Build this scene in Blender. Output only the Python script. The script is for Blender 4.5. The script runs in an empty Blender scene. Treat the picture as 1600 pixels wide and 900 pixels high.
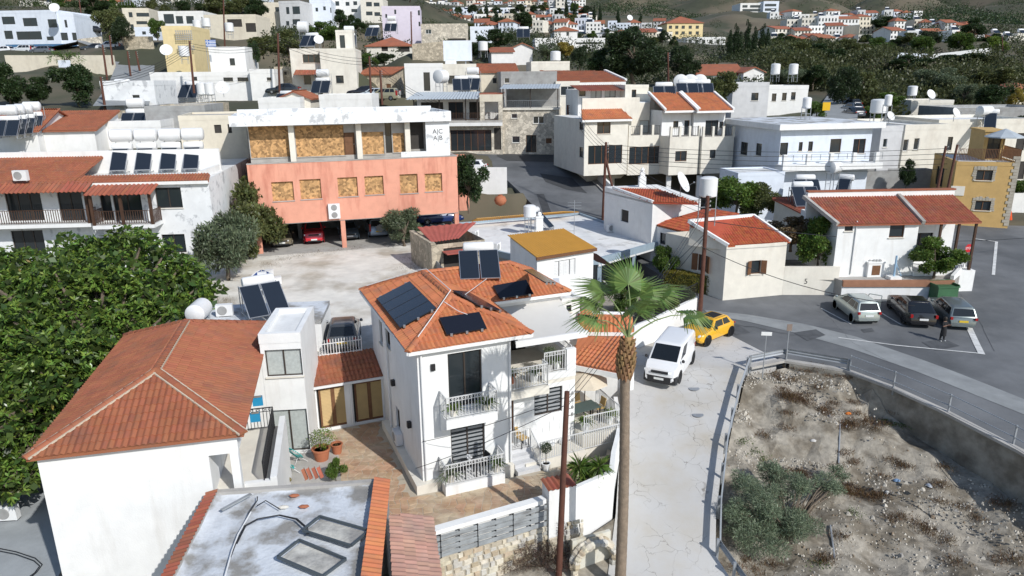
import bpy, bmesh, math, random
import numpy as np
from mathutils import Vector, Matrix
random.seed(7); rng = np.random.default_rng(7)
SC = bpy.context.scene; COL = SC.collection
R_ = math.radians
# ---------------- camera, sky, sun, exposure ----------------
F_, PITCH, ROLL, HC = 1113.0, R_(16.3), R_(0.6), 16.8
cam_d = bpy.data.cameras.new('camera'); cam = bpy.data.objects.new('camera', cam_d); COL.objects.link(cam)
cam_d.sensor_width = 36; cam_d.lens = F_ / 1600 * 36; cam_d.clip_start = .5; cam_d.clip_end = 6000
_f = Vector((0, math.cos(PITCH), -math.sin(PITCH))); _u0 = Vector((0, math.sin(PITCH), math.cos(PITCH))); _r0 = Vector((1, 0, 0))
CR = _r0 * math.cos(ROLL) - _u0 * math.sin(ROLL); CU = _r0 * math.sin(ROLL) + _u0 * math.cos(ROLL); CW = _f
CAM = Vector((0, 0, HC))
m = Matrix((CR, CU, -CW)).transposed().to_4x4(); m.translation = CAM; cam.matrix_world = m
SC.camera = cam
SUN_EL, SUN_AZ = R_(38), R_(-50)           # direction towards the sun
to_sun = Vector((math.cos(SUN_EL) * math.cos(SUN_AZ), math.cos(SUN_EL) * math.sin(SUN_AZ), math.sin(SUN_EL)))
w = bpy.data.worlds.new('World'); SC.world = w; w.use_nodes = True
nt = w.node_tree; bg = nt.nodes['Background']
sky = nt.nodes.new('ShaderNodeTexSky'); sky.sky_type = 'NISHITA'; sky.sun_disc = False
sky.sun_elevation = SUN_EL; sky.sun_rotation = math.atan2(to_sun.x, to_sun.y)
sky.air_density = 1.0; sky.dust_density = .6; sky.ozone_density = 1.5
nt.links.new(sky.outputs[0], bg.inputs[0]); bg.inputs[1].default_value = 0.14
sl = bpy.data.lights.new('sun', 'SUN'); sl.energy = 4.1; sl.angle = R_(.53); sl.color = (1, .98, .945)
sun = bpy.data.objects.new('sun', sl); COL.objects.link(sun); sun.rotation_euler = to_sun.to_track_quat('Z', 'Y').to_euler(); sun.location = (30, -30, 60)
SC.view_settings.view_transform = 'Standard'; SC.view_settings.look = 'None'; SC.view_settings.gamma = 1; SC.view_settings.exposure = -0.1
SC.view_settings.use_curve_mapping = False
SC.cycles.max_bounces = 6; SC.cycles.diffuse_bounces = 3; SC.cycles.glossy_bounces = 3; SC.cycles.transparent_max_bounces = 6
SC.cycles.use_denoising = True

def ray(px, py): return CW * F_ + CR * (px - 800) + CU * (450 - py)
def P(px, py, z):
    d = ray(px, py); return CAM + d * ((z - HC) / d.z)
def D(px, py, Y):
    d = ray(px, py); return CAM + d * (Y / d.y)
def depth(p): return (Vector(p) - CAM).dot(CW)
def ppm(p): return F_ / depth(p)

# ---------------- materials ----------------
MATS = {}
def M(name, col, rough=.85, var=.10, sc=1.5, bump=.15, bsc=30, metal=0, spec=.4, col2=None, c2sc=.8, c2lo=.5, c2hi=.7, isl=0, stretch=None, kind=None, coat=0):
    if name in MATS: return MATS[name]
    mt = bpy.data.materials.new(name); mt.use_nodes = True; n = mt.node_tree.nodes; L = mt.node_tree.links.new
    b = n['Principled BSDF']; b.inputs['Roughness'].default_value = rough; b.inputs['Metallic'].default_value = metal
    b.inputs['Specular IOR Level'].default_value = spec
    if coat: b.inputs['Coat Weight'].default_value = coat; b.inputs['Coat Roughness'].default_value = .05
    g = n.new('ShaderNodeNewGeometry'); pos = g.outputs['Position']
    if stretch:
        mp = n.new('ShaderNodeVectorMath'); mp.operation = 'MULTIPLY'; mp.inputs[1].default_value = stretch; L(pos, mp.inputs[0]); pos2 = mp.outputs[0]
    else: pos2 = pos
    out = None
    rgb = n.new('ShaderNodeRGB'); rgb.outputs[0].default_value = (*col, 1); out = rgb.outputs[0]
    def noise(scale, det=5, p=pos, rough_=.6):
        t = n.new('ShaderNodeTexNoise'); t.inputs['Scale'].default_value = scale; t.inputs['Detail'].default_value = det; t.inputs['Roughness'].default_value = rough_; L(p, t.inputs['Vector']); return t.outputs[0]
    def mr(v, a, b_, c, d_):
        t = n.new('ShaderNodeMapRange'); t.inputs[1].default_value = a; t.inputs[2].default_value = b_; t.inputs[3].default_value = c; t.inputs[4].default_value = d_; L(v, t.inputs[0]); return t.outputs[0]
    if col2:
        mx = n.new('ShaderNodeMix'); mx.data_type = 'RGBA'; L(mr(noise(c2sc, 7, pos2), c2lo, c2hi, 0, 1), mx.inputs[0]); L(out, mx.inputs[6]); mx.inputs[7].default_value = (*col2, 1); out = mx.outputs[2]
    if var:
        h = n.new('ShaderNodeHueSaturation'); L(mr(noise(sc), .3, .7, 1 - var, 1 + var), h.inputs['Value']); L(out, h.inputs['Color']); out = h.outputs[0]
    if isl:
        h = n.new('ShaderNodeHueSaturation'); oi = n.new('ShaderNodeObjectInfo'); ad = n.new('ShaderNodeMath'); ad.operation = 'ADD'; L(g.outputs['Random Per Island'], ad.inputs[0]); L(oi.outputs['Random'], ad.inputs[1])
        fr = n.new('ShaderNodeMath'); fr.operation = 'FRACT'; L(ad.outputs[0], fr.inputs[0]); L(mr(fr.outputs[0], 0, 1, 1 - isl, 1 + isl), h.inputs['Value'])
        ml = n.new('ShaderNodeMath'); ml.operation = 'MULTIPLY'; ml.inputs[1].default_value = 7.31; L(fr.outputs[0], ml.inputs[0]); f2 = n.new('ShaderNodeMath'); f2.operation = 'FRACT'; L(ml.outputs[0], f2.inputs[0])
        L(mr(f2.outputs[0], 0, 1, .5 - isl * .06, .5 + isl * .06), h.inputs['Hue']); L(out, h.inputs['Color']); out = h.outputs[0]
    if kind == 'crack':
        t = n.new('ShaderNodeTexVoronoi'); t.feature = 'DISTANCE_TO_EDGE'; t.inputs['Scale'].default_value = 1.15
        nv = n.new('ShaderNodeTexNoise'); nv.inputs['Scale'].default_value = 1.4; nv.inputs['Detail'].default_value = 6; L(pos, nv.inputs['Vector'])
        va = n.new('ShaderNodeVectorMath'); va.operation = 'MULTIPLY_ADD'; va.inputs[1].default_value = (1.1, 1.1, 0); L(nv.outputs[1], va.inputs[0]); L(pos, va.inputs[2]); L(va.outputs[0], t.inputs['Vector'])
        msk = n.new('ShaderNodeMath'); msk.operation = 'MULTIPLY'; L(mr(t.outputs[0], .003, .016, .7, 0), msk.inputs[0]); L(mr(noise(.5, 3), .42, .58, 0, 1), msk.inputs[1])
        mx = n.new('ShaderNodeMix'); mx.data_type = 'RGBA'; L(msk.outputs[0], mx.inputs[0]); L(out, mx.inputs[6]); mx.inputs[7].default_value = (.12, .10, .075, 1); out = mx.outputs[2]
    if kind == 'osb':
        t = n.new('ShaderNodeTexVoronoi'); t.inputs['Scale'].default_value = 5.5; L(pos, t.inputs['Vector']); h = n.new('ShaderNodeHueSaturation')
        sp = n.new('ShaderNodeSeparateColor'); L(t.outputs['Color'], sp.inputs[0]); L(mr(sp.outputs[0], 0, 1, .55, 1.4), h.inputs['Value']); L(out, h.inputs['Color']); out = h.outputs[0]
    if kind == 'stone':
        t = n.new('ShaderNodeTexVoronoi'); t.inputs['Scale'].default_value = 2.6; L(pos, t.inputs['Vector']); h = n.new('ShaderNodeHueSaturation')
        sp = n.new('ShaderNodeSeparateColor'); L(t.outputs['Color'], sp.inputs[0]); L(mr(sp.outputs[0], 0, 1, .7, 1.25), h.inputs['Value']); L(out, h.inputs['Color'])
        t2 = n.new('ShaderNodeTexVoronoi'); t2.feature = 'DISTANCE_TO_EDGE'; t2.inputs['Scale'].default_value = 2.6; L(pos, t2.inputs['Vector'])
        mx = n.new('ShaderNodeMix'); mx.data_type = 'RGBA'; L(mr(t2.outputs[0], .01, .06, .6, 0), mx.inputs[0]); L(h.outputs[0], mx.inputs[6]); mx.inputs[7].default_value = (.22, .19, .15, 1); out = mx.outputs[2]
    L(out, b.inputs['Base Color'])
    if bump:
        bp = n.new('ShaderNodeBump'); bp.inputs['Strength'].default_value = bump; bp.inputs['Distance'].default_value = .05; L(noise(bsc, 4), bp.inputs['Height']); L(bp.outputs[0], b.inputs['Normal'])
    MATS[name] = mt; return mt
def leafmat(name, col, var=.45, rough=.45, tr=.25):
    if name in MATS: return MATS[name]
    mt = M(name, col, rough=rough, var=.25, sc=.7, bump=0, isl=var, spec=.35)
    n = mt.node_tree.nodes; b = n['Principled BSDF']; L = mt.node_tree.links.new
    ts = n.new('ShaderNodeBsdfTranslucent'); src = b.inputs['Base Color'].links[0].from_socket; h = n.new('ShaderNodeHueSaturation'); h.inputs['Value'].default_value = 1.5; L(src, h.inputs['Color']); L(h.outputs[0], ts.inputs[0])
    mx = n.new('ShaderNodeMixShader'); mx.inputs[0].default_value = tr; L(b.outputs[0], mx.inputs[1]); L(ts.outputs[0], mx.inputs[2]); L(mx.outputs[0], n['Material Output'].inputs[0]); return mt
WHITE = M('white_plaster', (.78, .77, .74), var=.05, bump=.12, bsc=14, col2=(.62, .60, .56), c2sc=.9, c2lo=.56, c2hi=.8, stretch=(1, 1, .25))
OLDW = M('weathered_white_plaster', (.76, .77, .77), var=.06, col2=(.50, .51, .52), c2sc=1.3, c2lo=.56, c2hi=.62, stretch=(1, 1, .8))
PUREW = M('clean_white_paint', (.80, .80, .78), var=.05, bump=.15, bsc=18, col2=(.68, .665, .63), c2sc=1.1, c2lo=.54, c2hi=.8, stretch=(1.6, 1.6, .22))
CREAM = M('cream_plaster', (.68, .62, .50), var=.07, col2=(.55, .49, .39), c2lo=.5, c2hi=.8, stretch=(1, 1, .3))
PALE = M('pale_cream_plaster', (.74, .70, .61), var=.07, col2=(.6, .55, .47), c2lo=.52, c2hi=.8, stretch=(1, 1, .3))
LGREY = M('light_grey_plaster', (.60, .60, .60), var=.07, col2=(.47, .47, .47), c2lo=.5, c2hi=.8, stretch=(1, 1, .3))
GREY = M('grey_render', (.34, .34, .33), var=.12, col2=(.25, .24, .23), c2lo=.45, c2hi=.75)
BLUEW = M('bluish_white_plaster', (.70, .75, .82), var=.05, col2=(.58, .62, .68), c2lo=.52, c2hi=.8, stretch=(1, 1, .3))
LILAC = M('lilac_plaster', (.66, .60, .68), var=.05)
YELLOW = M('yellow_plaster', (.55, .36, .14), var=.08, col2=(.52, .34, .13), c2lo=.5, c2hi=.8, stretch=(1, 1, .3))
PYEL = M('pale_yellow_plaster', (.74, .60, .33), var=.07)
CORAL = M('coral_plaster', (.70, .33, .23), var=.07, col2=(.56, .22, .15), c2sc=.7, c2lo=.5, c2hi=.68, stretch=(2.2, 2.2, .35))
STONE = M('rough_stone_masonry', (.50, .43, .32), var=.15, kind='stone', bump=.5, bsc=8)
STONEP = M('pale_stone_masonry', (.60, .54, .44), var=.12, kind='stone', bump=.5, bsc=8)
TILE = M('terracotta_tile', (.33, .115, .058), rough=.75, var=.10, sc=.7, isl=.09, bump=.15, col2=(.24, .105, .065), c2sc=.9, c2lo=.5, c2hi=.72)
TILEO = M('orange_tile', (.50, .175, .075), rough=.75, var=.10, sc=.7, isl=.09, bump=.15, col2=(.37, .15, .085), c2sc=1.3, c2lo=.52, c2hi=.70)
TILEB = M('brown_red_tile', (.33, .10, .055), rough=.8, var=.12, isl=.15, bump=.1, col2=(.27, .11, .07), c2lo=.45, c2hi=.7)
TILEP = M('faded_pinkish_tile', (.42, .24, .18), rough=.85, var=.12, isl=.12, bump=.1, col2=(.33, .22, .18), c2lo=.45, c2hi=.7)
OCHRE = M('ochre_metal_sheet', (.58, .30, .05), rough=.5, var=.05, bump=.03)
RSHEET = M('red_metal_sheet', (.40, .10, .075), rough=.6, var=.15, bump=.05)
GSHEET = M('grey_metal_sheet', (.42, .46, .49), rough=.5, var=.1, bump=.03)
ROOFW = M('whitewashed_roof', (.74, .74, .72), var=.08, col2=(.42, .40, .37), c2sc=.55, c2lo=.54, c2hi=.70, bump=.3, bsc=10)
ROOFG = M('patchy_grey_roof_concrete', (.62, .65, .68), var=.12, sc=3, col2=(.27, .26, .24), c2sc=.75, c2lo=.48, c2hi=.60, bump=.5, bsc=8)
CONC = M('concrete', (.42, .40, .37), var=.12, col2=(.30, .28, .25), c2sc=.5, c2lo=.45, c2hi=.75, bump=.25, bsc=12)
LANE = M('lane_concrete', (.53, .52, .50), var=.10, sc=.6, col2=(.40, .365, .305), c2sc=.3, c2lo=.44, c2hi=.66, bump=.2, bsc=14, kind='crack')
ASPH = M('worn_asphalt', (.105, .11, .115), var=.16, sc=.5, col2=(.16, .165, .17), c2sc=.14, c2lo=.42, c2hi=.62, bump=.2, bsc=30)
ASPHD = M('new_asphalt', (.055, .057, .06), var=.15, bump=.2)
ASPHP = M('pale_worn_asphalt', (.26, .27, .27), var=.16, sc=.9, bump=.2)
LOTG = M('pale_gravel_lot', (.73, .70, .63), var=.12, sc=.8, col2=(.47, .42, .34), c2sc=.3, c2lo=.46, c2hi=.64, bump=.5, bsc=9)
DIRT = M('dry_stony_soil', (.31, .28, .23), var=.3, sc=2.6, col2=(.165, .14, .105), c2sc=.6, c2lo=.46, c2hi=.6, bump=.8, bsc=5)
HILL = M('dry_hillside', (.15, .125, .085), var=.3, sc=.06, col2=(.055, .058, .034), c2sc=.03, c2lo=.42, c2hi=.56, bump=.5, bsc=1)
GROUT = M('sandy_grout', (.46, .40, .31), var=.1)
FLAG = M('stamped_flagstone', (.43, .27, .165), var=.15, sc=2, isl=.13, bump=.3, bsc=9, col2=(.46, .37, .26), c2sc=.5, c2lo=.42, c2hi=.62)
GLASS = M('window_glass', (.025, .032, .036), rough=.06, var=0, bump=0, spec=.7)
GLASSB = M('bright_window_glass', (.10, .13, .15), rough=.05, var=0, bump=0, spec=.9)
CARGL = M('car_glass', (.012, .015, .018), rough=.04, var=0, bump=0, spec=.6)
CURT = M('curtain_behind_glass', (.45, .48, .46), rough=.25, var=.12, sc=8, bump=0, spec=.6, stretch=None)
BRZ = M('bronze_aluminium', (.055, .042, .034), rough=.45, var=.05, bump=0)
BLK = M('black_metal', (.02, .02, .022), rough=.5, var=0, bump=0)
WALU = M('white_aluminium', (.75, .75, .74), rough=.4, var=.03, bump=0)
BWOOD = M('brown_wood', (.16, .075, .035), rough=.65, var=.18, sc=4, bump=.1)
DWOOD = M('dark_stained_wood', (.07, .035, .02), rough=.6, var=.2, sc=4, bump=.1)
POLE = M('creosoted_pole', (.11, .045, .03), rough=.8, var=.2, sc=3, bump=.2)
LWOOD = M('louvred_pine', (.50, .34, .14), rough=.55, var=.1, bump=.05)
GWOOD = M('weathered_grey_wood', (.30, .32, .33), rough=.8, var=.22, sc=2, bump=.3, bsc=14, col2=(.18, .18, .18), c2sc=1.6, c2lo=.5, c2hi=.65, stretch=(.5, .5, 6))
OSB = M('osb_board', (.46, .27, .12), kind='osb', var=.12, bump=.15)
TANKW = M('white_tank', (.75, .75, .74), rough=.4, var=.05, bump=0)
PANEL = M('solar_collector', (.018, .024, .034), rough=.12, var=.03, bump=0, spec=.7)
PVP = M('photovoltaic_black', (.012, .013, .02), rough=.18, var=0, bump=0, spec=.6)
ALU = M('aluminium', (.55, .56, .57), rough=.35, metal=.8, var=.05, bump=0)
GALV = M('galvanised_steel', (.36, .38, .40), rough=.5, metal=.4, var=.12, bump=0)
RAILP = M('silver_painted_railing', (.62, .62, .61), rough=.45, var=.04, bump=0)
RUBB = M('tyre_rubber', (.018, .018, .018), rough=.9, var=0, bump=0)
BARK = M('tree_bark', (.14, .11, .08), rough=.95, var=.25, sc=6, bump=.6, bsc=14)
PBARK = M('palm_bark', (.24, .185, .135), rough=.95, var=.2, sc=5, bump=.7, bsc=16)
PBOOT = M('palm_leaf_base', (.33, .20, .10), rough=.9, var=.25, sc=6, bump=.3, isl=.25)
TERRA = M('terracotta_pot', (.42, .15, .075), rough=.8, var=.1, bump=.05)
AWN = M('grey_awning_canvas', (.64, .62, .58), rough=.9, var=.03, bump=.1, bsc=60)
PAINTW = M('road_paint', (.62, .62, .60), var=.2, sc=3, bump=.1)

# ---------------- mesh helpers ----------------
class MB:
    def __init__(s): s.v = []; s.f = []; s.m = []; s.x = None
    def add(s, vs, fs, m=0):
        o = len(s.v)
        if s.x is not None: vs = [s.x @ Vector(p) for p in vs]
        s.v.extend([tuple(p) for p in vs]); s.f.extend([tuple(i + o for i in f) for f in fs]); s.m.extend([m] * len(fs)); return s
    def q(s, pts, m=0): return s.add(pts, [tuple(range(len(pts)))], m)
    def box(s, a, b, m=0):
        x0, y0, z0 = a; x1, y1, z1 = b
        return s.add([(x0, y0, z0), (x1, y0, z0), (x1, y1, z0), (x0, y1, z0), (x0, y0, z1), (x1, y0, z1), (x1, y1, z1), (x0, y1, z1)],
                     [(3, 2, 1, 0), (4, 5, 6, 7), (0, 1, 5, 4), (1, 2, 6, 5), (2, 3, 7, 6), (3, 0, 4, 7)], m)
    def bar(s, p, q, w, h=None, m=0, up=(0, 0, 1)):
        p = Vector(p); q = Vector(q); h = w if h is None else h; d = (q - p)
        if d.length < 1e-6: return s
        d.normalize(); a = d.cross(Vector(up))
        if a.length < 1e-4: a = d.cross(Vector((1, 0, 0)))
        a.normalize(); b = a.cross(d); a = a * w / 2; b = b * h / 2
        return s.add([p - a - b, p + a - b, p + a + b, p - a + b, q - a - b, q + a - b, q + a + b, q - a + b], [(0, 1, 2, 3), (7, 6, 5, 4), (1, 0, 4, 5), (2, 1, 5, 6), (3, 2, 6, 7), (0, 3, 7, 4)], m)
    def tube(s, pts, r, n=6, m=0, cap=True):
        pts = [Vector(p) for p in pts]; k = len(pts); rs = r if isinstance(r, (list, tuple)) else [r] * k; vs = []; fs = []
        for i, p in enumerate(pts):
            d = (pts[min(i + 1, k - 1)] - pts[max(i - 1, 0)])
            d = d.normalized() if d.length > 1e-9 else Vector((0, 0, 1)); a = d.cross(Vector((0, 0, 1)))
            if a.length < .05: a = d.cross(Vector((0, 1, 0)))
            a.normalize(); b = d.cross(a)
            for j in range(n): t = 2 * math.pi * j / n; vs.append(p + (a * math.cos(t) + b * math.sin(t)) * rs[i])
        for i in range(k - 1):
            for j in range(n): fs.append((i * n + j, i * n + (j + 1) % n, (i + 1) * n + (j + 1) % n, (i + 1) * n + j))
        if cap: fs.append(tuple(range(n - 1, -1, -1))); fs.append(tuple(range((k - 1) * n, k * n)))
        return s.add(vs, fs, m)
    def lathe(s, prof, n=12, m=0, c=(0, 0, 0)):
        vs = []; fs = []; k = len(prof)
        for r, z in prof:
            for j in range(n): t = 2 * math.pi * j / n; vs.append((c[0] + r * math.cos(t), c[1] + r * math.sin(t), c[2] + z))
        for i in range(k - 1):
            for j in range(n): fs.append((i * n + j, i * n + (j + 1) % n, (i + 1) * n + (j + 1) % n, (i + 1) * n + j))
        if prof[0][0] > 1e-4: fs.append(tuple(range(n - 1, -1, -1)))
        if prof[-1][0] > 1e-4: fs.append(tuple(range((k - 1) * n, k * n)))
        return s.add(vs, fs, m)
    def prism(s, poly, z0, z1, m=0):
        n = len(poly); zt = z1 if isinstance(z1, (list, tuple)) else [z1] * n; zb = z0 if isinstance(z0, (list, tuple)) else [z0] * n
        vs = [(p[0], p[1], zb[i]) for i, p in enumerate(poly)] + [(p[0], p[1], zt[i]) for i, p in enumerate(poly)]
        return s.add(vs, [tuple(range(n - 1, -1, -1)), tuple(range(n, 2 * n))] + [(i, (i + 1) % n, n + (i + 1) % n, n + i) for i in range(n)], m)
    def mesh(s, name, mats, smooth=False):
        me = bpy.data.meshes.new(name); me.from_pydata(s.v, [], s.f)
        for t in (mats if isinstance(mats, (list, tuple)) else [mats]): me.materials.append(t)
        if any(s.m): me.polygons.foreach_set('material_index', s.m)
        if smooth:
            me.polygons.foreach_set('use_smooth', [True] * len(s.f)); me.set_sharp_from_angle(angle=R_(smooth if smooth > 1 else 40))
        me.update(); return me
    def build(s, name, mats, parent=None, smooth=False): return ob(name, s.mesh(name, mats, smooth), parent)
def tag(o, label=None, cat=None, group=None, kind=None):
    if label: o['label'] = label
    if cat: o['category'] = cat
    if group: o['group'] = group
    if kind: o['kind'] = kind
    return o
def ob(name, me, parent=None, mw=None):
    o = bpy.data.objects.new(name, me); COL.objects.link(o)
    if parent is not None: o.parent = parent
    if mw is not None: o.matrix_local = mw
    return o
def emp(name, loc, yaw=0, label=None, cat=None, group=None):
    o = bpy.data.objects.new(name, None); COL.objects.link(o); o.location = loc; o.rotation_euler = (0, 0, yaw); o.empty_display_size = .3
    return tag(o, label, cat, group)
def kids(o): return [c for c in KID.get(o.name, [])]
def copy_tree(o, loc=None, yaw=None, scale=None, label=None, group=None, allo=None):
    c = o.copy(); COL.objects.link(c); c.parent = None
    if loc is not None: c.location = loc
    if yaw is not None: c.rotation_euler = (c.rotation_euler[0], c.rotation_euler[1], yaw)
    if scale is not None: c.scale = scale if isinstance(scale, (tuple, list)) else (scale,) * 3
    if label: c['label'] = label
    if group: c['group'] = group
    def rec(a, b):
        for ch in a.children:
            k = ch.copy(); COL.objects.link(k); k.parent = b; rec(ch, k)
    rec(o, c); return c
def T(loc, yaw=0): return Matrix.Translation(loc) @ Matrix.Rotation(yaw, 4, 'Z')

# ---------------- windows and walls ----------------
WC = {}
def winmesh(kind, w, h, r, part):
    key = (kind, round(w, 2), round(h, 2), r, part)
    if key in WC: return WC[key]
    b = MB(); fm = {'w': BRZ, 'W': WALU, 'b': BWOOD, 'c': BRZ, 'k': BLK}.get(kind, BRZ); t = .05 if w > .5 else .035
    if part == 'frame':
        y0, y1 = r - .05, r + .01
        b.box((0, y0, 0), (w, y1, t)); b.box((0, y0, h - t), (w, y1, h)); b.box((0, y0, t), (t, y1, h - t)); b.box((w - t, y0, t), (w, y1, h - t))
        n = max(1, round(w / .85)) if w > .7 else 1
        for i in range(1, n): x = w * i / n; b.box((x - t * .6, y0 + .003, t), (x + t * .6, y1 - .003, h - t))
        me = b.mesh('window', fm)
    elif part == 'pane':
        b.box((t * .5, r, t * .5), (w - t * .5, r + .006, h - t * .5)); me = b.mesh('pane', CURT if kind == 'c' else GLASS)
    elif part == 'far':
        b.box((0, r - .04, 0), (w, r + .01, h), 0); b.box((.07, r - .05, .07), (w / 2 - .03, r - .03, h - .07), 1); b.box((w / 2 + .03, r - .05, .07), (w - .07, r - .03, h - .07), 1); me = b.mesh('window', [fm, GLASS])
    elif part == 'blind':
        k = 0
        while .12 + k * .19 < h - .1: b.box((t, r - .012, .1 + k * .19), (w - t, r - .004, .2 + k * .19)); k += 1
        me = b.mesh('blind', M('grey_zebra_blind', (.30, .31, .32), rough=.6, var=.05, bump=0))
    elif part == 'sill':
        b.box((-.06, -.08, -.06), (w + .06, r * .6, -.003)); me = b.mesh('sill', PALE)
    WC[key] = me; return me
def window(parent, mw, w, h, kind, r, lod):
    if kind == 'z': f = ob('window', winmesh('w', w, h, r, 'frame'), parent, mw); ob('pane', winmesh('w', w, h, r, 'pane'), f); ob('blind', winmesh('w', w, h, r, 'blind'), f); return
    if kind in 'wWbck':
        if lod >= 2: ob('window', winmesh(kind, w, h, r, 'far'), parent, mw); return
        f = ob('window', winmesh(kind, w, h, r, 'frame'), parent, mw); ob('pane', winmesh(kind, w, h, r, 'pane'), f)
        if h < 1.8: ob('sill', winmesh(kind, w, h, r, 'sill'), f)
    elif kind == 'd' or kind == 'D':     # panelled door
        b = MB(); b.box((0, r - .03, 0), (w, r + .02, h)); n = 2 if w > 1.1 else 1
        for i in range(n):
            for j in range(2): b.box((w * i / n + .1, r - .05, h * j / 2 + .1), (w * (i + 1) / n - .1, r - .031, h * (j + 1) / 2 - .08))
        o = b.build('door', BWOOD if kind == 'd' else GREY, parent); o.matrix_local = mw; k = MB(); k.box((w - .12, r - .1, h * .45), (w - .08, r - .052, h * .5)); k.build('handle', ALU, o)
    elif kind == 'p':                    # osb board
        b = MB(); b.box((0, r - .02, 0), (w, r, h)); o = b.build('board', OSB, parent); o.matrix_local = mw
        s = MB(); s.box((-.05, -.06, -.07), (w + .05, r * .8, -.003)); s.build('sill', CONC, o)
    elif kind == 's':                    # small window with brown shutters swung open
        f = ob('window', winmesh('b', w, h, r, 'frame'), parent, mw); ob('pane', winmesh('b', w, h, r, 'pane'), f); ob('sill', winmesh('b', w, h, r, 'sill'), f)
        for x, a in ((0, R_(205)), (w, R_(-28))):
            b = MB(); b.box((0, -.035, .0), (w * .5, 0, h))
            for k in range(7): b.box((.05, -.045, h * k / 7 + .05), (w * .5 - .05, .01, h * (k + .55) / 7 + .05))
            o = b.build('shutter', BWOOD, f); o.matrix_local = Matrix.Translation((x, -.01, 0)) @ Matrix.Rotation(a, 4, 'Z')
    elif kind == 'l':                    # closed white louvre shutters
        f = ob('window', winmesh('W', w, h, r, 'frame'), parent, mw); n = max(2, round(w / .45))
        for i in range(n):
            b = MB(); x0, x1 = w * i / n + .03, w * (i + 1) / n - .03; b.box((x0, r - .03, .04), (x1, r, h - .04))
            k = 0
            while .1 + k * .1 < h - .15: b.box((x0 + .05, r - .05, .1 + k * .1), (x1 - .05, r - .028, .16 + k * .1)); k += 1
            b.build('shutter', WALU, f)
    elif kind == 'g':
        b = MB(); b.box((0, r - .02, 0), (w, r + .02, h)); k = 0
        while k * .18 < h - .1: b.box((.03, r - .035, k * .18 + .02), (w - .03, r - .021, k * .18 + .15)); k += 1
        o = b.build('shutter_door', GSHEET, parent); o.matrix_local = mw
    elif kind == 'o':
        b = MB(); b.box((0, r, 0), (w, r + .01, h)); o = b.build('shade_panel', BLKIN, parent); o.matrix_local = mw  # flat panel coloured dark to stand in for the unlit inside
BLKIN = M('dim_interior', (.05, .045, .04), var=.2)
def face_mat(foot, i):
    a = Vector((*foot[i], 0)); c = Vector((*foot[(i + 1) % len(foot)], 0)); du = (c - a); L = du.length; du.normalize(); inn = Vector((-du.y, du.x, 0))
    mm = Matrix((du, inn, Vector((0, 0, 1)))).transposed().to_4x4(); mm.translation = a; return mm, L
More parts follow.
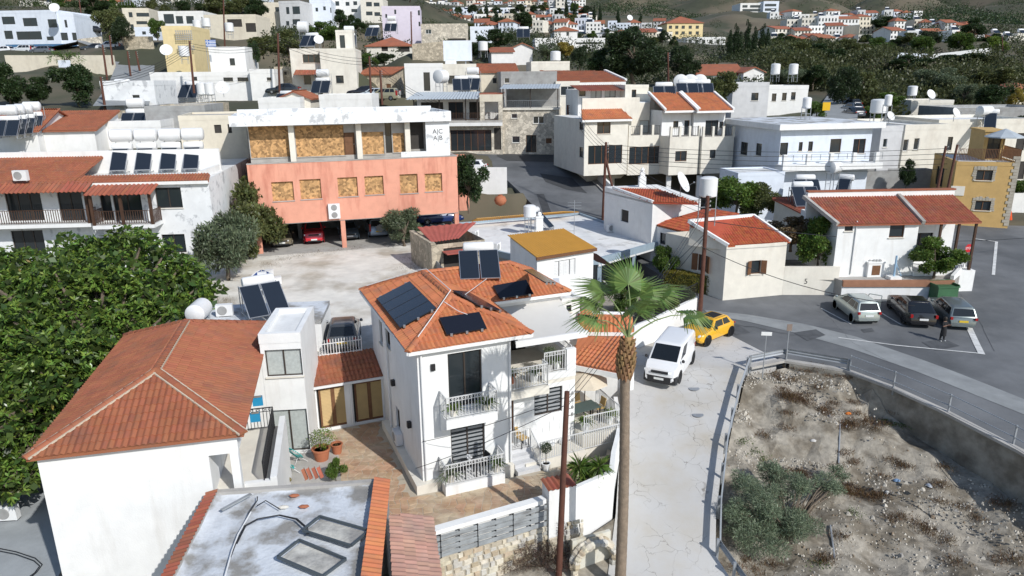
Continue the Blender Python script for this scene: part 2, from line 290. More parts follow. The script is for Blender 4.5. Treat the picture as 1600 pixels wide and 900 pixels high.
class Bld:
    def __init__(s, name, label, o, yaw, cat='house', group=None, kind=None):
        s.e = emp(name, o, yaw, label, cat, group); s.M = T(o, yaw); s.I = s.M.inverted(); s.o = Vector(o); s.yaw = yaw
        if kind: s.e['kind'] = kind
    def w(s, p): return s.M @ (Vector(p).to_3d() if len(p) == 2 else Vector(p))
    def hit(s, fm, px, py):
        """pixel -> (s, z) on the local face plane fm"""
        W = s.M @ fm; I = W.inverted(); o = I @ CAM; d = (I @ (CAM + ray(px, py))) - o; t = -o.y / d.y; p = o + d * t; return p.x, p.z
    def top(s, px, py, z):
        """pixel on the local height z -> local (u, v)"""
        p = s.I @ P(px, py, s.o.z + z); return p.x, p.y
    def walls(s, foot, z0, z1, holes=None, mat=WHITE, lod=1, r=.12, name='wall', skip=(), gable=None):
        b = MB(); holes = holes or {}
        for i in range(len(foot)):
            if i in skip: continue
            fm, L = face_mat(foot, i); hs = []
            for h in holes.get(i, []):
                k = h[0]
                if h[1] == 'p':
                    x0, y0, x1, y1 = h[2:6]; xm, ym = (x0 + x1) / 2, (y0 + y1) / 2
                    a0 = s.hit(fm, x0, ym)[0]; a1 = s.hit(fm, x1, ym)[0]; c0 = s.hit(fm, xm, y1)[1]; c1 = s.hit(fm, xm, y0)[1]
                else: a0, c0, a1, c1 = h[1:5]
                if a0 > a1: a0, a1 = a1, a0
                a0 = max(a0, .03); a1 = min(a1, L - .03); c0 = max(c0, z0 + .01); c1 = min(c1, z1 - .02)
                if a1 - a0 < .15 or c1 - c0 < .15: continue
                hs.append((a0, c0, a1, c1)); window(s.e, fm @ Matrix.Translation((a0, 0, c0)), a1 - a0, c1 - c0, k, r, lod)
            xs = sorted({0, L, *[q for h in hs for q in (h[0], h[2])]}); zs = sorted({z0, z1, *[q for h in hs for q in (h[1], h[3])]}); b.x = fm
            for zi in range(len(zs) - 1):
                run = None
                for xi in range(len(xs) - 1):
                    mx, mz = (xs[xi] + xs[xi + 1]) / 2, (zs[zi] + zs[zi + 1]) / 2; inh = any(h[0] < mx < h[2] and h[1] < mz < h[3] for h in hs)
                    if not inh and run is None: run = xs[xi]
                    if run is not None and (inh or xi == len(xs) - 2):
                        e = xs[xi] if inh else xs[xi + 1]; b.q([(run, 0, zs[zi]), (e, 0, zs[zi]), (e, 0, zs[zi + 1]), (run, 0, zs[zi + 1])]); run = None
            for (a0, c0, a1, c1) in hs:
                rr = r + .02
                b.q([(a0, 0, c0), (a1, 0, c0), (a1, rr, c0), (a0, rr, c0)]); b.q([(a0, 0, c1), (a0, rr, c1), (a1, rr, c1), (a1, 0, c1)])
                b.q([(a0, 0, c0), (a0, rr, c0), (a0, rr, c1), (a0, 0, c1)]); b.q([(a1, 0, c0), (a1, 0, c1), (a1, rr, c1), (a1, rr, c0)])
            if gable and i in gable: b.q([(0, 0, z1), (L, 0, z1), (L / 2, 0, z1 + gable[i])])
            b.x = None
        return b.build(name, mat, s.e)
    def flat(s, foot, h, ph=.35, t=.2, mat=ROOFW, pmat=WHITE, oh=0):
        """flat roof slab inside a parapet ring"""
        (x0, y0), (x1, y1) = (min(p[0] for p in foot) - oh, min(p[1] for p in foot) - oh), (max(p[0] for p in foot) + oh, max(p[1] for p in foot) + oh)
        b = MB(); b.box((x0 + t * .5, y0 + t * .5, h - .3), (x1 - t * .5, y1 - t * .5, h - .002)); b.build('roof', mat, s.e)
        if ph > 0:
            b = MB(); a = h + ph; e = .02 if oh == 0 else 0
            b.box((x0 - e, y0 - e, h - .25), (x1 + e, y0 + t, a)); b.box((x0 - e, y1 - t, h - .25), (x1 + e, y1 + e, a)); b.box((x0 - e, y0 + t, h - .25), (x0 + t, y1 - t, a)); b.box((x1 - t, y0 + t, h - .25), (x1 + e, y1 - t, a)); b.build('parapet', pmat, s.e)
    def box(s, name, a, b_, mat, parent=None):
        b = MB(); b.box(a, b_); return b.build(name, mat, parent or s.e)

# ---------------- roof tiles ----------------
TP, TL = .21, .38
def tile_mesh(mat):
    k = 'tile' + mat.name
    if k in WC: return WC[k]
    b = MB(); pr = [(-.5, 0), (-.32, .012), (-.18, .044), (0, .058), (.18, .044), (.32, .012), (.5, 0)]; n = len(pr)
    vs = [(x * TP, -.02, z + .035) for x, z in pr] + [(x * TP, TL + .03, z + .004) for x, z in pr] + [(x * TP, -.02, max(z - .035, -.03) + .02) for x, z in pr]
    b.add(vs, [(i, i + 1, n + i + 1, n + i) for i in range(n - 1)] + [(2 * n + i, 2 * n + i + 1, i + 1, i) for i in range(n - 1)]); WC[k] = b.mesh('roof_tile', mat, 50); return WC[k]
def span(poly, t):
    xs = []
    for i in range(len(poly)):
        (a, ta), (c, tc) = poly[i], poly[(i + 1) % len(poly)]
        if (ta - t) * (tc - t) < 0: xs.append(a + (c - a) * (t - ta) / (tc - ta))
    return (min(xs), max(xs)) if len(xs) >= 2 else None
def tile_frames(planes):
    out = []
    for pts in planes:
        pts = [Vector(p) for p in pts]; e = (pts[1] - pts[0]).normalized(); n = e.cross(pts[2] - pts[0]).normalized()
        if n.z < 0: n = -n
        u = n.cross(e); u = u if u.z > 0 else -u; poly = [((p - pts[0]).dot(e), (p - pts[0]).dot(u)) for p in pts]; tm = max(q[1] for q in poly); t = 0; row = 0
        while t < tm - .05:
            sp = span(poly, min(t + TL * .5, tm - .01))
            if sp:
                k0 = math.ceil(sp[0] / TP + .05); k1 = math.floor(sp[1] / TP - .05)
                for k in range(k0, k1 + 1):
                    mm = Matrix((e, u, n)).transposed().to_4x4(); mm.translation = pts[0] + e * (k * TP) + u * t; out.append(mm)
            t += TL; row += 1
    return out
def tiled(parent, planes, mat, M0=None, individual=False, under=None):
    """roof planes given (eave left, eave right, top ...): underlay sheet plus tiles"""
    b = MB()
    for p in planes:
        b.q(p); pp = [Vector(q) - Vector((0, 0, .12)) for q in p]; b.q(pp[::-1])
        for i in range(len(p)): j = (i + 1) % len(p); b.q([p[i], p[j], pp[j], pp[i]])
    o = b.build('roof', under or mat, parent)
    fr = tile_frames(planes); rest = fr
    if individual:
        I = (M0 or Matrix()); fr.sort(key=lambda mm: ((I @ mm.translation) - CAM).length); me = tile_mesh(mat)
        for mm in fr[:300]: ob('roof_tile', me, o, mm @ Matrix.Translation((random.uniform(-.008, .008), random.uniform(-.01, .01), random.uniform(0, .008))))
        rest = fr[300:]
    if rest:
        me = tile_mesh(mat); v0 = np.array([v.co[:] for v in me.vertices]); f0 = [tuple(p.vertices) for p in me.polygons]; nv = len(v0); V = []; Fc = []
        for i, mm in enumerate(rest):
            A = np.array(mm); V.append(v0 @ A[:3, :3].T + A[:3, 3] + np.array([0, 0, random.uniform(0, .008)])); Fc.extend([tuple(q + i * nv for q in f) for f in f0])
        m2 = bpy.data.meshes.new('tile_courses'); m2.from_pydata(np.concatenate(V).tolist(), [], Fc); m2.materials.append(mat); m2.polygons.foreach_set('use_smooth', [True] * len(Fc)); m2.set_sharp_from_angle(angle=R_(50)); m2.update()
        c = ob('tile_courses', m2, o); c['kind'] = 'stuff'
    return o
def ridge(parent, p, q, mat, r=.13, seg=.42, single=False):
    p = Vector(p); q = Vector(q); L = (q - p).length; n = max(1, round(L / seg)); d = (q - p) / n; up = Vector((0, 0, 1)); e = d.normalized(); a = e.cross(up).normalized(); nn = a.cross(e)
    b = MB()
    for i in range(n):
        if single: b = MB()
        vs = []
        for s, (c, rr) in enumerate(((p + d * i - e * .03, r * 1.08), (p + d * (i + 1) + e * .03, r * .92))):
            for k in range(6): t = math.pi * k / 5; vs.append(c + a * rr * math.cos(t) + nn * (rr * math.sin(t) * .8 + .02))
        b.add(vs, [(k, k + 1, 7 + k, 6 + k) for k in range(5)] + [tuple(range(6)), tuple(range(11, 5, -1))])
        if single: b.build('ridge_tile', mat, parent, 50)
    if not single: b.build('ridge_tiles', mat, parent, 50)
def corr(parent, pts, mat, name='roof', per=.25, amp=.035, th=.03):
    """corrugated sheet over quad a,b,c,d (a-b is the eave)"""
    a, b_, c, d = [Vector(p) for p in pts]; n = max(4, int((b_ - a).length / per * 4)); up = (b_ - a).cross(d - a).normalized(); up = up if up.z > 0 else -up; m = MB(); vs = []
    for i in range(n + 1):
        f = i / n; h = up * (amp * math.sin(i * math.pi / 2)); vs += [a.lerp(b_, f) + h, d.lerp(c, f) + h, a.lerp(b_, f) + h - up * th, d.lerp(c, f) + h - up * th]
    fs = []
    for i in range(n): k = i * 4; fs += [(k, k + 4, k + 5, k + 1), (k + 2, k + 3, k + 7, k + 6), (k, k + 2, k + 6, k + 4), (k + 1, k + 5, k + 7, k + 3)]
    m.add(vs, fs); return m.build(name, mat, parent, 50)
def railing(parent, pts, h=1.0, mat=RAILP, sp=.13, r=.012, name='railing', closed=False, deco=False):
    b = MB(); pts = [Vector(p) for p in pts]
    for i in range(len(pts) - 1):
        p, q = pts[i], pts[i + 1]; up = Vector((0, 0, 1)); L = (q - p).length
        b.bar(p + up * h, q + up * h, .045, .035); b.bar(p + up * .1, q + up * .1, .03, .025)
        if deco:
            b.bar(p + up * (h - .17), q + up * (h - .17), .025, .02); n = max(1, int(L / .2))
            for k in range(n): c = p.lerp(q, (k + .5) / n) + up * (h - .085); e = (q - p).normalized() * .06; z = up * .06; b.bar(c - e, c + z, .016); b.bar(c + z, c + e, .016); b.bar(c + e, c - z, .016); b.bar(c - z, c - e, .016)
        n = max(1, int(L / sp))
        for k in range(n + 1): c = p.lerp(q, k / n); rr = .04 if k in (0, n) else r * 2; b.bar(c + up * (0 if k in (0, n) else .1), c + up * h, rr, rr)
    return b.build(name, mat, parent)
# ---------------- builders of movable things ----------------
def lerp(a, b, f): return Vector(a).lerp(Vector(b), f)
CARS = {  # L, W, H, belt, hood, ws_base, roof_front, roof_rear, rear_base, tail_z, wheel_r, front axle x, rear axle x, side panes
 'van': (4.4, 1.84, 1.84, 1.14, 1.06, 1.50, .50, -2.08, -2.17, 1.1, .33, 1.33, -1.45, [(.10, .36)]),
 'mini': (3.72, 1.69, 1.41, .92, .86, .78, .28, -1.15, -1.62, .9, .31, 1.16, -1.30, [(.10, .52), (.56, .86)]),
 'jazz': (3.85, 1.68, 1.52, .95, .88, 1.2, .2, -1.55, -1.84, .98, .29, 1.22, -1.23, [(.16, .46), (.49, .76), (.79, .93)]),
 'sedan': (4.7, 1.83, 1.46, .94, .86, .95, .15, -1.25, -2.05, 1.02, .33, 1.40, -1.38, [(.12, .44), (.48, .80)]),
 'wagon': (4.45, 1.75, 1.50, .93, .88, .95, .25, -1.85, -2.15, .98, .31, 1.33, -1.30, [(.10, .38), (.41, .66), (.69, .93)]),
 'suv': (4.5, 1.79, 1.70, 1.08, 1.0, 1.05, .35, -1.85, -2.1, 1.05, .35, 1.32, -1.30, [(.12, .40), (.43, .68), (.71, .93)]),
 'pickup': (4.8, 1.75, 1.72, 1.10, 1.12, .85, .4, -.75, -.95, 1.08, .36, 1.50, -1.40, [(.1, .48), (.52, .9)]),
 'hatch': (3.95, 1.69, 1.46, .93, .86, .95, .15, -1.35, -1.82, .95, .30, 1.22, -1.25, [(.12, .46), (.50, .84)])}
HEADL = M('headlamp', (.75, .77, .78), rough=.1, var=0, bump=0, spec=.8); TAILL = M('tail_lamp', (.35, .015, .015), rough=.15, var=0, bump=0)
PLW = M('white_plate', (.75, .76, .74), rough=.5, var=0, bump=0); PLY = M('yellow_plate', (.72, .50, .04), rough=.5, var=0, bump=0)
def paint(name, c, rough=.25, metal=.0): return M('paint_' + name, c, rough=rough, metal=metal, var=.02, bump=0, spec=.5, coat=.6)
def car(label, loc, yaw, kind, col, group=None, lod=0, pitch=0, roof=None, trim=None, plate=PLW, name='car', cat='car', rollz=0):
    L, W, H, zb, zh, wsb, rf, rr, rgb_, tz, wr, fa, ra, panes = CARS[kind]; hl = L / 2; hw = W / 2
    e = emp(name, loc, yaw, label, cat, group); e.rotation_euler = (rollz, -pitch, yaw)
    prof = [(-hl, .48), (-hl + .02, tz - .12), (-hl + .10, tz), (rgb_ + .02, tz + .0), (min(rgb_ + .3, rr), zb), (wsb, zb), (wsb + .05, zb - .005), (hl - .55, zh - .03), (hl - .22, zh - .11), (hl - .07, zh - .26), (hl, .5)]
    if kind == 'pickup': prof[3:5] = [(-hl + .15, tz), (rgb_, zb)]
    N = 26; xs = [-hl + L * i / (N - 1) for i in range(N)]; xs[0] += .005; xs[-1] -= .005; b = MB(); vs = []
    px = [p[0] for p in prof]; pz = [p[1] for p in prof]
    for x in xs:
        zt = float(np.interp(x, px, pz)); f = abs(x) / hl; ww = hw * (1 - .19 * max(0, (f - .64) / .36) ** 2.2); z0 = .2 + .12 * max(0, (f - .86) / .14)
        row = [(ww * .86, z0), (ww * .985, z0 + .10), (ww, z0 + (zt - z0) * .5), (ww * .985, zt - (zt - z0) * .16), (ww * .93, zt - .02), (ww * .5, zt + .015)]
        vs += [(x, y, z) for y, z in row] + [(x, -y, z) for y, z in row[::-1]]
    K = 12; fs = []
    for i in range(N - 1):
        for k in range(K): j = (k + 1) % K; fs.append((i * K + k, (i + 1) * K + k, (i + 1) * K + j, i * K + j))
    fs += [tuple(range(K)), tuple(range((N - 1) * K + K - 1, (N - 1) * K - 1, -1))]
    b.add(vs, fs)
    # cabin shell
    hb = hw * .915; hr = hw * (.86 if kind == 'van' else .73); zr = H; zb2 = zb - .03
    A = [Vector(p) for p in ((wsb, hb, zb2), (wsb, -hb, zb2), (rgb_, -hb, zb2), (rgb_, hb, zb2))]; Rr = [Vector(p) for p in ((rf, hr, zr - .05), (rf, -hr, zr - .05), (rr, -hr, zr - .05), (rr, hr, zr - .05))]
    Tt = [Vector((rf - .15, hr * .75, zr)), Vector((rf - .15, -hr * .75, zr)), Vector((rr + .12, -hr * .75, zr)), Vector((rr + .12, hr * .75, zr))]
    b.build('body', col, e, 35); bm = bmesh.new(); cv = [bm.verts.new(p) for p in A + Rr + Tt]
    for f in ((0, 1, 5, 4), (1, 2, 6, 5), (2, 3, 7, 6), (3, 0, 4, 7)): bm.faces.new([cv[i] for i in f])
    for f in ((4, 5, 9, 8), (5, 6, 10, 9), (6, 7, 11, 10), (7, 4, 8, 11), (8, 9, 10, 11)): bm.faces.new([cv[i] for i in f]).material_index = 1
    bmesh.ops.recalc_face_normals(bm, faces=bm.faces); bmesh.ops.bevel(bm, geom=[q for q in bm.edges if len(q.link_faces) == 2], offset=.07, segments=3, profile=.5, affect='EDGES'); cm_ = bpy.data.meshes.new('cabin'); bm.to_mesh(cm_); bm.free(); cm_.materials.append(col); cm_.materials.append(roof or col); cm_.polygons.foreach_set('use_smooth', [True] * len(cm_.polygons)); ob('cabin', cm_, e)
    def glass(nm, c0, c1, c2, c3, f0, f1, g0, g1, mat=CARGL):
        pts = [lerp(lerp(c0, c1, f), lerp(c3, c2, f), g) for f, g in ((f0, g0), (f1, g0), (f1, g1), (f0, g1))]; n = (pts[1] - pts[0]).cross(pts[3] - pts[0]).normalized(); ctr = sum(pts, Vector()) / 4
        if n.dot(ctr - Vector((0, 0, .8))) < 0: n = -n
        g = MB(); g.add([p + n * .012 for p in pts] + [p - n * .01 for p in pts], [(0, 1, 2, 3), (0, 4, 5, 1), (1, 5, 6, 2), (2, 6, 7, 3), (3, 7, 4, 0)]); g.build(nm, mat, e)
    glass('windshield', A[0], A[1], Rr[1], Rr[0], .07, .93, .10, .94)
    if kind != 'van': glass('rear_window', A[3], A[2], Rr[2], Rr[3], .08, .92, .14, .90)
    for s in (0, 1):
        c = (A[0], A[3], Rr[3], Rr[0]) if s == 0 else (A[1], A[2], Rr[2], Rr[1])
        for f0, f1 in panes: glass('side_window', *c, f0, f1, .12, .88)
    for ax in (fa, ra):
        for s in (1, -1):
            key = ('wheel', wr)
            if key not in WC:
                t = MB(); t.x = Matrix.Rotation(R_(90), 4, 'X'); t.lathe([(wr * .62, -.1), (wr * .9, -.105), (wr, -.07), (wr, .07), (wr * .9, .105), (wr * .62, .1)], 18); WC[key] = t.mesh('wheel', RUBB, 50)
                q = MB(); q.x = Matrix.Rotation(R_(90), 4, 'X'); q.lathe([(.01, -.085), (wr * .63, -.085), (wr * .63, .085), (.01, .085)], 16)
                for k in range(5): a = k * 2 * math.pi / 5; q.bar((0, 0, .09), (math.cos(a) * wr * .6, math.sin(a) * wr * .6, .09), .06, .03, 1); q.bar((0, 0, -.09), (math.cos(a) * wr * .6, math.sin(a) * wr * .6, -.09), .06, .03, 1)
                WC[('rim', wr)] = q.mesh('rim', [GREY, ALU])
            wm = Matrix.Translation((ax, s * (hw - .10), wr)); wo = ob('wheel', WC[key], e, wm); ob('rim', WC[('rim', wr)], wo)
            if lod < 2:
                a = MB(); a.x = Matrix.Translation((ax, s * (hw - .012), wr + .02)) @ Matrix.Rotation(R_(90), 4, 'X'); a.lathe([(wr * 1.02, -.02), (wr * 1.17, -.02), (wr * 1.17, .02), (wr * 1.02, .02), (wr * 1.02, -.02)], 18); a.build('wheel_arch', BLK if (kind == 'mini' or trim) else col, e)
                a = MB(); a.x = Matrix.Translation((ax, s * (hw - .03), wr + .02)) @ Matrix.Rotation(R_(90), 4, 'X'); a.lathe([(.01, -.025), (wr * 1.1, -.025), (wr * 1.1, .025), (.01, .025)], 18); a.build('wheel_well', RUBB, e)
    for s in (1, -1):
        g = MB(); g.x = Matrix.Translation((hl - .17, s * hw * .70, zh - .27)) @ Matrix.Rotation(s * .35, 4, 'Z') @ Matrix.Rotation(-.35, 4, 'Y'); 
        if kind == 'mini': g.x = g.x @ Matrix.Rotation(R_(90), 4, 'Y'); g.lathe([(.01, -.05), (.13, -.04), (.15, .0), (.11, .06), (.01, .08)], 14)
        else: g.add([(-.05, -.2, -.07), (.08, -.2, -.06), (.08, -.2, .05), (-.05, -.2, .08), (-.16, .2, -.02), (-.04, .2, -.02), (-.04, .2, .06), (-.16, .2, .09)], [(0, 1, 2, 3), (7, 6, 5, 4), (1, 5, 6, 2), (3, 2, 6, 7), (0, 4, 5, 1), (0, 3, 7, 4)])
        g.build('headlight', HEADL, e)
        g = MB(); g.box((-hl - .012, s * hw * .8 - .07, .76), (-hl + .12, s * hw * .8 + .07, tz - .06)) if kind != 'suv' else g.box((-hl - .01, s * hw * .84 - .08, .7), (-hl + .22, s * hw * .84 + .08, 1.35)); g.build('taillight', TAILL, e)
        g = MB(); g.x = Matrix.Translation((wsb - .28, s * (hw + .09), zb + .07)); g.lathe([(.01, -.08), (.08, -.06), (.09, .02), (.05, .08), (.01, .09)], 8); g.build('mirror', BLK if trim or kind in ('van', 'mini') else col, e)
    g = MB(); g.box((hl - .06, -.26, .40), (hl + .045, .26, .52)); g.build('number_plate', PLW, e)
    g = MB(); g.box((-hl - .016, -.26, .60), (-hl + .03, .26, .72)); g.build('number_plate', plate, e)
    g = MB(); g.box((hl - .10, -hw * .62, .26), (hl + .008, hw * .62, .38)); g.box((hl - .14, -hw * .48, zh - .32), (hl - .02, hw * .48, zh - .22)); g.build('grille', BLK, e)
    if trim or kind == 'van':
        g = MB(); g.add([(hl - .42, -hw * .985, .2), (hl - .1, -hw * .93, .2), (hl + .03, -hw * .6, .2), (hl + .03, hw * .6, .2), (hl - .1, hw * .93, .2), (hl - .42, hw * .985, .2)] + [(hl - .42, -hw * .985, .56), (hl - .1, -hw * .93, .58), (hl + .03, -hw * .6, .58), (hl + .03, hw * .6, .58), (hl - .1, hw * .93, .58), (hl - .42, hw * .985, .56)], [(i, i + 1, 7 + i, 6 + i) for i in range(5)] + [tuple(range(6, 12)), tuple(range(5, -1, -1))]); g.build('bumper', BLK, e); g = MB(); g.box((-hl - .012, -hw * .9, .25), (-hl + .2, hw * .9, .5)); g.build('bumper', BLK, e)
    if kind == 'suv':
        g = MB(); g.x = Matrix.Translation((-hl - .10, -.12, .98)) @ Matrix.Rotation(R_(90), 4, 'Y'); g.lathe([(.01, -.1), (.26, -.1), (.33, -.06), (.33, .08), (.01, .08)], 18); g.build('spare_wheel', GREY, e, 40)
    return e
# ---- solar water heater ----
def heater(label, loc, yaw, panels=2, tank='h', s=1.0, group='rooftop solar water heaters', tilt=42, stand=.25, second=False, col=None):
    e = emp('solar_water_heater', loc, yaw, label, 'water heater', group); e.scale = (s, s, s); fr = MB(); pw, pl = .98, 1.95; tw = panels * (pw + .06); a = R_(tilt); dy, dz = pl * math.cos(a), pl * math.sin(a)
    for i in range(panels):
        x0 = -tw / 2 + i * (pw + .06); b = MB(); b.x = Matrix.Translation((x0, 0, stand)) @ Matrix.Rotation(a, 4, 'X'); b.box((0, 0, 0), (pw, pl, .07), 1); b.box((.035, .035, .06), (pw - .035, pl - .035, .078), 0); b.build('panel', [PANEL, ALU], e)
    yt = dy + .2; zt = stand + dz - .05
    for x in (-tw / 2 + .1, tw / 2 - .1):
        fr.bar((x, 0.02, 0), (x, .02, stand), .04); fr.bar((x, dy, 0), (x, dy, stand + dz - .06), .04); fr.bar((x, 0, .05), (x, dy + .55, .05), .04); fr.bar((x, dy + .5, 0), (x, dy + .5, zt + (.9 if second else 0)), .04); fr.bar((x, .05, .05), (x, dy + .5, zt), .03)
    fr.bar((-tw / 2 + .1, dy + .5, zt - .3), (tw / 2 - .1, dy + .5, zt - .3), .04); fr.build('frame', GALV, e)
    def cyl(nm, c, r, L, mat=TANKW, vert=False):
        b = MB(); b.x = Matrix.Translation(c) @ (Matrix() if vert else Matrix.Rotation(R_(90), 4, 'Y')); b.lathe([(.02, -L / 2 - .06), (r * .8, -L / 2 - .03), (r, -L / 2 + .04), (r, L / 2 - .04), (r * .8, L / 2 + .03), (.02, L / 2 + .06)], 18); b.build(nm, mat, e, 40)
    if tank == 'h': cyl('tank', (0, dy + .32, zt + .18), .28, max(1.2, tw * .72))
    else: cyl('tank', (0, dy + .5, zt + .5), .42, 1.25, vert=True)
    if second: cyl('cold_tank', (0, dy + .45, zt + .95), .42, 1.35)
    return e
def tanks(label, loc, yaw, r=.5, L=1.3, stand=.9, vert=False, group='rooftop water tanks'):
    e = emp('water_tank', loc, yaw, label, 'water tank', group); b = MB(); b.x = Matrix.Translation((0, 0, stand + (L / 2 if vert else r))) @ (Matrix() if vert else Matrix.Rotation(R_(90), 4, 'Y')); b.lathe([(.02, -L / 2 - .08), (r * .7, -L / 2 - .04), (r, -L / 2 + .06), (r, L / 2 - .06), (r * .7, L / 2 + .04), (.02, L / 2 + .08)], 18); b.build('tank', TANKW, e, 40)
    f = MB()
    for x in (-L * .3, L * .3):
        for y in (-r * .7, r * .7): f.bar((x, y, 0), (x, y, stand + r * .4), .05)
    if stand > .15: f.bar((-L * .3, -r * .7, stand * .6), (L * .3, -r * .7, stand * .6), .04); f.bar((-L * .3, r * .7, stand * .6), (L * .3, r * .7, stand * .6), .04)
    f.build('stand', GALV, e); return e
def dish(label, loc, yaw, r=.45, h=.9, group='satellite dishes'):
    e = emp('satellite_dish', loc, yaw, label, 'dish', group); b = MB(); b.x = Matrix.Translation((0, 0, h)) @ Matrix.Rotation(R_(62), 4, 'X'); b.lathe([(.01, 0), (r * .4, .03), (r * .75, .1), (r, .2), (r * 1.0, .215), (r * .75, .115), (r * .4, .045), (.01, .015)], 18); b.build('reflector', TANKW, e, 40)
    f = MB(); f.tube([(0, .05, 0), (0, .05, h)], .03); f.build('mast', GALV, e); f = MB(); f.bar((0, -.02, h - r * .6), (0, -r * 1.2, h + .1), .025); f.box((-.04, -r * 1.25, h + .06), (.04, -r * 1.1, h + .16)); f.build('feed_arm', GALV, e); return e
def acunit(label, loc, yaw, w=.85, h=.62, fans=1, group='air conditioner units', s=1):
    e = emp('air_conditioner_unit', loc, yaw, label, 'air conditioner', group); b = MB(); b.box((-w / 2, -.15, .05), (w / 2, .17, h + .05)); b.box((-w / 2 + .05, -.1, 0), (-w / 2 + .12, .12, .05)); b.box((w / 2 - .12, -.1, 0), (w / 2 - .05, .12, .05)); b.build('casing', TANKW, e)
    for k in range(fans):
        c = (-w * .12 if fans == 1 else 0, -.152, .05 + h * (k + .5) / fans); rr = min(w, h / fans) * .4; f = MB(); f.x = Matrix.Translation(c) @ Matrix.Rotation(R_(90), 4, 'X'); f.lathe([(.01, 0), (rr, 0), (rr, .015), (rr * .93, .02), (.01, .012)], 18); f.build('fan_grille', GREY, e)
    return e
def upole(label, base, top, r=.13, arms=1, stay=None, group='wooden utility poles', yaw=0):
    base = Vector(base); top = Vector(top); e = emp('utility_pole', base, yaw, label, 'utility pole', group); d = top - base; d = Matrix.Rotation(-yaw, 3, 'Z') @ d; b = MB(); b.tube([(0, 0, -.3), d * .5, d], [r, r * .9, r * .75], 10); b.build('post', POLE, e, 40)
    f = MB()
    for k in range(arms):
        for j in range(4 if arms == 1 else 2): p = d - Vector((0, 0, .12 + .28 * j + k * .5)); f.bar(p, p + Vector((.22, 0, 0)), .03); f.lathe([(.02, 0), (.05, .02), (.05, .09), (.02, .12)], 8, 0, (p.x + .22, p.y, p.z - .02))
    f.build('insulator', GREY, e)
    if stay: s = MB(); s.tube([d * .8, Matrix.Rotation(-yaw, 3, 'Z') @ (Vector(stay) - base)], r * .8, 8); s.build('brace', POLE, e)
    return e
def wire(label, pts, sag=.4, r=.012, cat='cable', group='overhead cables', mat=None):
    b = MB()
    for p, q in pts:
        p = Vector(p); q = Vector(q); n = 10; b.tube([p.lerp(q, i / n) - Vector((0, 0, sag * 4 * (i / n) * (1 - i / n))) for i in range(n + 1)], r, 4, cap=False)
    return tag(b.build('overhead_cable', mat or BLK), label, cat, group)
def txtmesh(cu, mat, parent):
    t = ob('tmp_text', cu); me = bpy.data.meshes.new_from_object(t.evaluated_get(bpy.context.evaluated_depsgraph_get())); bpy.data.objects.remove(t); me.materials.clear(); me.materials.append(mat); return ob('lettering', me, parent)
# ---- foliage ----
def leafmesh(name, C, Dr, ln, wd, mat, droop=.0):
    n = len(C); Dr = Dr / (np.linalg.norm(Dr, axis=1, keepdims=True) + 1e-9); a = np.cross(Dr, rng.normal(size=(n, 3))); a /= np.linalg.norm(a, axis=1, keepdims=True) + 1e-9
    ln = ln * rng.uniform(.7, 1.3, (n, 1)); wd = wd * rng.uniform(.7, 1.3, (n, 1)); mid = C + Dr * ln * .5; tip = C + Dr * ln; tip[:, 2] -= droop * ln[:, 0]
    V = np.stack([C, mid + a * wd * .5, tip, mid - a * wd * .5], 1).reshape(-1, 3); me = bpy.data.meshes.new(name); me.vertices.add(n * 4); me.vertices.foreach_set('co', V.astype(np.float32).ravel()); me.loops.add(n * 4); me.loops.foreach_set('vertex_index', np.arange(n * 4, dtype=np.int32)); me.polygons.add(n); me.polygons.foreach_set('loop_start', np.arange(0, n * 4, 4, dtype=np.int32))
    me.polygons.foreach_set('loop_total', np.full(n, 4, dtype=np.int32))
    for t in (mat if isinstance(mat, list) else [mat]): me.materials.append(t)
    if isinstance(mat, list): me.polygons.foreach_set('material_index', (rng.random(n) < .2).astype(np.int32))
    me.update(calc_edges=True); return me
def cloud(blobs, n, shell=.55):
    B = np.array(blobs, float); wgt = (B[:, 3] * B[:, 4] * B[:, 5]) ** .667; idx = rng.choice(len(B), n, p=wgt / wgt.sum()); d = rng.normal(size=(n, 3)); d /= np.linalg.norm(d, axis=1, keepdims=True); r = (shell + (1 - shell) * rng.random((n, 1))) ; r = np.where(rng.random((n, 1)) < .25, rng.random((n, 1)) ** .5, r)
    return B[idx, :3] + d * r * B[idx, 3:6], d
def clumps(c, rad, k, sub=.42, seed=0, low=-.35):
    r = random.Random(seed); out = []; tries = 0
    while len(out) < k and tries < 5000:
        tries += 1; d = Vector((r.gauss(0, 1), r.gauss(0, 1), r.gauss(0, 1))).normalized()
        if d.z < low: continue
        f = r.uniform(.45, .85); s = sub * r.uniform(.7, 1.25); out.append((c[0] + d.x * rad[0] * f, c[1] + d.y * rad[1] * f, c[2] + d.z * rad[2] * f, rad[0] * s, rad[1] * s, rad[2] * s * .85))
    return out
def crown(name, blobs, n, ln, wd, mat, parent=None, up=.35, ros=0, droop=.1, shell=.55):
    if ros:
        c, d = cloud(blobs, n, shell); d = d + np.array([0, 0, .5]); d /= np.linalg.norm(d, axis=1, keepdims=True); C = np.repeat(c, ros, 0); Dd = np.repeat(d, ros, 0); s = rng.normal(size=C.shape); s -= (s * Dd).sum(1, keepdims=True) * Dd; s /= np.linalg.norm(s, axis=1, keepdims=True) + 1e-9; Dd = Dd * rng.uniform(.1, .7, (len(C), 1)) + s
    else:
        C, d = cloud(blobs, n, shell); Dd = d * .6 + rng.normal(size=d.shape) * .7 + np.array([0, 0, up])
    me = leafmesh(name, C, Dd, ln, wd, mat, droop); return ob(name, me, parent) if parent is not None or name == 'solo' else me
